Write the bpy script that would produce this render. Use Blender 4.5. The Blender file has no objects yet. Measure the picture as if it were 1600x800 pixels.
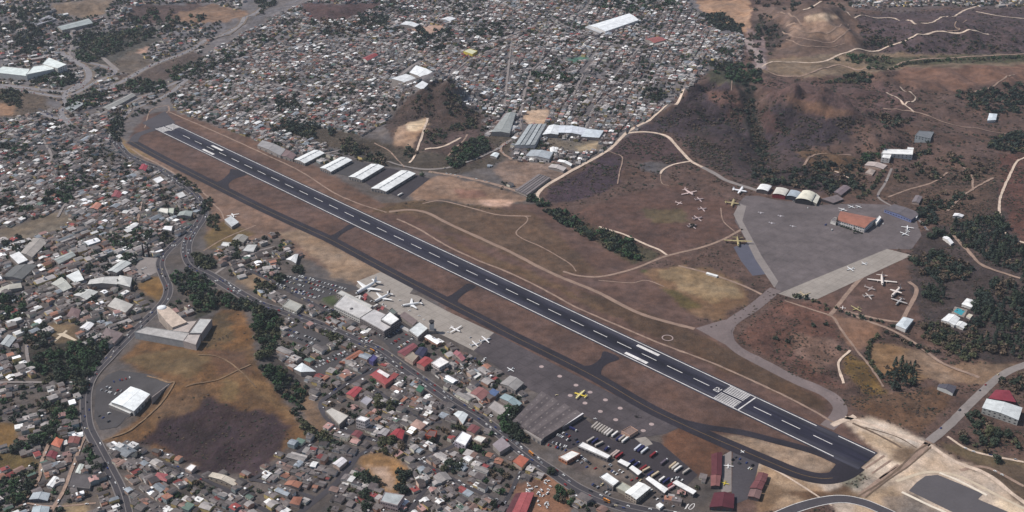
# Aerial view of a valley town and its airport
import bpy, math, random
import numpy as np
from mathutils import Vector, Matrix
from mathutils.geometry import delaunay_2d_cdt

random.seed(7)
RS = np.random.RandomState(11)
scn = bpy.context.scene
col = scn.collection

# ------------------------------------------------------------------ camera, sky, sun, exposure
CAMH, FPX = 950.0, 1793.0
PITCH = math.atan2(912.0, FPX)
cam = bpy.data.cameras.new('camera')
cam.sensor_width = 36.0
cam.lens = FPX / 1600.0 * 36.0
cam.clip_start, cam.clip_end = 1.0, 60000.0
cam_ob = bpy.data.objects.new('camera', cam)
cam_ob.location = (0, 0, CAMH)
cam_ob.rotation_euler = (math.pi / 2 - PITCH, 0, 0)
col.objects.link(cam_ob)
scn.camera = cam_ob

SUN_EL, SUN_AZ = math.radians(50), math.radians(-80)   # azimuth from +Y, clockwise: sun to the upper left
world = bpy.data.worlds.new('World')
scn.world = world
world.use_nodes = True
wn = world.node_tree
wn.nodes.clear()
w_out = wn.nodes.new('ShaderNodeOutputWorld')
w_bg = wn.nodes.new('ShaderNodeBackground')
w_sky = wn.nodes.new('ShaderNodeTexSky')
w_sky.sky_type = 'NISHITA'
w_sky.sun_disc = False
w_sky.sun_elevation = SUN_EL
w_sky.sun_rotation = SUN_AZ
w_sky.altitude = 1000
w_sky.air_density = 1.0
w_sky.dust_density = 2.5
w_bg.inputs['Strength'].default_value = 0.085
wn.links.new(w_sky.outputs[0], w_bg.inputs[0])
wn.links.new(w_bg.outputs[0], w_out.inputs[0])

sun = bpy.data.lights.new('sun', 'SUN')
sun.energy = 4.3
sun.angle = math.radians(0.6)
sun.color = (1.0, 0.945, 0.89)
sun_ob = bpy.data.objects.new('sun', sun)
sd = Vector((math.sin(SUN_AZ) * math.cos(SUN_EL), math.cos(SUN_AZ) * math.cos(SUN_EL), math.sin(SUN_EL)))
sun_ob.rotation_euler = sd.to_track_quat('Z', 'Y').to_euler()
sun_ob.location = (-800, 500, 2500)
col.objects.link(sun_ob)

vs = scn.view_settings
vs.view_transform = 'Standard'
vs.look = 'None'
vs.exposure = 0.0
vs.gamma = 1.0
vs.use_curve_mapping = False
scn.render.engine = 'CYCLES'
scn.cycles.max_bounces = 5
scn.cycles.diffuse_bounces = 2
scn.cycles.glossy_bounces = 2
scn.cycles.volume_bounces = 0
scn.cycles.use_adaptive_sampling = True

# ------------------------------------------------------------------ geometry of the view
SP, CP = math.sin(PITCH), math.cos(PITCH)


def proj(x, y, z):
    x, y, z = np.asarray(x, float), np.asarray(y, float), np.asarray(z, float) - CAMH
    d = np.maximum(y * CP - z * SP, 1.0)
    u = y * SP + z * CP
    return 800 + FPX * x / d, 400 - FPX * u / d


def ray(px, py):
    u = (np.asarray(px, float) - 800) / FPX
    v = (np.asarray(py, float) - 400) / FPX
    return u, CP - v * SP, -SP - v * CP


def plane_at(px, py, z=0.0):
    dx, dy, dz = ray(px, py)
    t = (z - CAMH) / np.minimum(dz, -0.02)
    return dx * t, dy * t


def vnoise(x, y, seed=0):
    xi, yi = np.floor(x).astype(np.int64), np.floor(y).astype(np.int64)
    fx, fy = x - xi, y - yi
    fx, fy = fx * fx * (3 - 2 * fx), fy * fy * (3 - 2 * fy)

    def h(a, b):
        n = (a * 374761393 + b * 668265263 + seed * 974711) & 0xffffffff
        n = ((n ^ (n >> 13)) * 1274126177) & 0xffffffff
        return ((n ^ (n >> 16)) & 0xffff) / 65535.0
    return (h(xi, yi) * (1 - fx) + h(xi + 1, yi) * fx) * (1 - fy) + (h(xi, yi + 1) * (1 - fx) + h(xi + 1, yi + 1) * fx) * fy


def fbm(x, y, scale, octv=4, seed=0):
    s, a, tot = 0.0, 1.0, 0.0
    for k in range(octv):
        s = s + a * vnoise(x / scale * 2 ** k, y / scale * 2 ** k, seed + k * 17)
        tot += a
        a *= 0.5
    return s / tot


# relief: (px, py, height m, radius x m, radius y m, turn deg, ruggedness m)
RELIEF = [
    (688, 158, 46, 150, 170, 0, 34), (640, 205, 10, 90, 80, 0, 3),
    (1105, 160, 38, 200, 200, 0, 46), (1245, 185, 46, 230, 190, 20, 42), (1180, 120, -14, 130, 240, 0, 12),
    (1163, 145, -26, 55, 130, -10, 6), (1170, 180, -34, 60, 130, 0, 8), (1184, 216, -30, 60, 120, 10, 8), (1194, 250, -18, 70, 90, 0, 6), (1120, 190, -14, 40, 90, 50, 6), (1235, 205, -16, 40, 110, -50, 6), (1262, 180, -12, 36, 120, -20, 6),
    (1090, 205, -8, 90, 60, 30, 8), (1130, 215, 16, 110, 90, 0, 24), (1300, 245, 8, 160, 100, 0, 26),
    (1270, 45, 52, 230, 330, 0, 22), (1210, 60, -14, 70, 260, 0, 10), (1345, 60, -22, 70, 260, 0, 10), (1440, 60, 26, 420, 200, 0, 18), (1520, 50, 18, 300, 200, 0, 16), (1440, 125, 10, 420, 160, 0, 22), (1340, 215, 20, 240, 160, 0, 22), (1420, 160, 10, 240, 160, 0, 20),
    (1500, 230, 10, 260, 200, 0, 8), (1575, 330, 12, 150, 200, 0, 6), (1700, 420, 16, 230, 240, 0, 5),
    (900, 345, -9, 130, 60, -40, 4), (990, 385, -6, 70, 50, -30, 3), (960, 265, 4, 120, 110, 0, 3),
    (1240, 545, -7, 120, 60, -20, 14), (1385, 610, -9, 120, 60, -20, 10), (1450, 545, -5, 120, 90, 0, 2),
    (320, 700, -14, 150, 85, -15, 12), (470, 610, -9, 70, 110, 30, 3), (345, 592, 15, 130, 130, 0, 10), (375, 520, 4, 60, 90, 0, 8), (250, 655, 3, 90, 40, 0, 6),
    (110, 15, 30, 420, 420, 0, 12), (420, 40, 22, 420, 240, 0, 12), (540, 12, 26, 260, 220, 0, 10),
    (90, 570, -9, 110, 90, 0, 2), (30, 730, -10, 110, 130, 0, 2), (600, 235, -8, 220, 90, -20, 6),
    (760, 240, -6, 120, 80, 0, 4), (870, 95, 10, 420, 300, 0, 3), (120, 350, 7, 260, 190, 0, 2),
    (1165, 60, -8, 90, 260, 0, 2), (1560, -60, 55, 700, 500, 0, 14), (800, -120, 50, 1200, 500, 0, 12),
    (100, -120, 70, 900, 500, 0, 14),
]
_rel = []
for (a, b, h, rx, ry, tn, rg) in RELIEF:
    cx, cy = plane_at(a, b)
    _rel.append((float(cx), float(cy), h, rx, ry, math.cos(math.radians(tn)), math.sin(math.radians(tn)), rg))


def H(x, y):
    x, y = np.asarray(x, float), np.asarray(y, float)
    z = np.zeros(np.broadcast(x, y).shape)
    rug = np.zeros_like(z)
    for (cx, cy, h, rx, ry, c, s, rg) in _rel:
        dx, dy = x - cx, y - cy
        u, v = (dx * c + dy * s) / rx, (-dx * s + dy * c) / ry
        w = np.clip(1 - u * u - v * v, 0, 1) ** 2
        z = z + h * w
        rug = np.maximum(rug, rg * np.sqrt(w))
    n = fbm(x, y, 95.0, 4, 5)
    n2 = 1 - np.abs(2 * fbm(x, y, 150.0, 3, 9) - 1)
    return z + rug * ((n - 0.5) * 1.9 + (n2 - 0.75) * 2.3)


def at(px, py, dz=0.0):
    """Where the sight line through a photo pixel meets the ground (raised by dz)."""
    z = 0.0
    x, y = plane_at(px, py, dz)
    for _ in range(14):
        zn = H(x, y) + dz
        z = z + 0.6 * (zn - z)
        x, y = plane_at(px, py, z)
    return np.stack([np.asarray(x), np.asarray(y), H(x, y) + dz], -1)


def inpoly(px, py, poly):
    px, py = np.asarray(px), np.asarray(py)
    r = np.zeros(px.shape, bool)
    xs, ys = zip(*poly)
    box = (px >= min(xs)) & (px <= max(xs)) & (py >= min(ys)) & (py <= max(ys))
    if not box.any():
        return r
    bx, by = px[box], py[box]
    c = np.zeros(bx.shape, bool)
    n = len(poly)
    for i in range(n):
        x1, y1 = poly[i]
        x2, y2 = poly[(i + 1) % n]
        if y1 == y2:
            continue
        k = (by > y1) != (by > y2)
        c ^= k & (bx < (x2 - x1) * (by - y1) / (y2 - y1) + x1)
    r[box] = c
    return r


def lin(c):
    c = np.asarray(c, float) / 255.0
    return np.where(c <= 0.04045, c / 12.92, ((c + 0.055) / 1.055) ** 2.4)


# ------------------------------------------------------------------ materials
MATS = {}


def nt(name):
    m = bpy.data.materials.new(name)
    m.use_nodes = True
    t = m.node_tree
    b = t.nodes['Principled BSDF']
    b.inputs['Specular IOR Level'].default_value = 0.25
    return m, t, b


def N(t, kind, **kw):
    n = t.nodes.new(kind)
    for k, v in kw.items():
        setattr(n, k, v)
    return n


def noise_of(t, scale, detail=3.0, vec=None, rough=0.6):
    g = N(t, 'ShaderNodeNewGeometry')
    n = N(t, 'ShaderNodeTexNoise')
    n.inputs['Scale'].default_value = scale
    n.inputs['Detail'].default_value = detail
    n.inputs['Roughness'].default_value = rough
    t.links.new(vec if vec is not None else g.outputs['Position'], n.inputs['Vector'])
    return n.outputs['Fac']


def ramp_mul(t, fac, lo, hi, p0=0.3, p1=0.7):
    r = N(t, 'ShaderNodeMapRange')
    r.inputs['From Min'].default_value = p0
    r.inputs['From Max'].default_value = p1
    r.inputs['To Min'].default_value = lo
    r.inputs['To Max'].default_value = hi
    t.links.new(fac, r.inputs['Value'])
    return r.outputs[0]


def mul_col(t, a, fac):
    m = N(t, 'ShaderNodeMix', data_type='RGBA', blend_type='MULTIPLY')
    m.inputs['Factor'].default_value = 1.0
    t.links.new(a, m.inputs[6])
    t.links.new(fac, m.inputs[7])
    return m.outputs[2]


def paint(name, rgb, rough=0.75, amp=0.22, scale=0.12, fine=0.9, metal=0.0):
    """A weathered surface colour: broad stains and fine grain in world space."""
    key = (name,)
    if key in MATS:
        return MATS[key]
    m, t, b = nt(name)
    c = N(t, 'ShaderNodeRGB')
    c.outputs[0].default_value = (*lin(rgb), 1)
    f1 = ramp_mul(t, noise_of(t, scale, 3), 1 - amp, 1 + amp)
    f2 = ramp_mul(t, noise_of(t, fine, 2), 1 - amp * 0.7, 1 + amp * 0.7)
    mm = N(t, 'ShaderNodeMath', operation='MULTIPLY')
    t.links.new(f1, mm.inputs[0])
    t.links.new(f2, mm.inputs[1])
    t.links.new(mul_col(t, c.outputs[0], mm.outputs[0]), b.inputs['Base Color'])
    b.inputs['Roughness'].default_value = rough
    b.inputs['Metallic'].default_value = metal
    MATS[key] = m
    return m


def attr_mat(name, attr='paint', amp=0.2, scale=0.25, fine=1.2):
    m, t, b = nt(name)
    a = N(t, 'ShaderNodeAttribute', attribute_name=attr)
    f1 = ramp_mul(t, noise_of(t, scale, 3), 1 - amp, 1 + amp)
    f2 = ramp_mul(t, noise_of(t, fine, 2), 1 - amp, 1 + amp)
    mm = N(t, 'ShaderNodeMath', operation='MULTIPLY')
    t.links.new(f1, mm.inputs[0])
    t.links.new(f2, mm.inputs[1])
    t.links.new(mul_col(t, a.outputs['Color'], mm.outputs[0]), b.inputs['Base Color'])
    b.inputs['Roughness'].default_value = 0.8
    return m


# ------------------------------------------------------------------ object helpers
def tag(o, label=None, cat=None, group=None, kind=None):
    if label:
        o['label'] = label
    if cat:
        o['category'] = cat
    if group:
        o['group'] = group
    if kind:
        o['kind'] = kind
    return o


def empty(name, loc, rz=0.0):
    o = bpy.data.objects.new(name, None)
    o.empty_display_size = 1.0
    o.location = loc
    o.rotation_euler = (0, 0, rz)
    col.objects.link(o)
    return o


def link(name, me, parent=None, mat=None):
    o = bpy.data.objects.new(name, me)
    col.objects.link(o)
    if parent is not None:
        o.parent = parent
    if mat is not None and not me.materials:
        me.materials.append(mat)
    return o


def mesh(name, v, f, mats=(), mi=None, smooth=False):
    me = bpy.data.meshes.new(name)
    me.from_pydata([tuple(map(float, p)) for p in v], [], [tuple(map(int, q)) for q in f])
    for m in mats:
        me.materials.append(m)
    if mi is not None:
        me.polygons.foreach_set('material_index', np.asarray(mi, np.int32))
    if smooth:
        me.polygons.foreach_set('use_smooth', np.ones(len(me.polygons), bool))
    me.update()
    return me


def copy_tree(o, parent=None):
    c = o.copy()
    col.objects.link(c)
    c.parent = parent
    for ch in o.children:
        copy_tree(ch, c)
    return c


def resample(pts, step):
    """Catmull-Rom through 2-D points, resampled every `step` metres."""
    P = np.asarray(pts, float)
    if len(P) > 2:
        Q = np.vstack([2 * P[0] - P[1], P, 2 * P[-1] - P[-2]])
        out = []
        for i in range(1, len(Q) - 2):
            n = max(2, int(np.linalg.norm(Q[i + 1] - Q[i]) / step) + 1)
            t = np.linspace(0, 1, n, endpoint=False)[:, None]
            out.append(0.5 * (2 * Q[i] + (Q[i + 1] - Q[i - 1]) * t + (2 * Q[i - 1] - 5 * Q[i] + 4 * Q[i + 1] - Q[i + 2]) * t ** 2
                              + (3 * Q[i] - Q[i - 1] - 3 * Q[i + 1] + Q[i + 2]) * t ** 3))
        P = np.vstack([*out, P[-1:]])
    L = np.r_[0, np.cumsum(np.linalg.norm(np.diff(P, axis=0), axis=1))]
    s = np.linspace(0, L[-1], max(2, int(L[-1] / step) + 1))
    return np.stack([np.interp(s, L, P[:, 0]), np.interp(s, L, P[:, 1])], 1)


def px_line(pts, step=6.0):
    p = np.asarray(pts, float)
    return resample(at(p[:, 0], p[:, 1])[:, :2], step)


def normals(P):
    d = np.gradient(P, axis=0)
    d /= np.maximum(np.linalg.norm(d, axis=1, keepdims=True), 1e-6)
    return np.stack([-d[:, 1], d[:, 0]], 1), d


def strip(name, P, w, z, mat, parent=None, off=0.0, rag=0.0, kind='structure', w1=None):
    """A ribbon draped over the ground along world points P."""
    P = np.asarray(P, float)
    n, _ = normals(P)
    k = max(2, int(math.ceil(w / 7.0)) + 1)
    ww = np.linspace(w, w if w1 is None else w1, len(P))
    if rag:
        ww = ww * (1 + rag * (fbm(P[:, 0], P[:, 1], 9, 3, 3) - 0.5) * 2)
        P = P + n * (rag * w * (fbm(P[:, 0] + 500, P[:, 1], 22, 3, 8) - 0.5))[:, None]
    v, f = [], []
    for j, s in enumerate(np.linspace(-0.5, 0.5, k)):
        q = P + n * (off + s * ww)[:, None]
        hq = H(q[:, 0], q[:, 1])
        v.append(np.c_[q, hq + z + 1.0 * np.clip(np.abs(hq) * 4, 0, 1)])
    v = np.stack(v, 1).reshape(-1, 3)
    for i in range(len(P) - 1):
        for j in range(k - 1):
            a = i * k + j
            f.append((a, a + k, a + k + 1, a + 1)[::-1])
    o = link(name, mesh(name, v, f), parent, mat)
    if kind and parent is None:
        o['kind'] = kind
    return o


def sheet(name, pix, z, mat, cell=9.0, parent=None, kind='structure', world=False, curve=False):
    """A draped polygon given by photo pixels (or world points)."""
    p = np.asarray(pix, float)
    W = p if world else at(p[:, 0], p[:, 1])[:, :2]
    if curve:
        W = resample(np.vstack([W, W[:1]]), 5.0)[:-1]
    poly = [tuple(q) for q in W]
    x0, y0 = W.min(0)
    x1, y1 = W.max(0)
    cell = max(cell, math.sqrt((x1 - x0) * (y1 - y0) / 5000.0))
    gx, gy = np.meshgrid(np.arange(x0 + cell / 2, x1, cell), np.arange(y0 + cell / 2, y1, cell))
    gx, gy = gx.ravel(), gy.ravel()
    k = inpoly(gx, gy, poly)
    pts = [Vector(q) for q in poly] + [Vector((a, b)) for a, b in zip(gx[k], gy[k])]
    n = len(poly)
    r = delaunay_2d_cdt(pts, [(i, (i + 1) % n) for i in range(n)], [list(range(n))], 1, 0.001)
    v = np.array([tuple(q) for q in r[0]])
    hq = H(v[:, 0], v[:, 1])
    v = np.c_[v, hq + z + .35 * np.clip(np.abs(hq) * 4, 0, 1)]
    f = []
    for q in r[2]:
        a, b, c = (v[i] for i in q[:3])
        f.append(tuple(q) if (b[0] - a[0]) * (c[1] - a[1]) - (b[1] - a[1]) * (c[0] - a[0]) > 0 else tuple(q)[::-1])
    o = link(name, mesh(name, v, f), parent, mat)
    if kind and parent is None:
        o['kind'] = kind
    return o
# ------------------------------------------------------------------ land cover (ground colours; quarry cut also holds painted sunlight), polygons in photo pixels
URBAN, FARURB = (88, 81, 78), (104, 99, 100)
COVER = [  # polygon, colour, raggedness px, shrub speckle 0..1, builds allowed
    # --- wild east side
    ([(838, 322), (846, 290), (905, 261), (960, 233), (1048, 162), (1112, 108), (1160, 96), (1165, 60), (1112, 22), (1085, 0), (1085, -300), (1900, -300), (1900, 900), (1200, 900), (1000, 500)], (100, 81, 73), 2, 0.55, 0),
    ([(1330, -40), (1900, -60), (1900, 16), (1560, 18), (1480, 10), (1400, 22), (1330, 12)], (104, 94, 92), 3, 0.6, 1),
    ([(1085, 0), (1172, 0), (1175, 50), (1160, 50), (1130, 35), (1100, 20)], (168, 138, 114), 3, 0.1, 0),
    ([(1180, 10), (1330, 5), (1350, 60), (1345, 85), (1290, 92), (1200, 95), (1180, 60)], (112, 94, 84), 4, 0.3, 0),
    ([(1335, 22), (1600, 12), (1800, 12), (1800, 80), (1500, 86), (1370, 84), (1350, 60)], (90, 76, 78), 4, 0.8, 0),
    ([(1200, 92), (1350, 80), (1500, 86), (1800, 82), (1800, 100), (1500, 104), (1370, 112), (1250, 122), (1190, 112)], (128, 112, 94), 3, 0.35, 0),
    ([(1350, 92), (1450, 88), (1800, 80), (1800, 94), (1450, 100), (1360, 106)], (88, 88, 66), 3, 0.9, 0),
    ([(1410, 106), (1800, 96), (1800, 130), (1560, 128), (1500, 142), (1430, 140), (1395, 122)], (116, 90, 77), 4, 0.2, 0),
    ([(1185, 125), (1390, 130), (1440, 175), (1420, 200), (1300, 190), (1200, 160)], (98, 78, 74), 5, 0.65, 0),
    ([(1040, 172), (1100, 128), (1140, 132), (1180, 170), (1290, 165), (1330, 185), (1330, 215), (1240, 240), (1180, 255), (1095, 250), (1050, 210), (1000, 203)], (68, 58, 63), 9, 0.85, 0),
    ([(1150, 150), (1210, 178), (1240, 215), (1190, 200), (1130, 185)], (88, 66, 62), 5, 0.8, 0),
    ([(1100, 112), (1150, 108), (1185, 130), (1150, 132), (1110, 128)], (78, 78, 62), 4, 0.8, 0),
    ([(1158, 120), (1176, 140), (1182, 185), (1200, 225), (1205, 262), (1185, 262), (1180, 225), (1166, 190), (1160, 150)], (60, 56, 52), 4, 0.9, 0),
    ([(1060, 205), (1090, 200), (1180, 232), (1176, 240), (1100, 225)], (66, 56, 58), 5, 0.8, 0),
    ([(1225, 150), (1300, 160), (1335, 180), (1290, 185), (1235, 170)], (118, 92, 76), 6, 0.4, 0),
    ([(1100, 140), (1150, 140), (1160, 165), (1120, 160)], (104, 80, 72), 6, 0.5, 0),
    ([(1230, 35), (1300, 30), (1330, 55), (1300, 62), (1235, 55)], (140, 118, 102), 4, 0.2, 0),
    ([(1255, 24), (1290, 20), (1312, 26), (1290, 32), (1262, 32)], (190, 168, 144), 2, 0.1, 0),
    ([(1180, 30), (1215, 30), (1235, 60), (1200, 80), (1182, 60)], (84, 72, 68), 5, 0.8, 0),
    ([(985, 207), (1030, 209), (1047, 217), (1075, 250), (1040, 262), (1020, 250), (960, 245), (950, 240)], (84, 66, 66), 4, 0.7, 0),
    ([(948, 240), (972, 245), (968, 285), (940, 300), (880, 318), (856, 312), (860, 295), (905, 268)], (74, 60, 68), 4, 0.8, 0),
    ([(1060, 215), (1150, 215), (1300, 245), (1330, 280), (1280, 300), (1180, 285), (1110, 262)], (76, 64, 65), 6, 0.85, 0),
    ([(1240, 235), (1300, 238), (1345, 252), (1330, 275), (1270, 265)], (112, 90, 70), 4, 0.5, 0),
    ([(1000, 255), (1028, 252), (1050, 256), (1030, 272), (1005, 268)], (92, 88, 88), 2, 0.6, 0),
    ([(985, 300), (1060, 290), (1160, 320), (1160, 360), (1050, 398), (1000, 385), (940, 355), (900, 330)], (100, 78, 70), 4, 0.35, 0),
    ([(1000, 325), (1060, 325), (1075, 345), (1020, 352)], (98, 86, 66), 6, 0.3, 0),
    ([(840, 318), (935, 358), (1030, 395), (1025, 405), (985, 412), (930, 385), (860, 345)], (82, 76, 58), 3, 0.7, 0),
    ([(975, 428), (1020, 415), (1060, 420), (1110, 420), (1160, 445), (1170, 470), (1120, 500), (1075, 492), (1010, 450)], (122, 98, 76), 5, 0.25, 0),
    ([(978, 420), (1012, 420), (1012, 442), (985, 448)], (80, 84, 52), 4, 0.3, 0),
    ([(1030, 418), (1070, 416), (1140, 440), (1155, 462), (1110, 470), (1060, 455)], (146, 126, 98), 7, 0.2, 0),
    ([(1040, 450), (1070, 462), (1100, 480), (1075, 485), (1045, 470)], (96, 86, 56), 5, 0.3, 0),
    ([(1260, 470), (1420, 404), (1460, 430), (1480, 480), (1430, 505), (1330, 490)], (100, 80, 72), 3, 0.3, 0),
    ([(1215, 470), (1300, 480), (1310, 530), (1290, 575), (1320, 610), (1250, 590), (1150, 530), (1190, 490)], (106, 78, 68), 4, 0.5, 0),
    ([(1240, 520), (1300, 528), (1310, 560), (1280, 580), (1235, 550)], (128, 104, 92), 6, 0.5, 0),
    ([(1300, 490), (1370, 505), (1380, 525), (1345, 545), (1320, 540)], (134, 106, 88), 3, 0.2, 0),
    ([(1365, 535), (1420, 545), (1480, 575), (1430, 600), (1370, 580), (1358, 560)], (140, 114, 86), 3, 0.2, 0),
    ([(1320, 550), (1360, 570), (1390, 620), (1350, 615), (1315, 580)], (114, 92, 56), 4, 0.6, 0),
    ([(1430, 545), (1480, 570), (1600, 568), (1545, 600), (1470, 600), (1400, 560)], (138, 116, 96), 4, 0.3, 0),
    ([(1330, 620), (1480, 605), (1490, 625), (1440, 680), (1380, 655), (1330, 640)], (108, 84, 66), 4, 0.6, 0),
    ([(1440, 360), (1560, 330), (1900, 320), (1900, 560), (1540, 565), (1480, 540), (1440, 500), (1420, 420)], (78, 68, 66), 5, 0.9, 0),
    ([(1560, 240), (1900, 240), (1900, 380), (1600, 385), (1575, 350), (1565, 300)], (98, 70, 62), 4, 0.7, 0),
    ([(1320, 300), (1440, 260), (1560, 250), (1560, 330), (1480, 355), (1400, 320)], (98, 80, 70), 5, 0.7, 0),
    # --- airfield
    ([(196, 222), (228, 180), (268, 172), (330, 200), (470, 258), (560, 308), (620, 330), (700, 320), (840, 318), (1000, 420), (1090, 500), (1330, 640), (1320, 660), (1370, 706), (1300, 765), (1180, 730), (1060, 668), (935, 608), (745, 520), (640, 440), (520, 380), (330, 300)], (98, 78, 70), 1.5, 0.12, 0),
    ([(270, 172), (470, 245), (600, 322), (600, 345), (520, 312), (400, 245), (300, 200)], (108, 86, 74), 3, 0.1, 0),
    ([(590, 318), (700, 318), (830, 330), (880, 372), (940, 432), (860, 428), (740, 375), (650, 342)], (96, 78, 64), 3, 0.3, 0),
    ([(640, 342), (720, 380), (860, 440), (1000, 505), (1090, 545), (1200, 600), (1120, 568), (900, 470), (760, 410)], (104, 84, 66), 5, 0.3, 0),
    ([(880, 440), (1090, 520), (1290, 625), (1290, 650), (1180, 598), (1000, 520)], (90, 72, 58), 5, 0.4, 0),
    ([(196, 222), (240, 238), (420, 330), (560, 402), (650, 442), (560, 446), (470, 400), (430, 365), (345, 390), (320, 375), (330, 330), (270, 275), (215, 240)], (124, 102, 88), 2, 0.1, 0),
    ([(435, 365), (470, 355), (560, 405), (650, 442), (590, 430), (555, 442), (520, 432), (500, 405)], (146, 126, 106), 3, 0.08, 0),
    ([(186, 215), (205, 232), (250, 252), (225, 245), (195, 238)], (146, 122, 84), 2, 0.2, 0),
    ([(318, 370), (350, 345), (400, 365), (345, 388), (325, 390)], (116, 98, 66), 3, 0.4, 0),
    ([(1060, 672), (1190, 686), (1280, 706), (1308, 722), (1300, 736), (1268, 739), (1200, 717), (1125, 684)], (160, 140, 120), 2, 0.25, 0),
    ([(1060, 668), (1130, 690), (1128, 715), (1112, 745), (1080, 740), (1030, 695), (1035, 680)], (100, 72, 56), 2, 0.3, 0),
    # --- pale works by the runway end
    ([(1316, 655), (1360, 652), (1400, 665), (1452, 692), (1500, 722), (1560, 742), (1640, 800), (1640, 900), (1330, 900), (1300, 775), (1215, 758), (1150, 722), (1200, 720), (1290, 756), (1345, 735), (1370, 706)], (196, 180, 162), 3, 0.1, 0),
    ([(1330, 665), (1400, 690), (1440, 705), (1410, 730), (1375, 705)], (172, 152, 128), 3, 0.2, 0),
    ([(1200, 722), (1300, 770), (1270, 790), (1190, 800), (1180, 740)], (170, 146, 120), 3, 0.25, 0),
    ([(1225, 770), (1300, 765), (1340, 745), (1330, 770), (1270, 785)], (110, 86, 66), 3, 0.4, 0),
    ([(1400, 700), (1435, 700), (1420, 725), (1395, 718)], (116, 98, 80), 2, 0.3, 0),
    ([(1470, 690), (1600, 720), (1600, 745), (1545, 735), (1480, 705)], (110, 96, 74), 3, 0.4, 0),
    ([(1510, 730), (1560, 752), (1600, 790), (1650, 820), (1650, 740), (1580, 725)], (98, 84, 70), 3, 0.4, 0),
    ([(1330, 770), (1390, 755), (1430, 800), (1400, 830), (1330, 800)], (176, 156, 132), 4, 0.2, 0),
    ([(1345, 652), (1362, 655), (1442, 690), (1428, 697), (1350, 664)], (216, 202, 184), 1.5, 0.05, 0),
    ([(1343, 735), (1374, 711), (1412, 728), (1386, 756)], (206, 190, 170), 1.0, 0.05, 0),
    ([(1320, 742), (1345, 738), (1358, 748), (1340, 762), (1318, 756)], (150, 146, 128), 4, 0.5, 0),
    ([(1405, 745), (1440, 728), (1455, 736), (1418, 758)], (186, 170, 150), 3, 0.1, 0),
    ([(1540, 775), (1600, 792), (1640, 830), (1600, 830)], (206, 190, 166), 3, 0.1, 0),
    ([(1365, 780), (1415, 765), (1470, 800), (1440, 840), (1380, 830)], (140, 128, 116), 9, 0.3, 0),
    ([(1300, 770), (1335, 768), (1345, 778), (1310, 782)], (124, 102, 80), 4, 0.4, 0),
    # --- mall field and its burnt corner
    ([(185, 562), (222, 532), (300, 535), (345, 482), (380, 486), (398, 525), (400, 570), (425, 600), (462, 652), (482, 680), (450, 700), (400, 742), (330, 737), (212, 692), (160, 690), (200, 668), (268, 600)], (118, 91, 64), 2, 0.45, 0),
    ([(190, 560), (300, 545), (330, 560), (300, 590), (240, 580)], (112, 94, 68), 6, 0.3, 0),
    ([(330, 500), (380, 490), (395, 540), (350, 545)], (122, 91, 60), 6, 0.5, 0),
    ([(318, 545), (380, 548), (395, 580), (340, 590)], (106, 80, 62), 6, 0.4, 0),
    ([(380, 580), (420, 600), (465, 660), (430, 640), (395, 610)], (130, 104, 74), 4, 0.4, 0),
    ([(212, 688), (250, 655), (285, 640), (340, 628), (395, 640), (462, 670), (440, 700), (398, 742), (330, 737), (265, 710)], (66, 53, 56), 14, 0.6, 0),
    # --- fields, lots and bare earth in town
    ([(345, 485), (365, 488), (360, 530), (335, 545), (300, 540), (320, 520)], (96, 80, 58), 8, 0.6, 0),
    ([(235, 635), (300, 600), (330, 615), (290, 640), (250, 655)], (106, 84, 64), 7, 0.5, 0),
    ([(350, 590), (375, 600), (372, 625), (345, 628)], (120, 100, 70), 7, 0.3, 0),
    ([(560, 715), (590, 706), (625, 718), (640, 735), (632, 762), (610, 772), (590, 765), (565, 738)], (150, 118, 82), 2, 0.3, 0),
    ([(575, 728), (605, 728), (622, 750), (612, 768), (595, 755)], (184, 160, 140), 3, 0.05, 0),
    ([(213, 445), (235, 432), (258, 432), (262, 455), (250, 472), (228, 462)], (124, 98, 62), 1.5, 0.3, 0),
    ([(820, 172), (857, 171), (858, 188), (852, 194), (820, 194)], (190, 166, 142), 2, 0.05, 0),
    ([(640, 45), (690, 38), (697, 48), (650, 56)], (180, 152, 134), 2, 0.05, 0),
    ([(195, 72), (234, 66), (231, 82), (205, 88)], (166, 138, 122), 1.5, 0.05, 0),
    ([(885, 92), (915, 88), (920, 94), (890, 99)], (78, 112, 96), 1, 0.0, 0),
    ([(600, 195), (640, 150), (668, 130), (700, 128), (715, 160), (760, 180), (752, 200), (700, 245), (620, 235)], (84, 70, 64), 4, 0.9, 0),
    ([(612, 225), (622, 200), (640, 190), (662, 185), (668, 198), (655, 215), (640, 232)], (168, 142, 120), 4, 0.1, 0),
    ([(632, 194), (660, 187), (668, 195), (650, 206), (636, 204)], (226, 204, 172), 3, 0.0, 0),  # pale quarry rock, with a sunlit patch painted into its colour
    ([(440, 190), (540, 205), (620, 230), (700, 240), (800, 200), (800, 250), (700, 275), (600, 255), (520, 232), (450, 210)], (86, 78, 68), 4, 0.8, 0),
    ([(690, 215), (750, 200), (780, 240), (710, 262)], (92, 76, 72), 5, 0.8, 0),
    ([(650, 285), (700, 275), (800, 300), (830, 312), (770, 325), (700, 312), (640, 312)], (146, 122, 104), 4, 0.2, 0),
    ([(710, 295), (755, 298), (760, 308), (715, 310)], (138, 108, 95), 3, 0.1, 0),
    ([(745, 312), (800, 312), (800, 322), (760, 322)], (200, 168, 148), 3, 0.1, 0),
    ([(580, 330), (650, 312), (760, 322), (800, 330), (700, 322), (620, 336)], (96, 78, 58), 3, 0.5, 0),
    ([(790, 250), (840, 255), (900, 262), (850, 290), (830, 305), (790, 285), (770, 265)], (132, 114, 102), 3, 0.3, 0),
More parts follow.
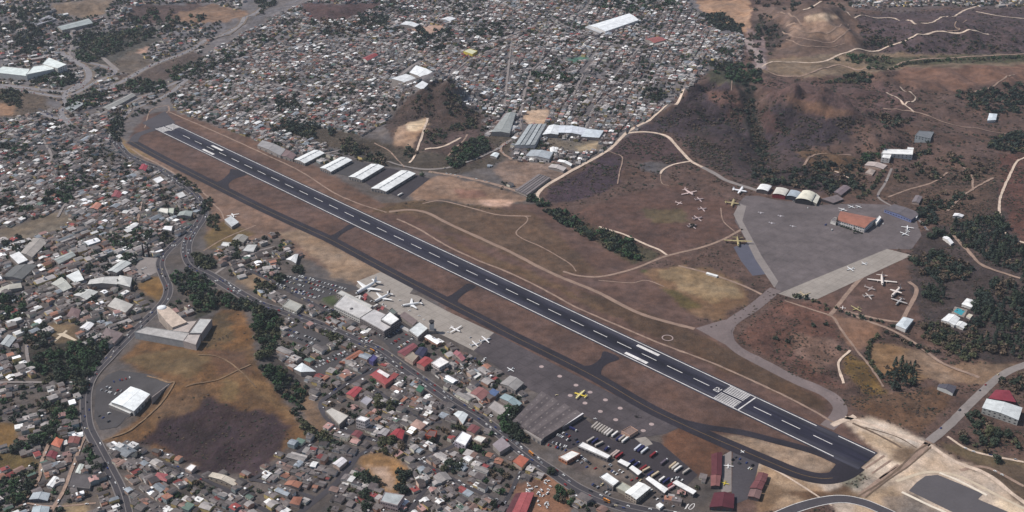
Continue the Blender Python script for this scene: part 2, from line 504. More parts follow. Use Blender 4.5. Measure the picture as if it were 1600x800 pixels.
    ([(855, 214), (900, 222), (940, 215), (935, 235), (900, 240), (855, 232)], (120, 112, 100), 3, 0.5, 0),
    ([(900, 228), (935, 222), (930, 235), (905, 236)], (160, 144, 118), 2, 0.2, 0),
    ([(80, 5), (140, 0), (190, -20), (165, 20), (130, 28), (85, 22)], (138, 122, 106), 3, 0.4, 0),
    ([(200, 8), (330, 5), (330, 30), (210, 40)], (98, 82, 78), 5, 0.6, 0),
    ([(265, 25), (330, 5), (390, 20), (385, 30), (300, 38)], (134, 110, 92), 4, 0.3, 0),
    ([(470, 5), (545, 5), (600, 5), (560, 25), (500, 36), (480, 22)], (92, 72, 70), 4, 0.5, 0),
    ([(120, 65), (200, 45), (250, 60), (170, 110), (130, 105)], (86, 84, 78), 4, 0.9, 0),
    ([(180, 120), (300, 80), (320, 90), (250, 135), (200, 140)], (94, 82, 76), 4, 0.7, 0),
    ([(205, 80), (245, 98), (200, 116), (165, 105)], (110, 100, 90), 3, 0.5, 0),
    ([(0, 130), (60, 140), (80, 170), (20, 185), (-60, 185), (-60, 130)], (100, 88, 76), 4, 0.6, 0),
    ([(0, 160), (25, 166), (20, 180), (-60, 182), (-60, 160)], (150, 120, 96), 2, 0.2, 0),
    ([(-60, 660), (30, 662), (25, 690), (8, 702), (-60, 705)], (124, 98, 62), 2, 0.3, 0),
    ([(0, 705), (60, 715), (65, 735), (0, 735), (-60, 735)], (108, 94, 62), 3, 0.5, 0),
    ([(95, 790), (140, 785), (140, 860), (90, 860)], (150, 132, 104), 3, 0.2, 0),
    ([(800, 760), (860, 740), (900, 780), (880, 830), (800, 830)], (138, 104, 84), 3, 0.4, 0),
    ([(365, 440), (400, 425), (425, 440), (400, 455)], (138, 118, 96), 2, 0.2, 0),
    ([(470, 600), (500, 640), (520, 690), (500, 690), (480, 660), (462, 620)], (126, 104, 84), 3, 0.4, 0),
    ([(15, 355), (90, 330), (120, 345), (60, 372), (-60, 385), (-60, 370)], (118, 108, 94), 4, 0.3, 0),
    ([(70, 505), (120, 505), (125, 535), (85, 535)], (126, 108, 84), 3, 0.3, 0),
    ([(40, 545), (130, 530), (175, 548), (140, 600), (60, 600)], (64, 62, 54), 4, 0.9, 0),
    ([(395, 470), (445, 500), (425, 560), (405, 530)], (70, 68, 54), 3, 0.9, 0),
    ([(500, 462), (520, 458), (530, 470), (520, 480), (505, 470)], (70, 80, 52), 0, 0.1, 0),
    ([(300, 455), (390, 470), (390, 486), (345, 480), (305, 500)], (66, 66, 54), 3, 0.9, 0),
    ([(935, 740), (905, 735), (925, 705), (955, 715), (1000, 740), (975, 752)], (116, 106, 98), 2, 0.1, 0),
    ([(905, 716), (925, 722), (905, 738), (885, 725)], (92, 84, 82), 2, 0.1, 0),
    ([(1190, 740), (1230, 770), (1200, 800), (1180, 800)], (128, 106, 84), 3, 0.3, 0),
    ([(1165, 40), (1195, 60), (1200, 110), (1180, 108), (1165, 80)], (128, 112, 110), 2, 0.2, 0),
]

# ------------------------------------------------------------------ no-build mask on the photo's ground
MX, MY = 160, 160
MASK = np.zeros((800 + 2 * MY, 1600 + 2 * MX), bool)
PAVED = np.zeros_like(MASK)
_gy, _gx = np.mgrid[0:MASK.shape[0], 0:MASK.shape[1]]
_gx, _gy = _gx - MX + 0.5, _gy - MY + 0.5


def block_poly(poly):
    xs, ys = zip(*poly)
    a, b = max(0, int(min(xs)) + MX - 1), min(MASK.shape[1], int(max(xs)) + MX + 2)
    c, d = max(0, int(min(ys)) + MY - 1), min(MASK.shape[0], int(max(ys)) + MY + 2)
    if a < b and c < d:
        k = inpoly(_gx[c:d, a:b], _gy[c:d, a:b], poly)
        MASK[c:d, a:b] |= k
        PAVED[c:d, a:b] |= k


def block_world(P, r):
    """Block a disc of r metres round every world point."""
    for x, y in P:
        z = float(H(x, y))
        a = np.linspace(0, 2 * math.pi, 9)[:-1]
        u, v = proj(x + r * np.cos(a), y + r * np.sin(a), z)
        block_poly(list(zip(u, v)))


def paved(u, v):
    i = np.clip((np.asarray(v) + MY).astype(int), 0, MASK.shape[0] - 1)
    j = np.clip((np.asarray(u) + MX).astype(int), 0, MASK.shape[1] - 1)
    return PAVED[i, j]


def blocked(u, v):
    i = np.clip((np.asarray(v) + MY).astype(int), 0, MASK.shape[0] - 1)
    j = np.clip((np.asarray(u) + MX).astype(int), 0, MASK.shape[1] - 1)
    return MASK[i, j]


for poly, c, rag, spk, ok in COVER:
    if ok:
        a = MASK.copy()
        block_poly(poly)
        xs, ys = zip(*poly)
        MASK = a & ~inpoly(_gx, _gy, poly)
    else:
        block_poly(poly)

PAVED[:] = False      # from here on it gathers only what is paved or built

# ------------------------------------------------------------------ the ground sheet


def axis(segs):
    out = [segs[0][0]]
    for a, b, s0, s1 in segs:
        x = a
        while x < b - 1e-6:
            t = (x - a) / (b - a)
            x = min(b, x + s0 + (s1 - s0) * t)
            out.append(x)
    return np.array(out)


ax = axis([(-24000, -4000, 2500, 500), (-4000, -2100, 400, 20), (-2100, -1000, 12, 5.2), (-1000, 1000, 5.2, 5.2), (1000, 2100, 5.2, 12), (2100, 4000, 20, 400), (4000, 24000, 500, 2500)])
ay = axis([(-3000, 700, 600, 60), (700, 1100, 25, 5.0), (1100, 2000, 5.0, 5.5), (2000, 3900, 5.5, 9.0), (3900, 6000, 12, 150), (6000, 30000, 200, 3000)])
GX, GY = np.meshgrid(ax, ay)
nx, ny = len(ax), len(ay)
GZ = H(GX, GY)
GZ = GZ + np.clip((np.hypot(GX, GY) - 5000) / 15000, 0, 1) ** 1.2 * 900 * (0.4 + 0.9 * fbm(GX, GY, 4500, 3, 2))
U, V = proj(GX, GY, GZ)
V = np.where(GY < 600, 3000, V)
covc = np.empty((ny, nx, 4))
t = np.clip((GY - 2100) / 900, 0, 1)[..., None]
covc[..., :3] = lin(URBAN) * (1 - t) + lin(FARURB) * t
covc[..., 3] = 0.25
wob = [(fbm(GX, GY, 26, 3, 21 + k) - 0.5) * 4 for k in range(2)]
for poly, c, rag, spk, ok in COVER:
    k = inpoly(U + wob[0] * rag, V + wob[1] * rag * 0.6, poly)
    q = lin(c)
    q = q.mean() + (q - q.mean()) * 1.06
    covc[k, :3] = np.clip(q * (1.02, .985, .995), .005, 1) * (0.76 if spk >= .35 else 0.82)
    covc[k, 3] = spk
# soften a little so that neighbouring covers grade into each other
for _ in range(1):
    p = np.pad(covc, ((1, 1), (1, 1), (0, 0)), 'edge')
    covc = (p[:-2, 1:-1] + p[2:, 1:-1] + p[1:-1, :-2] + p[1:-1, 2:] + 4 * covc) / 8
gv = np.stack([GX, GY, GZ], -1).reshape(-1, 3)
GZF = GZ.ravel()


def H(x, y):
    """Ground height read back from the ground sheet itself."""
    x, y = np.asarray(x, float), np.asarray(y, float)
    i = np.minimum(np.maximum(np.searchsorted(ax, x) - 1, 0), nx - 2)
    j = np.minimum(np.maximum(np.searchsorted(ay, y) - 1, 0), ny - 2)
    u = (x - ax[i]) / (ax[i + 1] - ax[i])
    v = (y - ay[j]) / (ay[j + 1] - ay[j])
    k = j * nx + i
    return (GZF[k] * (1 - u) + GZF[k + 1] * u) * (1 - v) + (GZF[k + nx] * (1 - u) + GZF[k + nx + 1] * u) * v


ii = (np.arange(ny - 1)[:, None] * nx + np.arange(nx - 1)[None]).ravel()
gf = np.stack([ii, ii + 1, ii + nx + 1, ii + nx], 1)
gm = bpy.data.meshes.new('ground')
gm.vertices.add(len(gv))
gm.vertices.foreach_set('co', gv.astype(np.float32).ravel())
gm.loops.add(gf.size)
gm.loops.foreach_set('vertex_index', gf.astype(np.int32).ravel())
gm.polygons.add(len(gf))
gm.polygons.foreach_set('loop_start', np.arange(0, gf.size, 4, dtype=np.int32))
gm.polygons.foreach_set('use_smooth', np.ones(len(gf), bool))
gm.update(calc_edges=True)
ca = gm.attributes.new('cover', 'FLOAT_COLOR', 'POINT')
ca.data.foreach_set('color', covc.astype(np.float32).ravel())

m, t, b = nt('ground_cover')
a = N(t, 'ShaderNodeAttribute', attribute_name='cover')
big = ramp_mul(t, noise_of(t, 0.011, 5), 0.66, 1.34)
mid = ramp_mul(t, noise_of(t, 0.06, 5), 0.64, 1.36)
fin = ramp_mul(t, noise_of(t, 0.45, 3), 0.78, 1.22)
m1 = N(t, 'ShaderNodeMath', operation='MULTIPLY')
m2 = N(t, 'ShaderNodeMath', operation='MULTIPLY')
t.links.new(big, m1.inputs[0])
t.links.new(mid, m1.inputs[1])
t.links.new(m1.outputs[0], m2.inputs[0])
t.links.new(fin, m2.inputs[1])
base = mul_col(t, a.outputs['Color'], m2.outputs[0])
hue = N(t, 'ShaderNodeMix', data_type='RGBA')
hue.inputs[6].default_value = (1.05, 0.98, 0.88, 1)
hue.inputs[7].default_value = (0.93, 1.0, 1.08, 1)
t.links.new(ramp_mul(t, noise_of(t, 0.018, 4), 0, 1), hue.inputs[0])
base = mul_col(t, base, hue.outputs[2])
# dry scrub: darker blotches, as dense as the cover says
spk = ramp_mul(t, noise_of(t, 0.10, 5, rough=0.7), 0, 1, 0.50, 0.60)
ms = N(t, 'ShaderNodeMath', operation='MULTIPLY')
t.links.new(spk, ms.inputs[0])
t.links.new(a.outputs['Alpha'], ms.inputs[1])
ms2 = N(t, 'ShaderNodeMath', operation='MULTIPLY')
t.links.new(ms.outputs[0], ms2.inputs[0])
ms2.inputs[1].default_value = 0.75
mx = N(t, 'ShaderNodeMix', data_type='RGBA')
t.links.new(ms2.outputs[0], mx.inputs[0])
t.links.new(base, mx.inputs[6])
mx.inputs[7].default_value = (*lin((58, 50, 44)), 1)
t.links.new(mx.outputs[2], b.inputs['Base Color'])
b.inputs['Roughness'].default_value = 0.95
bp = N(t, 'ShaderNodeBump')
bp.inputs['Strength'].default_value = 0.7
bp.inputs['Distance'].default_value = 9.0
t.links.new(noise_of(t, 0.035, 6, rough=0.62), bp.inputs['Height'])
t.links.new(ramp_mul(t, a.outputs['Alpha'], .12, 1.0, .1, .8), bp.inputs['Strength'])
t.links.new(bp.outputs[0], b.inputs['Normal'])
gm.materials.append(m)
tag(link('ground', gm), kind='structure')

# ------------------------------------------------------------------ runway
ASPH = paint('worn_asphalt', (74, 70, 74), 0.85, 0.16, 0.02, 0.3)
ROADM = paint('road_asphalt', (66, 63, 67), 0.85, 0.15, 0.03, 0.4)
HWYM = paint('pale_highway', (128, 124, 125), 0.85, 0.15, 0.03, 0.4)
DARKM = paint('fresh_asphalt', (44, 38, 48), 0.8, 0.22, 0.03, 0.3)
PALED = paint('pale_dirt', (198, 178, 160), 0.95, 0.26, 0.07, 0.6)
BROWND = paint('brown_dirt', (146, 124, 110), 0.95, 0.26, 0.07, 0.6)
WHITEP = paint('white_road_paint', (216, 212, 208), 0.7, 0.22, 0.06, 0.5)
YELP = paint('faded_yellow_paint', (140, 112, 70), 0.7, 0.15, 0.05, 0.4)

R0 = np.array(plane_at(408.75, 270.0))
R1 = np.array(plane_at(1088.75, 593.75))
RD = (R1 - R0) / np.linalg.norm(R1 - R0)          # towards the near end
RN = np.array([-RD[1], RD[0]])                    # to the east side
if RN[0] < 0:
    RN = -RN


def rw(px, py):
    d = np.array(plane_at(px, py)) - R0
    return float(d @ RD), float(d @ RN)


def rp(s, t):
    return R0 + RD * s + RN * t


S_FAR, S_THR_FAR = rw(250, 180)[0], rw(257, 197)[0]
S_THR, S_END = rw(1167, 631)[0], rw(1356, 721)[0]
T_W, T_E = rw(1153, 641.2)[1], rw(1181.2, 621.2)[1]
TC = (T_W + T_E) / 2


def rquad(s0, s1, t0, t1):
    return [rp(s0, t0), rp(s1, t0), rp(s1, t1), rp(s0, t1)]


def runway_mat(name, mid, edge, half):
    mt, t, b = nt(name)
    g = N(t, 'ShaderNodeNewGeometry')
    vsub = N(t, 'ShaderNodeVectorMath', operation='SUBTRACT')
    vsub.inputs[1].default_value = (*rp(0, TC), 0)
    t.links.new(g.outputs['Position'], vsub.inputs[0])
    dots = []
    for ax_ in (RN, RD):
        d = N(t, 'ShaderNodeVectorMath', operation='DOT_PRODUCT')
        d.inputs[1].default_value = (*ax_, 0)
        t.links.new(vsub.outputs[0], d.inputs[0])
        dots.append(d.outputs['Value'])
    cb = N(t, 'ShaderNodeCombineXYZ')
    sc = N(t, 'ShaderNodeMath', operation='MULTIPLY')
    sc.inputs[1].default_value = 0.05
    t.links.new(dots[0], cb.inputs[0])
    t.links.new(dots[1], sc.inputs[0])
    t.links.new(sc.outputs[0], cb.inputs[1])
    streak = noise_of(t, 0.22, 4, cb.outputs[0])
    ab = N(t, 'ShaderNodeMath', operation='ABSOLUTE')
    t.links.new(dots[0], ab.inputs[0])
    mr = N(t, 'ShaderNodeMapRange', interpolation_type='SMOOTHSTEP')
    mr.inputs['From Min'].default_value = half * 0.25
    mr.inputs['From Max'].default_value = half
    t.links.new(ab.outputs[0], mr.inputs['Value'])
    mx = N(t, 'ShaderNodeMix', data_type='RGBA')
    mx.inputs[6].default_value = (*lin(mid), 1)
    mx.inputs[7].default_value = (*lin(edge), 1)
    t.links.new(mr.outputs[0], mx.inputs[0])
    s1 = ramp_mul(t, streak, 0.55, 1.45)
    # tyre rubber built up down the middle of the two touchdown zones
    rub = None
    for s_mid in (S_THR - 330, S_THR_FAR + 330):
        sb = N(t, 'ShaderNodeMath', operation='SUBTRACT')
        sb.inputs[1].default_value = s_mid
        t.links.new(dots[1], sb.inputs[0])
        aa = N(t, 'ShaderNodeMath', operation='ABSOLUTE')
        t.links.new(sb.outputs[0], aa.inputs[0])
        q1 = ramp_mul(t, aa.outputs[0], 1, 0, 120, 340)
        q2 = ramp_mul(t, ab.outputs[0], 1, 0, 3, 14)
        m3 = N(t, 'ShaderNodeMath', operation='MULTIPLY')
        t.links.new(q1, m3.inputs[0])
        t.links.new(q2, m3.inputs[1])
        f3 = ramp_mul(t, m3.outputs[0], 1.0, .52, 0, 1)
        m4 = N(t, 'ShaderNodeMath', operation='MULTIPLY')
        t.links.new(s1, m4.inputs[0])
        t.links.new(f3, m4.inputs[1])
        s1 = m4.outputs[0]
    s2 = ramp_mul(t, noise_of(t, 0.012, 4), 0.72, 1.28)
    mm = N(t, 'ShaderNodeMath', operation='MULTIPLY')
    t.links.new(s1, mm.inputs[0])
    t.links.new(s2, mm.inputs[1])
    t.links.new(mul_col(t, mx.outputs[2], mm.outputs[0]), b.inputs['Base Color'])
    b.inputs['Roughness'].default_value = 0.8
    return mt


RWM = runway_mat('runway_asphalt', (38, 37, 51), (58, 57, 66), 22)
runway = sheet('runway', rquad(S_THR_FAR - 3, S_END, T_W - 3.5, T_E + 3.5), 0.40, RWM, 14, world=True)
sheet('old_runway_end', [(222, 192), (258, 174), (274, 192), (240, 204)], 0.36, ASPH)
for (t0, sa, sb) in ((T_W, S_THR_FAR, rw(1303, 713)[0]), (T_E, S_THR_FAR, rw(1277, 665)[0]), (T_E, rw(1312, 680)[0], S_END - 2)):
    sheet('edge_line', rquad(sa, sb, t0 - 0.75, t0 + 0.75), 0.46, WHITEP, 40, runway, world=True)
sheet('threshold_bar', rquad(S_THR - 1.0, S_THR + 1.0, T_W, T_E), 0.46, WHITEP, 20, runway, world=True)
s_dash = rw(408.75, 270)[0]
k = math.ceil((S_THR_FAR + 75 - s_dash) / 50)
while s_dash + 50 * k < S_THR - 60:
    s = s_dash + 50 * k
    sheet('centre_stripe', rquad(s - 14.5, s + 14.5, TC - 0.65, TC + 0.65), 0.46, WHITEP, 40, runway, world=True)
    k += 1
for px, py in ((1192, 642), (1236, 663.5), (1286, 687)):
    s = rw(px, py)[0]
    sheet('centre_stripe', rquad(s - 15, s + 15, TC - 0.65, TC + 0.65), 0.46, WHITEP, 40, runway, world=True)
for s0, n, w, ln, bar in ((S_THR - 44, 12, 1.55, 36, 0), (S_THR_FAR + 2, 12, 1.9, 32, 1)):
    for i in range(n):
        tt = T_W + 2.2 + (T_E - T_W - 4.4) * (i + 0.5 + (-0.35 if i < n / 2 else 0.35)) / n
        sheet('threshold_stripe', rquad(s0, s0 + ln, tt - w / 2, tt + w / 2), 0.46, WHITEP, 40, runway, world=True)
for px, py in ((994, 559.5), (1012.5, 547.5), (325.5, 237.5), (339.5, 231.5)):
    s, tt = rw(px, py)
    sheet('aiming_mark', rquad(s - 22, s + 22, tt - 3, tt + 3), 0.46, WHITEP, 40, runway, world=True)


def digit(strokes, s0, t0, h, w, flip):
    """Runway figure from strokes on a 0..1 box (x across, y towards the far end of the figure)."""
    for (xa, ya, xb, yb) in strokes:
        d = -1 if flip else 1
        sheet('runway_figure', rquad(s0 - d * (ya * h), s0 - d * (yb * h), t0 + d * (xa - 0.5) * w, t0 + d * (xb - 0.5) * w), 0.46, WHITEP, 40, runway, world=True)


ZERO = [(0, 0, .25, 1), (.75, 0, 1, 1), (.25, 0, .75, .14), (.25, .86, .75, 1)]
TWO = [(0, 0, 1, .14), (0, .14, .25, .5), (.25, .42, .75, .56), (.75, .5, 1, 1), (0, .86, .75, 1)]
sn = rw(1121, 609)[0]
digit(ZERO, sn + 5, TC - 3.2, 9.5, 4.4, False)
digit(TWO, sn + 5, TC + 3.2, 9.5, 4.4, False)
sn = rw(268, 203)[0]
digit(TWO, sn - 5, TC + 3.2, 10, 4.4, True)
digit(ZERO, sn - 5, TC - 3.2, 10, 4.4, True)

# ------------------------------------------------------------------ aprons, taxiways, lots


def slabs(name, rgb, cell, amp=.2, joint=.72):
    """Jointed, stained paving: joints run with the runway."""
    mt, t, b = nt(name)
    g = N(t, 'ShaderNodeNewGeometry')
    fac = None
    for ax_ in (RN, RD):
        d = N(t, 'ShaderNodeVectorMath', operation='DOT_PRODUCT')
        d.inputs[1].default_value = (ax_[0] / cell, ax_[1] / cell, 0)
        t.links.new(g.outputs['Position'], d.inputs[0])
        fr = N(t, 'ShaderNodeMath', operation='FRACT')
        t.links.new(d.outputs['Value'], fr.inputs[0])
        gt = N(t, 'ShaderNodeMath', operation='GREATER_THAN')
        gt.inputs[1].default_value = .9
        t.links.new(fr.outputs[0], gt.inputs[0])
        if fac is None:
            fac = gt.outputs[0]
        else:
            mxx = N(t, 'ShaderNodeMath', operation='MAXIMUM')
            t.links.new(fac, mxx.inputs[0])
            t.links.new(gt.outputs[0], mxx.inputs[1])
            fac = mxx.outputs[0]
    c = N(t, 'ShaderNodeRGB')
    c.outputs[0].default_value = (*lin(rgb), 1)
    f = ramp_mul(t, fac, 1.0, joint, 0, 1)
    for sc, am in ((.012, amp), (.05, amp), (.35, amp * .6)):
        mm = N(t, 'ShaderNodeMath', operation='MULTIPLY')
        t.links.new(f, mm.inputs[0])
        t.links.new(ramp_mul(t, noise_of(t, sc, 5), 1 - am, 1 + am), mm.inputs[1])
        f = mm.outputs[0]
    t.links.new(mul_col(t, c.outputs[0], f), b.inputs['Base Color'])
    b.inputs['Roughness'].default_value = .85
    return mt


TAXM = paint('taxiway_asphalt', (43, 39, 46), 0.8, 0.3, 0.02, 0.3)
CONC = slabs('apron_concrete', (150, 142, 134), 14, .13, .86)
APR_D = slabs('dark_apron', (78, 71, 73), 22, .24, .86)
APR_M = slabs('military_apron', (100, 92, 92), 26, .2, .90)
GREYC = paint('grey_concrete', (134, 126, 122), 0.85, 0.12, 0.03, 0.2)
LOTM = paint('parking_asphalt', (72, 69, 70), 0.85, 0.14, 0.04, 0.4)
LOTD = paint('lorry_yard_asphalt', (58, 53, 57), 0.85, 0.16, 0.04, 0.4)
SLAB = paint('slate_slab', (88, 84, 86), 0.85, 0.08, 0.03, 0.3)

SHEETS = [
    ('apron', [(740, 548), (772, 520), (860, 566), (938, 606), (1062, 668), (1040, 678), (1000, 684), (960, 690), (925, 655), (880, 632), (830, 610), (800, 590)], .20, APR_D),
    ('apron', [(556, 447), (562, 438), (595, 425), (646, 451), (640, 459), (653, 462), (700, 487), (772, 520), (740, 548), (700, 528), (660, 510), (640, 500), (600, 480)], .24, CONC),
    ('apron', [(1148, 345), (1152, 318), (1165, 306), (1186, 306), (1210, 312), (1282, 320), (1340, 318), (1386, 320), (1432, 345), (1440, 368), (1424, 390), (1386, 389), (1217, 459), (1206, 440), (1180, 400)], .20, APR_M),
    ('apron_edge', [(1146, 335), (1155, 318), (1166, 322), (1160, 345), (1190, 400), (1216, 440), (1210, 450), (1180, 405)], .24, GREYC),
    ('concrete_strip', [(1216, 459), (1386, 389), (1425, 399), (1392, 414), (1276, 468), (1242, 467)], .28, CONC),
    ('side_pad', [(1146, 386), (1172, 378), (1208, 427), (1176, 431), (1158, 408)], .16, paint('blue_grey_pad', (86, 86, 98), .85, .1, .05, .3)),
    ('lorry_yard', [(848, 690), (880, 660), (908, 650), (960, 690), (1000, 684), (1032, 692), (1090, 742), (1072, 760), (1040, 762), (1000, 742), (960, 712), (915, 692), (890, 702)], .16, LOTD),
    ('parking_lot', [(420, 452), (440, 432), (470, 428), (552, 446), (560, 452), (535, 458), (505, 465), (498, 470), (455, 455)], .16, LOTM),
    ('parking_lot', [(560, 506), (596, 516), (628, 504), (660, 522), (648, 545), (625, 560), (600, 535)], .16, LOTM),
    ('parking_lot', [(147, 652), (150, 605), (168, 586), (186, 579), (230, 585), (268, 598), (262, 606), (240, 622), (182, 668), (156, 672)], .16, LOTM),
    ('parking_lot', [(447, 510), (470, 505), (500, 522), (520, 530), (505, 548), (480, 540), (450, 530)], .16, LOTM),
    ('parking_lot', [(480, 575), (530, 545), (555, 552), (535, 570), (495, 592)], .16, LOTM),
    ('parking_lot', [(205, 425), (225, 398), (245, 402), (246, 425), (232, 432), (212, 434)], .16, GREYC),
    ('hangar_yard', [(607, 301), (651, 273), (672, 279), (630, 312)], .16, LOTD),
    ('hangar_yard', [(567, 283), (600, 262), (624, 266), (580, 292)], .16, LOTD),
    ('hangar_yard', [(518, 270), (551, 250), (578, 256), (546, 276)], .16, LOTM),
    ('concrete_pad', [(1129, 712), (1143, 704), (1143, 768), (1127, 772)], .16, GREYC),
    ('works_yard', [(1145, 704), (1186, 722), (1182, 740), (1168, 780), (1143, 790)], .16, ASPH),
    ('slate_slab', [(1420, 767), (1432, 754), (1446, 744), (1465, 742), (1500, 756), (1536, 772), (1528, 780), (1580, 802), (1620, 830), (1600, 860), (1500, 806)], .20, SLAB),
    ('concrete_patch', [(1000, 676), (1015, 688), (1020, 694), (1008, 698), (990, 684)], .18, CONC),
]
for nm, poly, z, mt in SHEETS:
    sheet(nm, poly, z, mt)
    block_poly(poly)

TAXI = px_line([(205, 221), (232, 236), (262, 252), (300, 271), (350, 296), (400, 321), (460, 349), (515, 374), (560, 398), (625, 433), (700, 472), (760, 503), (800, 524), (875, 561), (935, 592), (1007, 634), (1062, 661), (1125, 689), (1200, 721), (1250, 741), (1288, 748), (1318, 742), (1340, 728)])
strip('taxiway', TAXI, 23, .30, TAXM)
strip('taxiway_line', TAXI[:-8], 0.55, .36, YELP)
strip('taxiway', px_line([(208, 222), (214, 212), (228, 206), (248, 200)]), 20, .31, ASPH)
for poly in ([(328, 287), (345, 282), (358, 271), (362, 264), (386, 272), (366, 280), (357, 289), (362, 304)], [(505, 371), (520, 367), (538, 356), (545, 351), (555, 354), (540, 362), (528, 372), (526, 382)],
             [(688, 466), (703, 462), (722, 449), (732, 443), (744, 448), (730, 456), (716, 468), (712, 481)], [(893, 571), (922, 571), (938, 560), (944, 549), (968, 560), (950, 568), (940, 578), (938, 598), (920, 590)]):
    W_ = at(*np.array(poly, float).T)[:, :2]
    sheet('taxiway_link', resample(np.vstack([W_, W_[:1]]), 4.0)[:-1], .27, TAXM, world=True)
block_poly([(222, 190), (258, 172), (276, 192), (1370, 708), (1300, 735)])
block_world(TAXI, 15)
strip('taxiway_link', px_line([(1050, 655), (1100, 667), (1160, 676), (1215, 690), (1270, 705), (1310, 722)]), 13, .33, TAXM)
sheet('turning_pad', [(1276, 703), (1304, 713), (1356, 721), (1340, 735), (1318, 750), (1290, 756), (1270, 752), (1296, 738), (1306, 726)], .35, TAXM)
strip('taxiway', px_line([(1212, 452), (1178, 480), (1145, 502), (1132, 520), (1150, 545), (1200, 572), (1250, 597), (1290, 614), (1312, 635), (1308, 652), (1292, 668)]), 21, .22, paint('grey_taxiway', (116, 104, 102), .85, .12, .03, .3))
sheet('taxiway_wedge', [(1087, 513), (1130, 500), (1155, 498), (1145, 520), (1150, 540), (1135, 540)], .18, paint('grey_taxiway', (116, 104, 102)))
for px, py in ((900, 602), (922, 613), (891, 618), (946, 625), (914, 630), (969, 638), (938, 643), (962, 656), (1018, 663), (1005, 673), (846, 573), (874.5, 588)):
    c = at(px, py)
    a = np.linspace(0, 2 * math.pi, 17)[:-1]
    sheet('parking_spot', np.c_[c[0] + 3.6 * np.cos(a), c[1] + 3.6 * np.sin(a)], .27, paint('pale_spot_paint', (168, 150, 146), .8, .12, .1, .6), 9, world=True)
ring = at(1043, 528)
a = np.linspace(0, 2 * math.pi, 33)
strip('signal_circle', np.c_[ring[0] + 8.5 * np.cos(a), ring[1] + 8.5 * np.sin(a)], 1.7, .2, paint('pale_spot_paint', (168, 150, 146)))

# ------------------------------------------------------------------ roads and tracks
BOULEVARD = [(420, 5), (380, 32), (325, 62), (290, 82), (235, 103), (190, 128), (150, 142), (120, 152), (105, 165), (95, 178), (110, 195)]
BOUL = [(186, 190), (178, 205), (182, 222), (198, 242), (222, 254), (252, 266), (295, 296), (313, 318), (317, 338), (303, 360), (293, 378), (292, 398), (302, 416), (332, 432), (380, 462), (412, 478), (450, 489), (510, 512), (552, 530), (590, 547), (625, 571), (667, 600), (712, 631), (752, 655), (800, 692), (832, 717), (870, 742), (905, 765), (955, 786), (1005, 799), (1060, 808), (1130, 826), (1200, 860), (1250, 910)]
BRANCH = [(297, 362), (275, 380), (258, 396), (250, 412), (256, 432), (263, 452), (254, 474), (214, 514), (177, 553), (152, 580), (139, 600), (134, 625), (137, 665), (152, 697), (172, 734), (187, 764), (197, 800), (203, 840), (214, 900)]
FIELDT = paint('field_track', (126, 104, 82), .95, .3, .07, .6)
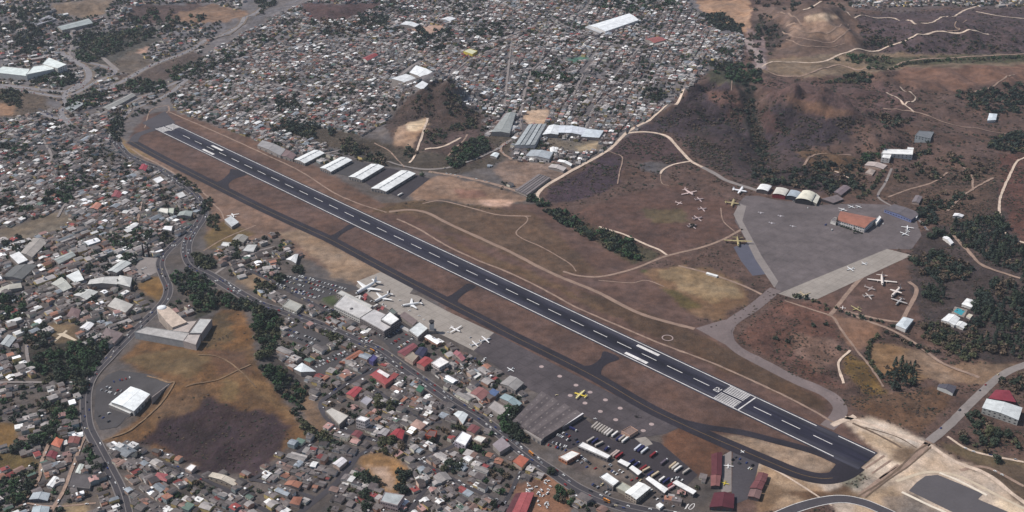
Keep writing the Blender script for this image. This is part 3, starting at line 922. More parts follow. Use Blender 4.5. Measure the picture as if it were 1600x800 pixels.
ROADS = [  # name, px, width, material, z, ragged
    ('boulevard', BOUL, 17, ROADM, .30, 0), ('boulevard', BRANCH, 13.5, ROADM, .30, 0),
    ('highway', BOULEVARD, 15, HWYM, .28, 0), ('highway', [(0, 132), (60, 140), (95, 143), (120, 138), (137, 125), (138, 112), (128, 102), (112, 95), (95, 82)], 16, HWYM, .30, 0),
    ('highway', [(-60, 128), (0, 136), (60, 146), (105, 150), (150, 128), (180, 112), (140, 98), (115, 95)], 12, HWYM, .27, 0),
    ('highway', [(186, 190), (205, 172), (240, 158), (265, 146), (300, 120), (360, 95), (420, 82), (520, 62), (620, 62), (700, 50)], 12, HWYM, .27, 0),
    ('highway', [(105, 165), (100, 150), (112, 138), (128, 128)], 11, HWYM, .28, 0), ('highway', [(60, 176), (100, 186), (160, 176), (200, 160), (250, 140), (330, 105)], 11, HWYM, .27, 0),
    ('street', [(25, 0), (28, 40), (30, 75)], 9, GREYC, .26, 0), ('street', [(110, 40), (112, 70), (108, 85), (120, 95)], 8, GREYC, .26, 0), ('canal', [(145, 82), (160, 90), (172, 100), (184, 110)], 12, GREYC, .26, 0),
    ('street', [(330, 110), (420, 130), (500, 150), (560, 150)], 6, GREYC, .25, .1), ('street', [(440, 70), (520, 100), (600, 120)], 6, GREYC, .25, .1), ('street', [(380, 180), (470, 150), (560, 120), (640, 90)], 6, GREYC, .25, .1),
    ('street', [(700, 120), (740, 90), (800, 70), (900, 60)], 6, GREYC, .25, .1), ('street', [(860, 30), (960, 70), (1060, 85), (1110, 95)], 6, GREYC, .25, .1), ('street', [(840, 130), (900, 135), (960, 150), (1010, 160)], 5, GREYC, .25, .1),
    ('street', [(960, 120), (985, 90), (1000, 72)], 5, GREYC, .25, .1),
    ('street', [(60, 170), (90, 180), (150, 168), (220, 146), (240, 130)], 8, ROADM, .27, 0),
    ('street', [(610, 132), (650, 100), (700, 85), (760, 70), (830, 42), (900, 22), (925, 0), (930, -20)], 9, GREYC, .26, 0),
    ('street', [(812, 210), (816, 160), (830, 112), (856, 90)], 7, GREYC, .25, .1), ('street', [(895, 150), (912, 115), (932, 92)], 6, GREYC, .25, .1),
    ('street', [(788, 165), (795, 100), (800, 60)], 6, GREYC, .25, .1), ('street', [(915, 200), (935, 160), (990, 120)], 5, GREYC, .25, .1),
    ('street', [(465, 255), (520, 238), (560, 235), (640, 262), (700, 262), (740, 250), (790, 225), (812, 205)], 7, GREYC, .25, .1),
    ('street', [(670, 268), (740, 280), (800, 296), (835, 312)], 9, BROWND, .24, .45),
    ('street', [(800, 250), (782, 232), (810, 212)], 6, BROWND, .24, .45),
    # white dirt roads of the east side
    ('dirt_road', [(1068, 140), (1046, 164), (987, 202), (950, 235), (905, 261), (865, 283), (846, 296), (839, 308), (850, 319)], 8, PALED, .26, .15),
    ('dirt_road', [(978, 208), (1005, 206), (1030, 209), (1047, 217), (1064, 236), (1080, 252), (1097, 261)], 7.5, PALED, .26, .15),
    ('dirt_road', [(1097, 261), (1118, 272), (1135, 282), (1165, 292), (1200, 303)], 11, GREYC, .25, .15),
    ('dirt_road', [(1078, 252), (1052, 257), (1036, 266), (1032, 272)], 5, PALED, .25, .15),
    ('dirt_track', [(950, 236), (972, 246), (968, 270), (965, 288)], 2.5, BROWND, .24, .45),
    ('dirt_track', [(1032, 270), (1034, 286), (1045, 290)], 2, BROWND, .24, .45),
    ('dirt_road', [(936, 355), (975, 367), (1020, 387), (1042, 399)], 4.5, PALED, .24, .15),
    ('dirt_road', [(1160, 358), (1130, 374), (1095, 387), (1042, 400), (990, 420), (940, 432), (905, 431), (880, 424)], 5.5, BROWND, .24, .15),
    ('dirt_track', [(1126, 325), (1130, 345), (1148, 362)], 2.5, BROWND, .23, .45),
    ('dirt_track', [(800, 337), (820, 338), (824, 345), (807, 362), (815, 372), (850, 388), (890, 412), (900, 424)], 2.6, BROWND, .23, .45),
    ('dirt_road', [(608, 331), (640, 328), (668, 333), (700, 349), (750, 372), (800, 395), (860, 426), (930, 455), (1000, 490), (1085, 514)], 8, paint('faded_track', (142, 120, 106), .95, .15, .05, .5), .22, .2),
    ('dirt_track', [(620, 342), (655, 358), (700, 385), (750, 408), (800, 428), (860, 458), (900, 480), (960, 506), (1030, 536), (1110, 566), (1200, 606), (1260, 636), (1302, 660)], 4, BROWND, .24, .45),
    ('dirt_track', [(262, 174), (290, 186), (350, 212), (420, 244), (470, 268), (520, 300), (560, 318), (604, 332)], 3.5, BROWND, .24, .45),
    ('dirt_track', [(330, 312), (300, 288), (250, 258), (222, 244), (205, 232)], 4, BROWND, .24, .45),
    ('dirt_track', [(250, 183), (264, 173), (263, 166)], 4, BROWND, .24, .45), ('dirt_track', [(226, 200), (236, 172), (264, 164)], 3, BROWND, .23, .45),
    ('dirt_track', [(330, 316), (345, 330), (350, 342)], 3, BROWND, .24, .45), ('dirt_track', [(318, 392), (352, 372), (400, 352)], 3, BROWND, .24, .45),
    ('dirt_track', [(660, 318), (690, 314), (740, 326), (780, 336), (830, 338)], 4, BROWND, .22, .2),
    ('dirt_track', [(1038, 448), (1010, 438), (985, 442), (935, 438)], 2.5, BROWND, .22, .2),
    ('dirt_track', [(1060, 415), (1110, 428), (1160, 446), (1190, 460)], 5, BROWND, .22, .25),
    ('dirt_road', [(1185, 107), (1215, 118), (1262, 116), (1310, 102), (1362, 106), (1420, 95), (1500, 90), (1620, 84)], 6, BROWND, .24, .45),
    ('dirt_road', [(1205, 97), (1280, 97), (1330, 80), (1375, 79), (1410, 66), (1460, 50), (1510, 48), (1545, 54)], 6, PALED, .24, .35),
    ('dirt_road', [(1370, 28), (1400, 30), (1430, 38), (1460, 34), (1500, 20), (1525, 10)], 6, PALED, .24, .35), ('dirt_road', [(1525, 18), (1570, 26), (1640, 32)], 6, PALED, .24, .35),
    ('dirt_track', [(1385, 145), (1400, 152), (1414, 165), (1428, 176)], 4, PALED, .24, .35), ('dirt_track', [(1414, 164), (1430, 155), (1424, 146), (1406, 136)], 4, PALED, .24, .35),
    ('dirt_track', [(1380, 170), (1440, 178), (1500, 198), (1560, 208), (1640, 212)], 4, BROWND, .23, .25),
    ('dirt_track', [(1510, 146), (1550, 136), (1585, 117)], 4, BROWND, .24, .45),
    ('dirt_track', [(1255, 260), (1275, 242), (1330, 243)], 5, BROWND, .24, .3), ('dirt_track', [(1300, 266), (1315, 272), (1334, 282)], 4, PALED, .24, .35),
    ('lane', [(1393, 264), (1382, 288), (1372, 306), (1386, 318), (1430, 340), (1450, 360)], 5, GREYC, .24, .1),
    ('dirt_track', [(1388, 308), (1420, 296), (1460, 284), (1480, 270)], 4, BROWND, .23, .45),
    ('dirt_road', [(1480, 330), (1495, 315), (1510, 302), (1530, 290), (1552, 278)], 5, BROWND, .24, .45), ('dirt_track', [(1520, 298), (1518, 275), (1505, 262)], 4, BROWND, .24, .45),
    ('dirt_road', [(1615, 242), (1590, 252), (1575, 280), (1563, 310), (1562, 340), (1572, 366), (1600, 380), (1640, 382)], 5, PALED, .25, .35),
    ('dirt_road', [(1490, 368), (1512, 392), (1530, 412), (1560, 425), (1610, 440)], 6, BROWND, .24, .45),
    ('dirt_track', [(1226, 470), (1270, 484), (1300, 495), (1312, 512), (1340, 550), (1372, 592), (1380, 605)], 4, BROWND, .24, .45),
    ('dirt_track', [(1328, 548), (1310, 568), (1318, 600)], 4, PALED, .23, .3),
    ('dirt_road', [(1330, 492), (1400, 520), (1440, 545), (1480, 572), (1530, 590)], 6, BROWND, .23, .25),
    ('dirt_road', [(1296, 494), (1340, 440), (1378, 408)], 7, BROWND, .22, .15), ('dirt_road', [(1410, 500), (1432, 455), (1420, 440)], 7, BROWND, .22, .15), ('dirt_road', [(1320, 486), (1380, 500), (1425, 506)], 6, BROWND, .22, .2),
    ('road', [(1640, 558), (1590, 574), (1560, 590), (1525, 622), (1485, 662), (1452, 690)], 13, GREYC, .26, .1),
    ('dirt_road', [(1452, 690), (1420, 722), (1380, 748), (1345, 775)], 9, BROWND, .25, .1),
    ('dirt_road', [(1320, 652), (1350, 660), (1400, 678), (1450, 694)], 6, PALED, .25, .35), ('dirt_road', [(1300, 665), (1316, 658), (1336, 650)], 8, PALED, .25, .35),
    ('dirt_road', [(1450, 694), (1490, 720), (1540, 740), (1580, 770), (1620, 800)], 7, PALED, .25, .35),
    ('dirt_road', [(1400, 752), (1450, 738), (1500, 745), (1560, 775), (1610, 800)], 5, paint('cream_gravel', (196, 180, 158), .95, .1, .1, .6), .26, .2),
    ('ring_road', [(1130, 832), (1180, 820), (1215, 806), (1250, 792), (1290, 782), (1320, 780), (1350, 786), (1375, 796), (1400, 808), (1430, 830), (1450, 870)], 14, ASPH, .30, 0),
    ('dirt_track', [(1186, 722), (1230, 745), (1300, 790)], 3, PALED, .24, .3),
    ('ditch', [(1332, 661), (1360, 674), (1392, 690), (1408, 700)], 3.5, paint('ditch_earth', (104, 88, 74), .95, .2, .1, .6), .25, .4),
    ('ditch', [(1352, 668), (1400, 682), (1432, 700)], 2, paint('ditch_earth', (104, 88, 74)), .25, .4),
    ('dirt_track', [(1352, 732), (1382, 712)], 3, BROWND, .25, .3), ('dirt_track', [(1362, 740), (1394, 718)], 3, BROWND, .25, .3), ('dirt_track', [(1374, 748), (1404, 726)], 3, BROWND, .25, .3),
    ('cart_road', [(1450, 694), (1428, 708), (1400, 736), (1370, 758), (1340, 776)], 3, paint('ditch_earth', (104, 88, 74)), .3, .4), ('cart_road', [(1455, 698), (1420, 728), (1385, 752), (1352, 778)], 2, paint('ditch_earth', (104, 88, 74)), .32, .4),
    ('cream_bank', [(1468, 739), (1500, 752), (1542, 774)], 4, paint('cream_bank', (222, 210, 192), .95, .1, .1, .6), .3, .3), ('cream_bank', [(1409, 769), (1440, 784), (1475, 800), (1500, 812)], 4, paint('cream_bank', (222, 210, 192)), .3, .3),
    # quarry terraces and ravine paths
    ('dirt_track', [(1222, 50), (1240, 58), (1275, 64), (1310, 60), (1328, 48), (1325, 38)], 3.5, BROWND, .24, .3), ('dirt_track', [(1235, 44), (1255, 50), (1285, 52), (1308, 48), (1315, 38)], 3.5, BROWND, .24, .3),
    ('dirt_track', [(1215, 20), (1238, 26), (1252, 40), (1228, 44)], 3.5, BROWND, .24, .3), ('dirt_track', [(1255, 16), (1290, 12), (1320, 18), (1332, 28), (1345, 24), (1370, 28)], 5, PALED, .24, .3),
    ('dirt_track', [(1205, 97), (1190, 105), (1168, 118)], 5, PALED, .24, .35), ('dirt_track', [(1130, 128), (1140, 140), (1142, 150)], 2.5, BROWND, .24, .3),
    ('dirt_track', [(1228, 62), (1255, 72), (1290, 74), (1320, 68)], 2.5, BROWND, .24, .3), ('dirt_track', [(1480, 48), (1500, 44), (1492, 38), (1510, 32)], 3, BROWND, .24, .3),
    ('river_bed', [(1168, 60), (1178, 80), (1190, 100), (1180, 112), (1172, 118)], 26, paint('river_gravel', (146, 132, 128), .95, .2, .05, .4), .22, .25),
    # streets in town
    ('street', [(560, 710), (530, 750), (505, 772), (470, 800), (440, 830)], 9, ROADM, .26, .1), ('street', [(560, 712), (600, 690), (590, 690)], 7, ROADM, .25, .1),
    ('street', [(596, 690), (560, 680), (525, 665), (508, 650), (502, 630), (520, 615), (560, 590), (590, 575)], 8, ROADM, .26, .1),
    ('street', [(300, 742), (345, 762), (400, 790), (430, 806)], 7, ROADM, .26, .1), ('street', [(215, 712), (260, 726), (300, 742)], 6, ROADM, .25, .1),
    ('street', [(390, 752), (420, 735), (455, 715), (490, 690)], 7, ROADM, .25, .1), ('street', [(392, 750), (440, 760), (490, 778)], 6, ROADM, .25, .1),
    ('street', [(650, 720), (690, 705), (720, 690), (750, 668)], 6, ROADM, .25, .1), ('street', [(645, 715), (700, 745), (740, 765), (790, 790), (800, 800)], 6, ROADM, .25, .1),
    ('street', [(640, 800), (660, 770), (690, 742), (700, 745)], 6, ROADM, .25, .1), ('street', [(775, 800), (795, 775), (810, 745), (832, 720)], 6, ROADM, .25, .1),
    ('street', [(575, 600), (610, 625), (660, 655), (690, 660)], 6, ROADM, .25, .1), ('street', [(30, 300), (60, 270), (80, 245), (65, 215)], 6, GREYC, .25, .1),
    ('street', [(0, 470), (40, 455), (90, 438), (140, 420), (180, 400)], 6, ROADM, .25, .1), ('street', [(0, 535), (40, 505), (80, 478), (100, 466)], 5, ROADM, .25, .1), ('street', [(35, 495), (42, 520), (42, 550), (46, 572)], 5, GREYC, .25, .1),
    ('street', [(90, 340), (112, 308), (145, 292), (180, 285)], 5, GREYC, .25, .1), ('street', [(212, 370), (218, 330), (222, 312)], 5, BROWND, .25, .1),
    ('street', [(-20, 600), (50, 598), (120, 598), (140, 600)], 6, GREYC, .25, .1), ('lane', [(80, 800), (98, 770), (112, 735), (125, 700), (134, 682)], 5, BROWND, .25, .15),
    ('lane', [(36, 786), (60, 750), (66, 720), (78, 690), (84, 676)], 5, BROWND, .25, .15), ('lane', [(36, 786), (80, 792), (150, 786)], 3, BROWND, .25, .15),
    ('street', [(330, 432), (360, 412), (395, 395), (430, 385)], 5, GREYC, .25, .1), ('street', [(385, 420), (430, 442), (470, 465), (520, 490), (560, 506)], 8, ROADM, .24, .1),
    ('dirt_track', [(640, 255), (655, 225), (662, 205), (668, 185)], 5, PALED, .25, .35), ('dirt_track', [(585, 224), (612, 240), (632, 262)], 3, BROWND, .25, .4), ('dirt_track', [(664, 234), (690, 230), (720, 215)], 6, PALED, .25, .35), ('dirt_track', [(700, 244), (724, 220), (730, 210)], 4, BROWND, .25, .4),
    ('dirt_track', [(400, 606), (345, 560), (310, 555)], 2.2, FIELDT, .24, .45), ('dirt_track', [(160, 690), (210, 668), (270, 604), (262, 598), (230, 588)], 2.6, FIELDT, .24, .45), ('dirt_track', [(392, 570), (350, 590), (290, 605)], 2.0, FIELDT, .24, .3),
    ('street', [(1500, 735), (1540, 730), (1600, 760)], 5, BROWND, .24, .1), ('street', [(1480, 682), (1520, 705), (1600, 722)], 4, PALED, .24, .1),
]
ROADP = []
VERGE = paint('dry_verge', (112, 100, 90), .95, .3, .03, .4)
for nm, pts, w, mt, z, rag in ROADS:
    P = px_line(pts, 3.0 if rag >= .3 and w < 9 else 6.0)
    strip(nm, P, w, z, mt, rag=rag)
    if nm == 'highway':
        strip('verge', P, w + 13, z - .10, VERGE, rag=.3)
    ROADP.append((nm, P if len(P) < 3 else P[::2] if rag >= .3 and w < 9 else P, w))
    block_world(P, w / 2 + 4.0)
KERB = paint('pale_kerb', (122, 116, 114), .85, .1, .1, .6)
for P in (ROADP[0][1], ROADP[1][1]):
    strip('median_kerb', P, 1.0, .42, KERB)
    strip('pavement', P, 1.5, .42, KERB, off=(17 if P is ROADP[0][1] else 13.5) / 2 + 1.0)
    strip('pavement', P, 1.5, .42, KERB, off=-(17 if P is ROADP[0][1] else 13.5) / 2 - 1.0)
    lw = 4.2 if P is ROADP[0][1] else 3.3
P = px_line([(1130, 832), (1180, 820), (1215, 806), (1250, 792), (1290, 782), (1320, 780), (1350, 786), (1375, 796), (1400, 808), (1430, 830), (1450, 870)])
for o_ in (-7.4, 7.4):
    strip('road_edge_line', P, 0.9, .36, WHITEP, off=o_)
# ------------------------------------------------------------------ describing where a thing stands
MARKS = [
    ('the passenger terminal', 575, 485), ('the control tower', 675, 512), ('the yellow parked aeroplane', 906, 617),
    ('the sawtooth-roofed warehouse', 853, 652), ('the lorry yard', 985, 705), ('the white supermarket', 203, 622),
    ('the curved-top shopping mall', 272, 510), ('the burnt field', 345, 690), ('the round dirt field', 603, 738),
    ('the octagonal grey hall', 613, 772), ('the long red shed', 814, 786), ('the glaring white villa', 724, 686),
    ('the red-roofed restaurant', 601, 590), ('the pale bend warehouse', 524, 652), ('the white depot', 997, 766),
    ('the dark-red shed rows', 1122, 732), ('the slate slab', 1490, 772), ('the red-and-white warehouse', 1568, 636),
    ('the turquoise pool', 1495, 486), ('the orange-roofed barracks', 1336, 346), ('the arched hangars', 1240, 302),
    ('the U-shaped white school', 1402, 240), ('the oval sports ground', 838, 182), ('the quarry hill', 670, 165),
    ('the white factory roofs', 650, 120), ('the huge white shed', 957, 35), ('the white hilltop mall', 60, 104),
    ('the striped white hangars', 575, 270), ('the red sports court', 70, 260), ('the pale vaulted hall', 195, 436),
    ('the white L-shaped works', 112, 440), ('the wooded hollow', 95, 570), ('the cream crossed paths', 100, 523),
    ('the boulevard bend', 316, 335), ('the far runway end', 258, 196), ('the brown triangle lot', 242, 452),
    ('the yellow block', 734, 82), ('the red-roofed school', 578, 90), ('the grey-roofed factory', 842, 211),
    ('the black tower cluster', 228, 396), ('the salmon canopy', 945, 668), ('the tall white block', 565, 662),
    ('the red court villa', 618, 680), ('the pink-roofed blocks', 660, 590), ('the old transport planes', 1090, 325),
    ('the bare terraces', 1270, 55), ('the hedge-ringed clearing', 1400, 560), ('the orange-roofed compound', 92, 690),
    ('the white roof cluster', 15, 660), ('the straight dirt lane', 98, 770), ('the ring road', 1320, 782),
    ('the cypress pair', 1330, 355), ('the terraced white rows', 1440, 2), ('the riverside trees', 1165, 120),
    ('the airline car park', 480, 445), ('the quarry track', 650, 230), ('the valley wood', 930, 365),
    ('the boulevard overpass', 410, 482), ('the field belt', 350, 470), ('the orange terrace', 455, 750),
]
_mk = np.array([(a, b) for _, a, b in MARKS], float)
ORD = ['', 'second ', 'third ', 'fourth ', 'fifth ', 'sixth ', 'seventh ', 'eighth ', 'ninth ', 'tenth ', 'eleventh ', 'twelfth ', 'thirteenth ', 'fourteenth ', 'fifteenth ', 'sixteenth ', 'seventeenth ', 'eighteenth ', 'nineteenth ', 'twentieth ']
SIDES = ['right of', 'below right of', 'below', 'below left of', 'left of', 'above left of', 'above', 'above right of']


def place_labels(items):
    """items: (object, look, px, py). Each gets a label that says which one: look, side of a landmark, rank of nearness."""
    bins = {}
    for o, look, px, py in items:
        d = np.hypot((_mk[:, 0] - px), (_mk[:, 1] - py) * 1.3)
        i = int(np.argmin(d))
        k = int(round(math.atan2(py - _mk[i, 1], px - _mk[i, 0]) / (math.pi / 4))) % 8
        bins.setdefault((look, i, k), []).append((float(d[i]), o))
    for (look, i, k), L in bins.items():
        L.sort(key=lambda q: q[0])
        for n, (_, o) in enumerate(L):
            if len(L) == 1:
                o['label'] = f'{look} {SIDES[k]} {MARKS[i][0]}'
            elif n < len(ORD):
                o['label'] = f'{look}, {ORD[n]}nearest going {SIDES[k].replace(" of", "")} from {MARKS[i][0]}'
            else:
                o['label'] = f'{look}, number {n + 1} going {SIDES[k].replace(" of", "")} from {MARKS[i][0]}'


# ------------------------------------------------------------------ buildings
GLASS = paint('dark_window_glass', (38, 42, 50), 0.25, 0.1, 0.3, 1)
DOORM = paint('roller_door', (92, 92, 96), 0.6, 0.1, 0.3, 1)


def box_mesh(name, x0, x1, y0, y1, z0, z1, mat):
    v = [(x0, y0, z0), (x1, y0, z0), (x1, y1, z0), (x0, y1, z0), (x0, y0, z1), (x1, y0, z1), (x1, y1, z1), (x0, y1, z1)]
    return mesh(name, v, [(0, 3, 2, 1), (4, 5, 6, 7), (0, 1, 5, 4), (1, 2, 6, 5), (2, 3, 7, 6), (3, 0, 4, 7)], [mat])


def prism(name, ring, z0, z1, mat, top=True):
    """Solid over a polygon ring (local xy)."""
    r = np.asarray(ring, float)
    a = sum(r[i][0] * r[(i + 1) % len(r)][1] - r[(i + 1) % len(r)][0] * r[i][1] for i in range(len(r)))
    if a < 0:
        r = r[::-1]
    n = len(r)
    z0 = np.broadcast_to(z0, n)
    z1 = np.broadcast_to(z1, n)
    v = [(*r[i], z0[i]) for i in range(n)] + [(*r[i], z1[i]) for i in range(n)]
    f = [(i, (i + 1) % n, n + (i + 1) % n, n + i) for i in range(n)]
    f.append(tuple(range(n - 1, -1, -1)))
    if top:
        f.append(tuple(range(n, 2 * n)))
    return mesh(name, v, f, [mat])


def slab(name, quad, th, mat):
    """A thick sheet over four 3-D corners (local)."""
    q = [Vector(p) for p in quad]
    nn = (q[1] - q[0]).cross(q[3] - q[0])
    if nn.z < 0:
        q = q[::-1]
    v = [p - Vector((0, 0, th)) for p in q] + q
    return mesh(name, v, [(3, 2, 1, 0), (4, 5, 6, 7), (0, 1, 5, 4), (1, 2, 6, 5), (2, 3, 7, 6), (3, 0, 4, 7)], [mat])


def lerp(a, b, t):
    return a + (b - a) * t


ALLB = []


def building(name, label, cat, pix, h, roof, wall, style='flat', group=None, rise=None, bays=4, win=0, doors=0, skyl=0, vents=0, drop=0.0, over=0.5, gap=3.0, base=None):
    """pix: the four roof corners in the photo; corner 0->1 is one eave (gables: the ridge runs along 0->1)."""
    p = np.asarray(pix, float)
    W = at(p[:, 0], p[:, 1], h)
    for _ in range(4):      # one level roof over sloping ground
        zl = float(H(W[:, 0], W[:, 1]).mean()) + h
        W = np.c_[np.stack(plane_at(p[:, 0], p[:, 1], zl), 1), np.full(len(p), zl)]
    g = H(W[:, 0], W[:, 1])
    c = W[:, :2].mean(0)
    z = float(g.mean())
    t = empty(name, (*c, z))
    tag(t, label, cat, group)
    L = W[:, :2] - c
    lo = float(g.min()) - z - 0.8 - drop
    hh = h
    gpx = [proj(W[i, 0], W[i, 1], g[i]) for i in range(4)]
    block_poly([(float(a), float(b)) for a, b in gpx])
    block_poly([tuple(q) for q in p])
    block_world([tuple(q[:2]) for q in W], gap)
    if isinstance(roof, tuple):
        g_ = sum(roof) / 3
        roof = tuple(int(round(q + (g_ - q) * .3)) for q in roof)
        rgb_ = roof
        roof = paint('roof_%d_%d_%d' % rgb_, rgb_, 0.5, 0.18, 0.09, 0.7)
        roof_shade = paint('roof_shade_%d_%d_%d' % rgb_, tuple(int(q * .86) for q in rgb_), 0.5, 0.2, 0.09, 0.7)  # darker copy: shading of alternate sawtooth bays put into the colour
    if isinstance(wall, tuple):
        wall = paint('wall_%d_%d_%d' % wall, wall, 0.85, 0.14, 0.15, 0.9)
    A, B, C, D = [L[i] for i in range(4)]
    ar = sum(L[i][0] * L[(i + 1) % 4][1] - L[(i + 1) % 4][0] * L[i][1] for i in range(4))
    wid = (np.linalg.norm(D - A) + np.linalg.norm(C - B)) / 2
    leng = (np.linalg.norm(B - A) + np.linalg.norm(C - D)) / 2
    if rise is None:
        rise = wid * 0.22 if style == 'arch' else min(wid * .10, 2.6)
    link('wall', prism('wall', L, lo, hh - (0.35 if style == 'flat' else 0.0), wall), t)

    def P(u, v, zz):
        q = lerp(lerp(A, B, u), lerp(D, C, u), v)
        return (float(q[0]), float(q[1]), zz)
    eu, ev = over / max(leng, 1), over / max(wid, 1)
    if style == 'flat':
        link('roof', prism('roof', [P(-.2 / leng, -.2 / wid, 0)[:2], P(1 + .2 / leng, -.2 / wid, 0)[:2], P(1 + .2 / leng, 1 + .2 / wid, 0)[:2], P(-.2 / leng, 1 + .2 / wid, 0)[:2]], hh - 0.35, hh, roof), t)
        for (u0, v0, u1, v1) in ((0, 0, 1, 0), (1, 0, 1, 1), (1, 1, 0, 1), (0, 1, 0, 0)):
            if min(leng, wid) > 9:
                a_, b_ = np.array(P(u0, v0, 0)[:2]), np.array(P(u1, v1, 0)[:2])
                d_ = (b_ - a_) / np.linalg.norm(b_ - a_)
                n_ = np.array([-d_[1], d_[0]]) * (1 if ar > 0 else -1)
                link('parapet', prism('parapet', [a_ + d_ * .35, b_ + d_ * .0, b_ + n_ * .35 + d_ * .0, a_ + d_ * .35 + n_ * .35], hh + 0.003, hh + 0.8, wall), t)
    elif style == 'gable':
        link('roof', slab('roof', [P(-eu, -ev, hh), P(1 + eu, -ev, hh), P(1 + eu, .5, hh + rise), P(-eu, .5, hh + rise)], .3, roof), t)
        link('roof', slab('roof', [P(-eu, .5, hh + rise), P(1 + eu, .5, hh + rise), P(1 + eu, 1 + ev, hh), P(-eu, 1 + ev, hh)], .3, roof), t)
        for u in (0.0, 1.0):
            e = 0.01 if u == 0 else -0.01
            q = [P(u, 0.01, hh - .05), P(u, .99, hh - .05), P(u, .5, hh + rise - .32), P(u + e, 0.01, hh - .05), P(u + e, .99, hh - .05), P(u + e, .5, hh + rise - .32)]
            link('gable_end', mesh('gable_end', q, [(0, 1, 2), (5, 4, 3), (0, 3, 4, 1), (1, 4, 5, 2), (2, 5, 3, 0)], [wall]), t)
        link('ridge_cap', slab('ridge_cap', [P(-eu, .5 - .5 / wid, hh + rise - .02), P(1 + eu, .5 - .5 / wid, hh + rise - .02), P(1 + eu, .5 + .5 / wid, hh + rise + .22), P(-eu, .5 + .5 / wid, hh + rise + .22)], .12, roof), t)
    elif style == 'shed':
        link('roof', slab('roof', [P(-eu, -ev, hh + rise), P(1 + eu, -ev, hh + rise), P(1 + eu, 1 + ev, hh + .1), P(-eu, 1 + ev, hh + .1)], .3, roof), t)
    elif style == 'arch':
        n = 12
        v, f = [], []
        for u in (-eu, 1 + eu):
            for k in range(n + 1):
                a_ = math.pi * (0.12 + 0.76 * k / n)
                s_ = (0.5 - 0.5 * math.cos(a_) / math.cos(math.pi * .12))
                zz = hh + rise * (math.sin(a_) - math.sin(math.pi * .12)) / (1 - math.sin(math.pi * .12))
                v += [P(u, s_, zz), P(u, s_, zz - .35)]
        m_ = 2 * (n + 1)
        for k in range(n):
            a0 = 2 * k
            f += [(a0, a0 + m_, a0 + m_ + 2, a0 + 2), (a0 + 1, a0 + 3, a0 + m_ + 3, a0 + m_ + 1), (a0, a0 + 2, a0 + 3, a0 + 1), (a0 + m_, a0 + m_ + 1, a0 + m_ + 3, a0 + m_ + 2)]
        f += [(0, 1, m_ + 1, m_), (m_ - 2, 2 * m_ - 2, 2 * m_ - 1, m_ - 1)]
        link('roof', mesh('roof', v, f, [roof], smooth=False), t)
        for u, e in ((0.03, .01), (0.97, -.01)):
            q = [P(u, k / n, hh + rise * max(0, math.sin(math.pi * (0.12 + .76 * k / n)) - .37) / .63 - .4) for k in range(n + 1)]
            q2 = [P(u + e, k / n, q[k][2]) for k in range(n + 1)]
            link('end_wall', mesh('end_wall', q + q2, [tuple(range(n + 1)), tuple(range(2 * n + 1, n, -1))] + [(k, k + n + 1, k + n + 2, k + 1) for k in range(n)], [wall]), t)
    elif style == 'saw':
        for k in range(bays):
            v0, v1 = k / bays, (k + 1) / bays
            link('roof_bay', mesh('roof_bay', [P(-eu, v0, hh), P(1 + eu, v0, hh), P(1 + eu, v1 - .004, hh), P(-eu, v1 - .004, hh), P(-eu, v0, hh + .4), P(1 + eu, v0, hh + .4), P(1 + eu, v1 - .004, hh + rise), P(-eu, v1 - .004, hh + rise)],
                                  [(0, 3, 2, 1), (4, 5, 6, 7), (0, 1, 5, 4), (1, 2, 6, 5), (2, 3, 7, 6), (3, 0, 4, 7)], [roof_shade if k % 2 else roof]), t)
            for s_ in range(skyl):
                u = (s_ + .5) / skyl
                zz = hh + .4 + (rise - .4) * .55
                link('skylight', slab('skylight', [P(u - 1.6 / leng, v0 + .50 / bays, hh + .43 + (rise - .4) * .5), P(u + 1.6 / leng, v0 + .50 / bays, hh + .43 + (rise - .4) * .5),
                                                   P(u + 1.6 / leng, v0 + .68 / bays, hh + .43 + (rise - .4) * .68), P(u - 1.6 / leng, v0 + .68 / bays, hh + .43 + (rise - .4) * .68)], .12, paint('skylight_sheet', (136, 126, 122), .5)), t)
    elif style == 'hip':
        k = min(.45, .5 * wid / max(leng, .1))
        R0_, R1_ = P(k, .5, hh + rise), P(1 - k, .5, hh + rise)
        e = [P(-eu, -ev, hh), P(1 + eu, -ev, hh), P(1 + eu, 1 + ev, hh), P(-eu, 1 + ev, hh)]
        b_ = [(x, y, z_ - .25) for x, y, z_ in e]
        link('roof', mesh('roof', e + [R0_, R1_] + b_, [(0, 1, 5, 4), (1, 2, 5), (2, 3, 4, 5), (3, 0, 4), (6, 7, 1, 0), (7, 8, 2, 1), (8, 9, 3, 2), (9, 6, 0, 3), (9, 8, 7, 6)], [roof]), t)
    if skyl and style in ('gable', 'flat', 'shed'):
        for s_ in range(skyl):
            for v in ((.25, .75) if style == 'gable' else (.5,)):
                u = (s_ + .5) / skyl

                def zz(vv):
                    return hh + (rise * (1 - abs(2 * vv - 1)) if style == 'gable' else rise * (1 - vv) if style == 'shed' else 0) + .09
                a_, b_ = v - 1.6 / wid, v + 1.6 / wid
                link('skylight', slab('skylight', [P(u - .5 / leng, a_, zz(a_)), P(u + .5 / leng, a_, zz(a_)), P(u + .5 / leng, b_, zz(b_)), P(u - .5 / leng, b_, zz(b_))], .05, paint('skylight_sheet', (136, 126, 122), .5)), t)
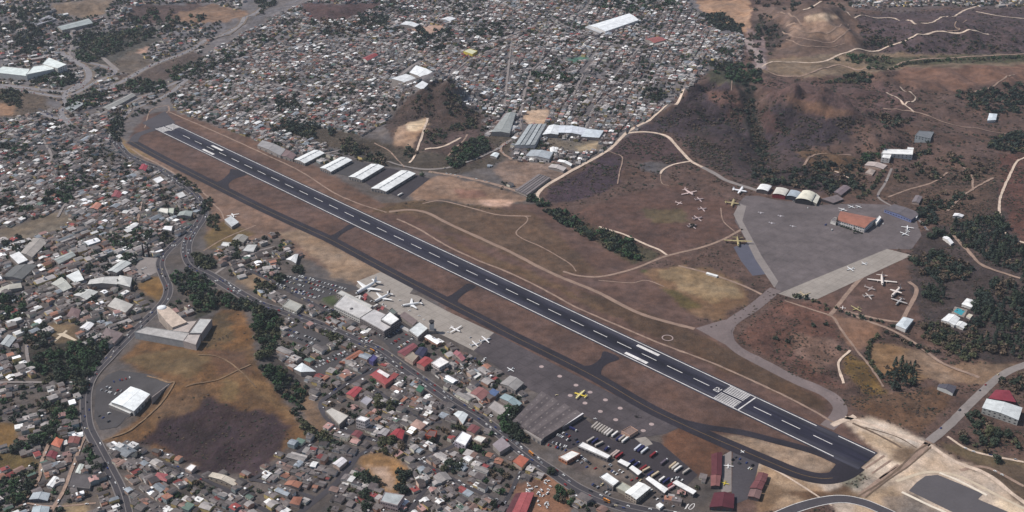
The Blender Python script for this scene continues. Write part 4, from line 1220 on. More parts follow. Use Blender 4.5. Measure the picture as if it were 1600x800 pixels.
    if vents and style == 'gable':
        for s_ in range(vents):
            u = (s_ + .5) / vents
            link('ridge_vent', slab('ridge_vent', [P(u - .38 / vents, .5 - .9 / wid, hh + rise + .75), P(u + .38 / vents, .5 - .9 / wid, hh + rise + .75), P(u + .38 / vents, .5 + .9 / wid, hh + rise + .75), P(u - .38 / vents, .5 + .9 / wid, hh + rise + .75)], .7, paint('vent_grey', (186, 186, 186), .6)), t)
    # openings on the walls that face the camera
    for i in range(4):
        a_, b_ = L[i], L[(i + 1) % 4]
        d_ = b_ - a_
        ln = np.linalg.norm(d_)
        d_ = d_ / ln
        n_ = np.array([d_[1], -d_[0]]) * (1 if ar > 0 else -1)
        if n_ @ (-(c + (a_ + b_) / 2)) < 0.2 * np.linalg.norm(c):
            continue
        lon = ln > 0.8 * max(leng, wid)
        rows = max(1, int(h // 4)) if win else 0
        cnt = int(round(win * (1 if lon else max(.3, ln / max(leng, wid))))) if win else 0
        for r_ in range(rows):
            zc = (r_ + .55) * h / rows - .2
            for k in range(cnt):
                q = a_ + d_ * ln * (k + .5) / cnt
                hw = min(1.4, ln / cnt * .32)
                link('window', prism('window', [q - d_ * hw + n_ * .05, q + d_ * hw + n_ * .05, q + d_ * hw - n_ * .1, q - d_ * hw - n_ * .1], zc - .8, zc + .8, GLASS), t)
        if doors and not win:
            for k in range(doors):
                q = a_ + d_ * ln * (k + .5) / doors
                hw = min(2.2, ln / doors * .3)
                link('door', prism('door', [q - d_ * hw + n_ * .06, q + d_ * hw + n_ * .06, q + d_ * hw - n_ * .1, q - d_ * hw - n_ * .1], 0.0, min(4.2, h * .75), DOORM), t)
    t['_c'] = [float(c[0]), float(c[1])]
    del t['_c']
    ALLB.append(t)
    return t, P


# ------------------------------------------------------------------ aircraft
def loft(name, rings, mat, caps=True, smooth=True):
    n = len(rings[0])
    v = [p for r in rings for p in r]
    f = []
    for i in range(len(rings) - 1):
        for j in range(n):
            k = (j + 1) % n
            f.append((i * n + j, i * n + k, (i + 1) * n + k, (i + 1) * n + j))
    if caps:
        f.append(tuple(range(n - 1, -1, -1)))
        f.append(tuple((len(rings) - 1) * n + j for j in range(n)))
    return mesh(name, v, f, [mat], smooth=smooth)


def wing_mesh(name, root, tip, croot, ctip, th, mat, up=(0, 0, 1)):
    """root, tip: leading-edge points; chord runs to -x."""
    r, tp, up = Vector(root), Vector(tip), Vector(up)
    rings = []
    for p, c in ((r, croot), (tp, ctip)):
        q = []
        for (fx, fz) in ((0, 0), (.12, .5), (.4, .6), (1, .04), (1, -.04), (.4, -.4), (.12, -.35)):
            q.append(p + Vector((-c * fx, 0, 0)) + up * (th * c * fz))
        rings.append(q)
    return loft(name, rings, mat, smooth=False)


def aircraft(kind, nose, tail, body, wingc=None, finc=None, span=1.0, label='', cat='aeroplane', group=None, hz=None):
    a = at(*nose, dz=2.5)
    b = at(*tail, dz=2.5)
    d = a[:2] - b[:2]
    L = float(np.linalg.norm(d))
    c = (a + b) / 2
    t = empty(kind, (float(c[0]), float(c[1]), float(H(c[0], c[1]))), math.atan2(d[1], d[0]))
    tag(t, label, cat, group)
    M = lambda q: paint('aircraft_%d_%d_%d' % q, q, 0.4, 0.05, .5, 2)
    mb, mw, mf = M(body), M(wingc or body), M(finc or body)
    jet, fighter = kind == 'airliner', kind == 'fighter_jet'
    R = L * (.055 if jet else .06 if not fighter else .05)
    hz = hz or (R * 1.55 if not fighter else R * 1.4)
    prof = [(.5, .08, -.25), (.485, .35, -.18), (.45, .72, -.06), (.39, .98, 0), (.28, 1, 0), (-.15, 1, 0), (-.28, .85, .12), (-.4, .5, .42), (-.49, .18, .62)]
    rings = [[(L * x, R * r * math.cos(2 * math.pi * k / 10), hz + R * (zo + r * math.sin(2 * math.pi * k / 10))) for k in range(10)] for x, r, zo in prof]
    link('fuselage', loft('fuselage', rings, mb), t)
    high = kind in ('transport_plane', 'light_plane', 'turboprop')
    S = L * (.5 if jet else .56) * span if not fighter else L * .34
    sw = .20 if jet else (.03 if not fighter else .30)
    zw = hz + (R * .85 if high else -R * .45)
    cr = L * (.19 if jet else .14 if not fighter else .32)
    ct = cr * (.3 if jet else .62 if not fighter else .22)
    xr = L * (.10 if not fighter else .08)
    for s in (-1, 1):
        link('wing', wing_mesh('wing', (xr, s * R * .4, zw), (xr - S * sw * 2, s * S, zw + (S * .07 if jet else 0)), cr, ct, .12, mw), t)
        hs = S * (.38 if not fighter else .5)
        link('tailplane', wing_mesh('tailplane', (-L * .38, s * R * .15, hz + R * .5), (-L * .38 - hs * sw * 2, s * hs, hz + R * .55), cr * .55, cr * .28, .11, mw), t)
    fh = L * (.155 if not fighter else .17)
    link('fin', wing_mesh('fin', (-L * .33, 0, hz + R * .5), (-L * .33 - fh * (.75 if jet or fighter else .35), 0, hz + R * .6 + fh), L * .15, L * .07, .09, mf, up=(0, 1, 0)), t)
    dk = paint('dark_rubber', (30, 30, 32), .8)
    link('cockpit_window', loft('cockpit_window', [[(L * x, R * r * math.cos(q), hz + R * (zo + r * math.sin(q))) for q in (.5, 1.0, 1.57, 2.14, 2.64)] for x, r, zo in ((.47, .62, -.02), (.435, .90, .02))], GLASS), t)
    eng = {'airliner': ((.33, -1),), 'transport_plane': ((.28, 1), (.56, 1)), 'turboprop': ((.3, 1),), 'light_plane': (), 'fighter_jet': (), 'old_airliner': ((.3, 0),)}.get(kind, ((.3, 0),))
    for fr, pos in eng:
        for s in (-1, 1):
            ex = xr - S * fr * sw * 2 + (cr * .25 if not jet else cr * .15)
            ez = zw + (pos * R * .12 if not jet else -R * .55)
            er = R * (.42 if jet else .3)
            el = cr * (.75 if not jet else .6)
            link('engine', loft('engine', [[(ex + el * x, s * S * fr + er * r * math.cos(2 * math.pi * k / 8), ez + er * r * math.sin(2 * math.pi * k / 8)) for k in range(8)] for x, r in ((.42, .78), (.3, 1), (-.2, .95), (-.6, .45))], mw), t)
            if not jet:
                pr = er * 2.6
                link('propeller', loft('propeller', [[(ex + el * (.44 + .02 * j), s * S * fr + pr * rr * math.cos(q), ez + pr * rr * math.sin(q)) for q, rr in [(k * math.pi / 4 + (.12 if k % 2 else 0), 1.0 if k % 2 == 0 else .14) for k in range(8)]] for j in (0, 1)], dk, smooth=False), t)
    if kind == 'light_plane':
        pr = R * 1.7
        link('propeller', loft('propeller', [[(L * .5 + .1 * j, pr * rr * math.cos(q), hz - R * .25 + pr * rr * math.sin(q)) for q, rr in ((0, 1), (math.pi / 2, .12), (math.pi, 1), (1.5 * math.pi, .12))] for j in (0, 1)], dk, smooth=False), t)
    for gx, gy in ((.38, 0), (0.02, R * 1.1), (0.02, -R * 1.1)):
        link('landing_gear', box_mesh('landing_gear', L * gx - R * .22, L * gx + R * .22, gy - R * .12, gy + R * .12, 0.0, max(.5, hz - R * .7), dk), t)
    # keep scrub and houses away
    return t, L


def helicopter(px, py, head, label):
    c = at(px, py)
    t = empty('helicopter', tuple(map(float, c)), head)
    tag(t, label, 'helicopter')
    m_ = paint('aircraft_olive', (66, 62, 60), .5)
    link('fuselage', loft('fuselage', [[(x, r * math.cos(2 * math.pi * k / 8), 1.9 + r * 1.1 * math.sin(2 * math.pi * k / 8)) for k in range(8)] for x, r in ((3, .3), (2.2, 1.0), (0, 1.2), (-1.6, .9), (-2.4, .4))], m_), t)
    link('tail_boom', loft('tail_boom', [[(x, r * math.cos(2 * math.pi * k / 6), 2.3 + r * math.sin(2 * math.pi * k / 6)) for k in range(6)] for x, r in ((-2.2, .38), (-8, .16))], m_), t)
    link('tail_fin', box_mesh('tail_fin', -8.2, -7.4, -.08, .08, 2.0, 4.0, m_), t)
    for q in range(4):
        a = q * math.pi / 2 + .4
        o = link('rotor_blade', box_mesh('rotor_blade', .3, 6.6, -.22, .22, 3.5, 3.58, paint('dark_rubber', (30, 30, 32), .8)), t)
        o.rotation_euler = (0, 0, a)
    for s in (-1, 1):
        link('skid', box_mesh('skid', -1.8, 1.8, s * 1.1 - .08, s * 1.1 + .08, 0.0, .9, m_), t)
    return t


# ------------------------------------------------------------------ vehicles
CARCOL = [('white', (226, 226, 224), 34), ('silver', (160, 162, 166), 20), ('dark grey', (64, 66, 72), 14), ('black', (26, 26, 30), 10), ('red', (150, 34, 32), 9), ('blue', (44, 62, 118), 8), ('cream', (196, 182, 150), 5)]
_cw = np.array([c[2] for c in CARCOL], float)
_cw /= _cw.sum()


def hull(name, L, W, zb, zs, zt, cab, mat, glass):
    """A vehicle shell in one piece: sills, bonnet, glasshouse, roof."""
    x0, x1 = -L / 2, L / 2
    ca, cb = cab
    v, f, mi = [], [], []
    prof = [(x0, zb + .1), (x0, zs * .9), (ca - .35, zs), (ca, zt), (cb, zt), (cb + .55, zs), (x1 - .15, zs * .86), (x1, zb + .1)]
    for s in (-1, 1):
        for (x, z) in prof:
            w = W / 2 * (.78 if z == zt else 1.0)
            v.append((x, s * w, z))
    n = len(prof)
    for i in range(n):
        j = (i + 1) % n
        f.append((i, j, n + j, n + i))
        mi.append(1 if i in (2, 4) else 0)
    f += [(0, 7, 6, 5, 2, 1), (8 + 1, 8 + 2, 8 + 5, 8 + 6, 8 + 7, 8 + 0), (2, 5, 4, 3), (8 + 3, 8 + 4, 8 + 5, 8 + 2)]
    mi += [0, 0, 1, 1]
    return mesh(name, v, f, [mat, glass], mi)


CARM = {}
for nm, rgb, _ in CARCOL:
    pm = paint('car_paint_' + nm.replace(' ', '_'), rgb, .3, .04, .5, 2)
    CARM[nm, 'car'] = hull('car', 4.4, 1.85, .25, .92, 1.45, (-1.3, .55), pm, GLASS)
    CARM[nm, 'van'] = hull('van', 5.4, 2.1, .25, 1.15, 2.15, (-2.45, 1.35), pm, GLASS)
BUSM = hull('bus', 11, 2.5, .4, 1.6, 3.1, (-5.2, 4.7), paint('bus_yellow', (206, 130, 40), .4), GLASS)
WHEEL = loft('wheel', [[(.5 * math.cos(2 * math.pi * k / 8), y, .5 + .5 * math.sin(2 * math.pi * k / 8)) for k in range(8)] for y in (-.15, .15)], paint('dark_rubber', (30, 30, 32), .8))
CARS = []   # world x, y, heading, colour, van?, px, py


def car_at(x, y, a, force=None):
    nm = force or CARCOL[int(RS.choice(len(CARCOL), p=_cw))][0]
    u, v = proj(x, y, H(x, y))
    if -40 < u < 1640 and -20 < v < 830:
        CARS.append((float(x), float(y), float(a), nm, 'van' if RS.rand() < .16 else 'car', float(u), float(v)))


def lorry(px0, px1, colr, word, cab=True, label=None):
    """An articulated lorry or parked trailer from the photo pixels of its two ends."""
    a, b = at(*px0, dz=2), at(*px1, dz=2)
    d = a[:2] - b[:2]
    L = float(np.clip(np.linalg.norm(d), 7.5, 15.5))
    c = (a + b) / 2
    t = empty('lorry' if cab else 'trailer', (float(c[0]), float(c[1]), float(H(c[0], c[1])) + .16), math.atan2(d[1], d[0]))
    m_ = paint('lorry_%d_%d_%d' % colr, colr, .5, .08, .5, 2)
    x1 = L / 2 - (2.4 if cab else 0)
    link('cargo_box', box_mesh('cargo_box', -L / 2, x1, -1.25, 1.25, 1.25, 3.9, m_), t)
    link('chassis', box_mesh('chassis', -L / 2 + .2, x1 + (1.5 if cab else -.3), -.9, .9, .75, 1.24, paint('dark_rubber', (30, 30, 32), .8)), t)
    if cab:
        link('cab', box_mesh('cab', x1 + .4, L / 2, -1.2, 1.2, .7, 3.1, paint('lorry_cab', (190, 190, 188), .5)), t)
        link('windscreen', box_mesh('windscreen', L / 2 - .02, L / 2 + .04, -1.0, 1.0, 1.8, 2.7, GLASS), t)
    for wx in (-L / 2 + 1.2, -L / 2 + 2.4, x1 - 1.0):
        for s in (-1, 1):
            o = link('wheel', WHEEL, t)
            o.location = (wx, s * 1.05, 0)
    return t, word


# ------------------------------------------------------------------ trees
LEAF = {}
for nm, rgb in (('dark', (52, 62, 48)), ('olive', (78, 80, 56)), ('green', (54, 76, 48)), ('dry', (94, 82, 68)), ('pine', (44, 54, 46))):
    m, t, b = nt('foliage_' + nm)
    c = N(t, 'ShaderNodeRGB')
    c.outputs[0].default_value = (*lin(rgb), 1)
    oi = N(t, 'ShaderNodeObjectInfo')
    f1 = ramp_mul(t, noise_of(t, 0.5, 2), .62, 1.4)
    f2 = ramp_mul(t, oi.outputs['Random'], .75, 1.25, 0, 1)
    mm = N(t, 'ShaderNodeMath', operation='MULTIPLY')
    t.links.new(f1, mm.inputs[0])
    t.links.new(f2, mm.inputs[1])
    t.links.new(mul_col(t, c.outputs[0], mm.outputs[0]), b.inputs['Base Color'])
    b.inputs['Roughness'].default_value = .8
    LEAF[nm] = m
BARK = paint('bark', (84, 70, 58), .9, .2, 1, 4)


def crown_geo(seed, n, leaf, kind='broad'):
    """Leaf sprays spread through a crown of radius about 1 (unit), bottom at z=0.25."""
    r = np.random.RandomState(seed)
    if kind == 'broad':
        k = r.randint(7, 11)
        a = np.arange(k) * 6.283 / (k - 1) + r.normal(size=k) * .4
        rad = r.uniform(.38, .68, k)
        C = np.stack([rad * np.cos(a), rad * np.sin(a), r.uniform(.42, .85, k)], 1)
        C[0] = (r.normal() * .1, r.normal() * .1, 1.0)
        q = r.uniform(.30, .50, k)
        q[0] = .55
        i = r.randint(0, k, n)
        d = r.normal(size=(n, 3))
        d /= np.linalg.norm(d, axis=1, keepdims=True)
        p = C[i] + d * (q[i] * r.uniform(.55, 1.05, n))[:, None]
    elif kind == 'pine':
        z = r.rand(n) ** .8
        a = r.rand(n) * 6.283
        rr = (1 - z) * .62 * r.uniform(.4, 1, n) + .05
        p = np.stack([rr * np.cos(a), rr * np.sin(a), .35 + 2.1 * z], 1)
        d = np.stack([np.cos(a), np.sin(a), .6 + 0 * a], 1)
    else:
        z = r.rand(n)
        a = r.rand(n) * 6.283
        rr = .24 * np.sin(math.pi * np.clip(z * .9 + .08, 0, 1)) * r.uniform(.6, 1, n)
        p = np.stack([rr * np.cos(a), rr * np.sin(a), .15 + 2.6 * z], 1)
        d = np.stack([np.cos(a), np.sin(a), .5 + 0 * a], 1)
    d = d + r.normal(size=(n, 3)) * .5 + np.array([0, 0, .35])
    d /= np.linalg.norm(d, axis=1, keepdims=True)
    e = np.cross(d, r.normal(size=(n, 3)))
    e /= np.maximum(np.linalg.norm(e, axis=1, keepdims=True), 1e-6)
    g = np.cross(d, e)
    s = (leaf * r.uniform(.6, 1.3, n))[:, None]
    V = np.stack([p - e * s, p + g * s * .8 - e * s * .1, p + e * s, p - g * s * .75 + d * s * .2], 1).reshape(-1, 3)
    F = np.arange(4 * n).reshape(-1, 4)
    return V, F


TRUNK = loft('trunk', [[(r * math.cos(2 * math.pi * k / 6) + ox, r * math.sin(2 * math.pi * k / 6) + oy, z) for k in range(6)] for z, r, ox, oy in ((-.1, .09, 0, 0), (.4, .06, .02, 0), (.8, .045, -.03, .03), (1.3, .015, .05, -.02))], BARK)
TREEP = {}
for kd, cnt, lf in (('broad', 280, .17), ('pine', 190, .16), ('cypress', 150, .11)):
    for nm in LEAF:
        for s in range(3 if kd == 'broad' else 1):
            if kd != 'broad' and nm not in ('pine', 'dark'):
                continue
            V_, F_ = crown_geo(100 + s * 7 + len(nm), cnt, lf, kd)
            TREEP[kd, nm, s] = mesh('crown', V_, F_, [LEAF[nm]])
TREES = []   # x, y, radius, kind, leaf, px, py


def tree_at(x, y, r, kind='broad', leaf='dark'):
    u, v = proj(x, y, H(x, y))
    TREES.append((float(x), float(y), float(r), kind, leaf, float(u), float(v)))


def wood(poly, n, r0, r1, kinds=('dark', 'green'), form='broad', gap=.62):
    n, r0, r1 = int(n * (1.05 if 'dry' in kinds else 1.5)), r0 * 1.05, r1 * 1.2
    xs, ys = zip(*poly)
    us, vs_ = RS.uniform(min(xs), max(xs), n * 30), RS.uniform(min(ys), max(ys), n * 30)
    k = inpoly(us, vs_, poly)
    PT = at(us[k], vs_[k])
    pts = np.zeros((0, 3))
    for P_ in PT:
        r = RS.uniform(r0, r1)
        if len(pts) and (((pts[:, 0] - P_[0]) ** 2 + (pts[:, 1] - P_[1]) ** 2) < (gap * (r + pts[:, 2])) ** 2).any():
            continue
        pts = np.vstack([pts, (P_[0], P_[1], r)])
        if fbm(P_[0:1], P_[1:2], 40, 2, 71)[0] < .30:
            continue
        if RS.rand() < .2:
            tree_at(P_[0], P_[1], r * .8, 'broad', ('olive', 'dry', 'olive')[RS.randint(3)])
            continue
        tree_at(P_[0], P_[1], r, form if form != 'mix' else ('pine' if RS.rand() < .5 else 'broad'), kinds[RS.randint(len(kinds))])
        if len(pts) >= n * 1.1:
            break


def tree_row(pts, step, r0, r1, kinds=('dark',), form='broad', jit=.3):
    P_ = px_line(pts, step)
    for x, y in P_:
        x, y = x + RS.normal() * step * jit, y + RS.normal() * step * jit
        tree_at(x, y, RS.uniform(r0, r1), form, kinds[RS.randint(len(kinds))])
# ------------------------------------------------------------------ colours of roofs and walls
ZINC, ZINC2, PALE, WHITE = (112, 102, 99), (94, 86, 84), (172, 166, 160), (232, 232, 228)
RED, DRED, TERRA, SALMON = (164, 60, 58), (112, 50, 54), (172, 98, 70), (160, 94, 88)
CREAM, WALLW, WALLG, WALLP = (204, 194, 170), (206, 202, 196), (150, 142, 136), (186, 164, 150)
BLUEG, GREEN, YEL, TEAL = (160, 172, 178), (76, 112, 96), (196, 178, 70), (132, 150, 156)
B = building

# passenger terminal: halls, upper block, concourse, control building, tower
t, P = B('passenger_terminal', 'long pale grey passenger terminal facing the airliners on the apron', 'terminal', [(522, 478), (538, 461), (584, 485), (564, 498)], 10, (196, 192, 188), WALLW, 'flat', win=14, base=1)
link('skylight', loft('skylight', [[(P(.35, .5, 0)[0] + r_ * math.cos(2 * math.pi * k / 10), P(.35, .5, 0)[1] + r_ * math.sin(2 * math.pi * k / 10), z_) for k in range(10)] for z_, r_ in ((10.02, 3.2), (11, 2.6))], ZM := paint('skylight_dark', (90, 88, 90), .5)), t)
B('terminal_hall', 'grey terminal hall with white upper storey behind the car park', 'terminal', [(562, 497), (584, 483), (626, 502), (600, 518)], 12, (190, 186, 184), (120, 112, 110), 'flat', win=12)
B('terminal_block', 'glaring white roof block on the terminal hall', 'terminal', [(595, 499), (609, 487), (624, 499), (611, 508)], 16, WHITE, (110, 104, 104), 'flat', win=6)
B('roof_pavilion', 'small dark green roof beside the white terminal block', 'pavilion', [(606, 486), (613, 481), (621, 488), (614, 493)], 13, (98, 108, 100), WALLG, 'flat')
B('terminal_concourse', 'narrow light concourse along the apron side of the terminal', 'terminal', [(526, 458), (533, 453.5), (583, 478), (577, 483)], 8, (188, 186, 180), WALLG, 'flat', win=16)
B('control_building', 'white-roofed airport control building beside the tower', 'office', [(638, 516), (655, 503), (669, 513), (653, 527)], 8, (206, 212, 210), WALLG, 'flat', win=6)
B('walkway_canopy', 'long thin canopy between terminal and control building', 'canopy', [(624, 511), (628, 508), (654, 523), (651, 526)], 5, PALE, WALLG, 'flat')
B('cargo_shed', 'low brown-roofed shed between terminal and control building', 'shed', [(624, 495), (632, 489), (652, 501), (645, 508)], 5, (132, 112, 108), WALLG, 'shed')
c = at(675, 519)
t = tag(empty('control_tower', tuple(map(float, c))), 'pale control tower with dark glass cab beside the apron', 'control tower')
link('shaft', box_mesh('shaft', -3.6, 3.6, -3.2, 3.2, -.5, 17, paint('wall_206_202_196', WALLW)), t)
link('base_block', box_mesh('base_block', -7, 7, -5, 3.1, -.5, 5, paint('wall_150_142_136', WALLG)), t)
link('cab', loft('cab', [[(r_ * math.cos(2 * math.pi * k / 8), r_ * math.sin(2 * math.pi * k / 8), z_) for k in range(8)] for z_, r_ in ((17.0, 3.6), (20.5, 4.6))], GLASS, smooth=False), t)
link('cab_roof', loft('cab_roof', [[(r_ * math.cos(2 * math.pi * k / 8), r_ * math.sin(2 * math.pi * k / 8), z_) for k in range(8)] for z_, r_ in ((20.5, 5.0), (21.2, 4.4))], paint('dark_roof', (60, 58, 60)), smooth=False), t)
link('antenna', box_mesh('antenna', -.12, .12, -.12, .12, 21.2, 26, DOORM), t)
block_world([tuple(c[:2])], 12)
for a_, b_, lb in (((550, 467), (561, 464), 'at the largest airliner'), ((560, 471), (563, 463), 'between the two docked airliners'), ((581, 481), (590, 477), 'at the black-tailed docked airliner')):
    p0, p1 = at(*a_, dz=5), at(*b_, dz=4)
    d_ = p1[:2] - p0[:2]
    j = tag(empty('jet_bridge', (float(p0[0]), float(p0[1]), 0.25), math.atan2(d_[1], d_[0])), f'white passenger boarding bridge {lb}', 'boarding bridge', 'jet bridges at the terminal')
    ln = float(np.linalg.norm(d_))
    link('tunnel', box_mesh('tunnel', 0, ln, -1.6, 1.6, 3.4, 6.2, paint('wall_206_202_196', WALLW)), j)
    link('support_leg', box_mesh('support_leg', ln * .8, ln * .8 + .8, -1.2, 1.2, 0, 3.4, DOORM), j)
for k, (px, py) in enumerate(((569, 466), (571, 461), (590, 483), (597, 481))):
    c = at(px, py)
    sheet('stand_marking', [(px - 4, py + 1), (px, py - 3), (px + 4, py - 1), (px + 1, py + 4)], .3, paint('stand_red', (150, 84, 84), .8))

# hangars by the runway
HANG = [('largest', [(580, 294), (627, 266), (649, 271), (603, 299)]), ('second', [(545, 276), (580, 256), (600, 260), (565, 281)]),
        ('third', [(500, 262), (533, 245), (550, 250), (517, 268)]), ('fourth', [(460, 249), (491, 234), (507, 239), (476, 255)])]
HL = ['white ribbed long hangar with dark yards on both sides', 'white ribbed hangar second along from the quarry track end', 'white ribbed hangar third along, beside small sheds', 'shortest white ribbed hangar, nearest the far runway end']
for (w_, q), lb in zip(HANG, HL):
    B('hangar', lb, 'hangar', q, 6.5, (228, 230, 228), WALLG, 'gable', 'white hangars beside the runway', rise=2.6, vents=8, skyl=0, doors=5)
B('barrack_block', 'long grey block with pale ridge near the far runway', 'barracks', [(402, 227), (410, 219), (446, 233), (438, 243)], 7, (150, 146, 144), WALLG, 'gable', doors=4)
B('barrack_block', 'dull red-roofed block beside the shortest hangar', 'barracks', [(438, 243), (446, 234), (463, 242), (457, 249)], 6, (128, 100, 96), WALLG, 'gable', doors=3)
# factories and sheds in the upper town
B('factory', 'grey ribbed factory beside the oval sports ground', 'factory', [(804, 227), (826, 195), (854, 194), (836, 227)], 9, (160, 166, 168), WALLW, 'saw', bays=4, skyl=0, rise=2.2)
B('factory', 'bright white factory roof joined to grey ribbed factory', 'factory', [(848, 210), (858, 196), (874, 196), (872, 210)], 8, (222, 226, 228), WALLG, 'gable', skyl=3)
B('factory', 'long pale blue factory roof in the middle of the row', 'factory', [(872, 207), (874, 196), (915, 200), (913, 211)], 8, (204, 212, 222), WALLG, 'gable', skyl=6)
B('factory', 'light blue hipped factory at the end of the row', 'factory', [(908, 213), (916, 201), (943, 204), (936, 215)], 8, (196, 208, 214), WALLG, 'hip')
B('factory', 'tall grey-green roofed warehouse left of the sports ground', 'warehouse', [(768, 206), (791, 177), (806, 176), (796, 208)], 10, (150, 154, 150), WALLG, 'gable', skyl=4)
B('warehouse', 'low mauve-roofed annex against the grey-green warehouse', 'warehouse', [(776, 196), (788, 178), (793, 177), (782, 196)], 7, (150, 128, 128), WALLG, 'shed')
B('warehouse', 'blue-grey warehouse with white loading front below the factories', 'warehouse', [(822, 243), (830, 234), (864, 238), (858, 248)], 9, (166, 174, 180), WALLW, 'gable', doors=5, skyl=4)
B('warehouse', 'thin white-roofed shed along the white dirt road', 'shed', [(871, 252), (874, 249), (894, 256), (892, 259)], 5, WHITE, WALLG, 'gable')
B('warehouse', 'pale flat shed in the yard near the dirt road', 'shed', [(857, 261), (862, 256), (885, 262), (880, 267)], 5, (186, 174, 168), WALLG, 'gable')
B('warehouse', 'small white shed beside the dirt crossroads', 'shed', [(766, 243), (772, 238), (780, 240), (776, 246)], 5, (206, 216, 216), WALLG, 'gable')
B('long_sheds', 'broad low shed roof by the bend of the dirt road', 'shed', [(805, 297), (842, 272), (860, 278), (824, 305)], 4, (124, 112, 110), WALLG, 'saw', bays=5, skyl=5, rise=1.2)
B('warehouse', 'huge white warehouse high in the crowded town', 'warehouse', [(921, 40), (983, 21), (998, 31), (946, 49)], 10, (232, 236, 238), WALLW, 'gable', skyl=0, doors=4)
B('warehouse', 'low pale lean-to beside the huge white warehouse', 'warehouse', [(914, 44), (921, 40), (946, 48), (938, 52)], 6, (190, 190, 190), WALLG, 'shed')
B('factory', 'largest of the three white factory roofs in mid town', 'factory', [(640, 113), (650, 102), (682, 115), (665, 125)], 9, (234, 236, 236), WALLG, 'gable', skyl=0)
B('factory', 'middle white factory roof with a grey seam', 'factory', [(612, 123), (634, 116), (652, 124), (645, 135)], 8, (216, 218, 218), WALLG, 'gable')
B('factory', 'smallest white factory roof at the foot of the quarry hill', 'factory', [(648, 136), (660, 128), (669, 131), (660, 140)], 7, (226, 228, 228), WALLG, 'shed')
B('school', 'yellow-walled school block with pale flat roof in upper town', 'school', [(724, 80), (733, 76), (746, 80), (738, 85)], 9, (206, 204, 160), YEL, 'flat')
B('school', 'red-roofed school with low grey wings', 'school', [(566, 91), (584, 83), (591, 86), (574, 95)], 7, RED, WALLW, 'gable')
B('school', 'red-roofed hall with grey forecourt roof in the upper town', 'hall', [(1008, 61), (1028, 57), (1041, 62), (1022, 67)], 8, (168, 84, 76), WALLG, 'gable')
B('school', 'grey flat forecourt roof under the red-roofed hall', 'hall', [(1016, 67), (1030, 62), (1040, 66), (1028, 71)], 5, (156, 150, 142), WALLG, 'flat')
B('school', 'white L-shaped school beside the sandy playground', 'school', [(625, 38), (634, 33), (655, 38), (648, 42)], 7, (220, 222, 222), WALLG, 'gable')
B('school', 'small white gymnasium above the sandy playground', 'hall', [(688, 30), (700, 26), (712, 29), (702, 33)], 7, (222, 224, 226), WALLG, 'gable')
# hill-top mall and the far upper-left blocks
B('hill_mall', 'long curved white shopping mall on the far hill, lower wing', 'mall', [(-12, 113), (4, 104), (46, 108), (42, 119)], 14, (214, 226, 220), WALLW, 'flat')
B('hill_mall', 'stepped white mall wing with taller end on the far hill', 'mall', [(40, 117), (52, 104), (82, 100), (84, 108)], 16, (220, 230, 224), WALLW, 'flat')
B('hill_mall', 'tallest white end block of the far hill mall', 'mall', [(66, 100), (76, 90), (104, 101), (90, 107)], 18, (222, 232, 226), WALLW, 'flat', win=8)
B('sports_hall', 'long grey-green roofed hall on the far upper hillside', 'hall', [(89, 42), (138, 29), (145, 36), (97, 47)], 9, (158, 168, 166), WALLG, 'gable')
B('sports_hall', 'pale ribbed hall with dull red end on the far hillside', 'hall', [(47, 36), (76, 24), (88, 30), (58, 40)], 8, (150, 148, 154), WALLG, 'saw', bays=3, rise=1.5)
B('warehouse', 'pale terraced building along the road by the runway end', 'warehouse', [(160, 168), (205, 146), (212, 149), (170, 172)], 6, (150, 148, 142), WALLG, 'gable')
B('warehouse', 'grey flat building below the far roundabout', 'warehouse', [(100, 170), (120, 158), (132, 162), (112, 175)], 6, (150, 158, 158), WALLG, 'flat')
# military side
B('shelter', 'bright white open aircraft shelter at the apron corner', 'shelter', [(1182, 296), (1188, 288), (1206, 291), (1200, 299)], 7, WHITE, (92, 84, 84), 'arch', rise=2.5)
B('arched_hangar', 'cream arched hangar with a red door wall', 'hangar', [(1207, 303), (1213, 293), (1233, 297), (1227, 306)], 8, (206, 200, 186), (140, 52, 56), 'arch', rise=2.5)
B('arched_hangar', 'blue-grey arched hangar between two cream ones', 'hangar', [(1229, 306), (1235, 297), (1252, 301), (1246, 309)], 8, (158, 172, 182), (60, 62, 70), 'arch', rise=2.2)
B('arched_hangar', 'largest cream arched hangar with open dark mouth', 'hangar', [(1243, 311), (1254, 298), (1275, 303), (1268, 315)], 9, (222, 216, 190), (52, 50, 54), 'arch', rise=4)
B('hangar_annex', 'cream lean-to at the side of the largest arched hangar', 'hangar', [(1268, 315), (1275, 303), (1281, 307), (1276, 318)], 6, (210, 206, 186), (120, 116, 110), 'shed', rise=1.5)
t, P = B('barracks', 'two-storey barracks with orange tiled roof and white front', 'barracks', [(1308, 344), (1351, 356), (1369, 341), (1314, 330)], 10, (172, 100, 76), (212, 208, 204), 'gable', rise=3.2, win=12)
B('barracks', 'white wing at the end of the orange-roofed barracks', 'barracks', [(1366, 345), (1374, 337), (1377, 340), (1370, 349)], 7, WHITE, WALLW, 'flat')
B('barracks', 'small white wing with dark roof left of the orange-roofed barracks', 'barracks', [(1298, 345), (1304, 340), (1312, 342), (1306, 348)], 6, (120, 112, 112), WALLW, 'flat')
B('office_block', 'long grey-roofed block with a blue front at the apron edge', 'office', [(1382, 327), (1397, 319), (1437, 333), (1424, 343)], 7, (104, 94, 96), (112, 120, 156), 'gable', rise=2, win=10)
B('office_block', 'white end porch of the long blue-fronted block', 'office', [(1428, 337), (1433, 332), (1436, 334), (1432, 340)], 6, WHITE, WALLW, 'flat')
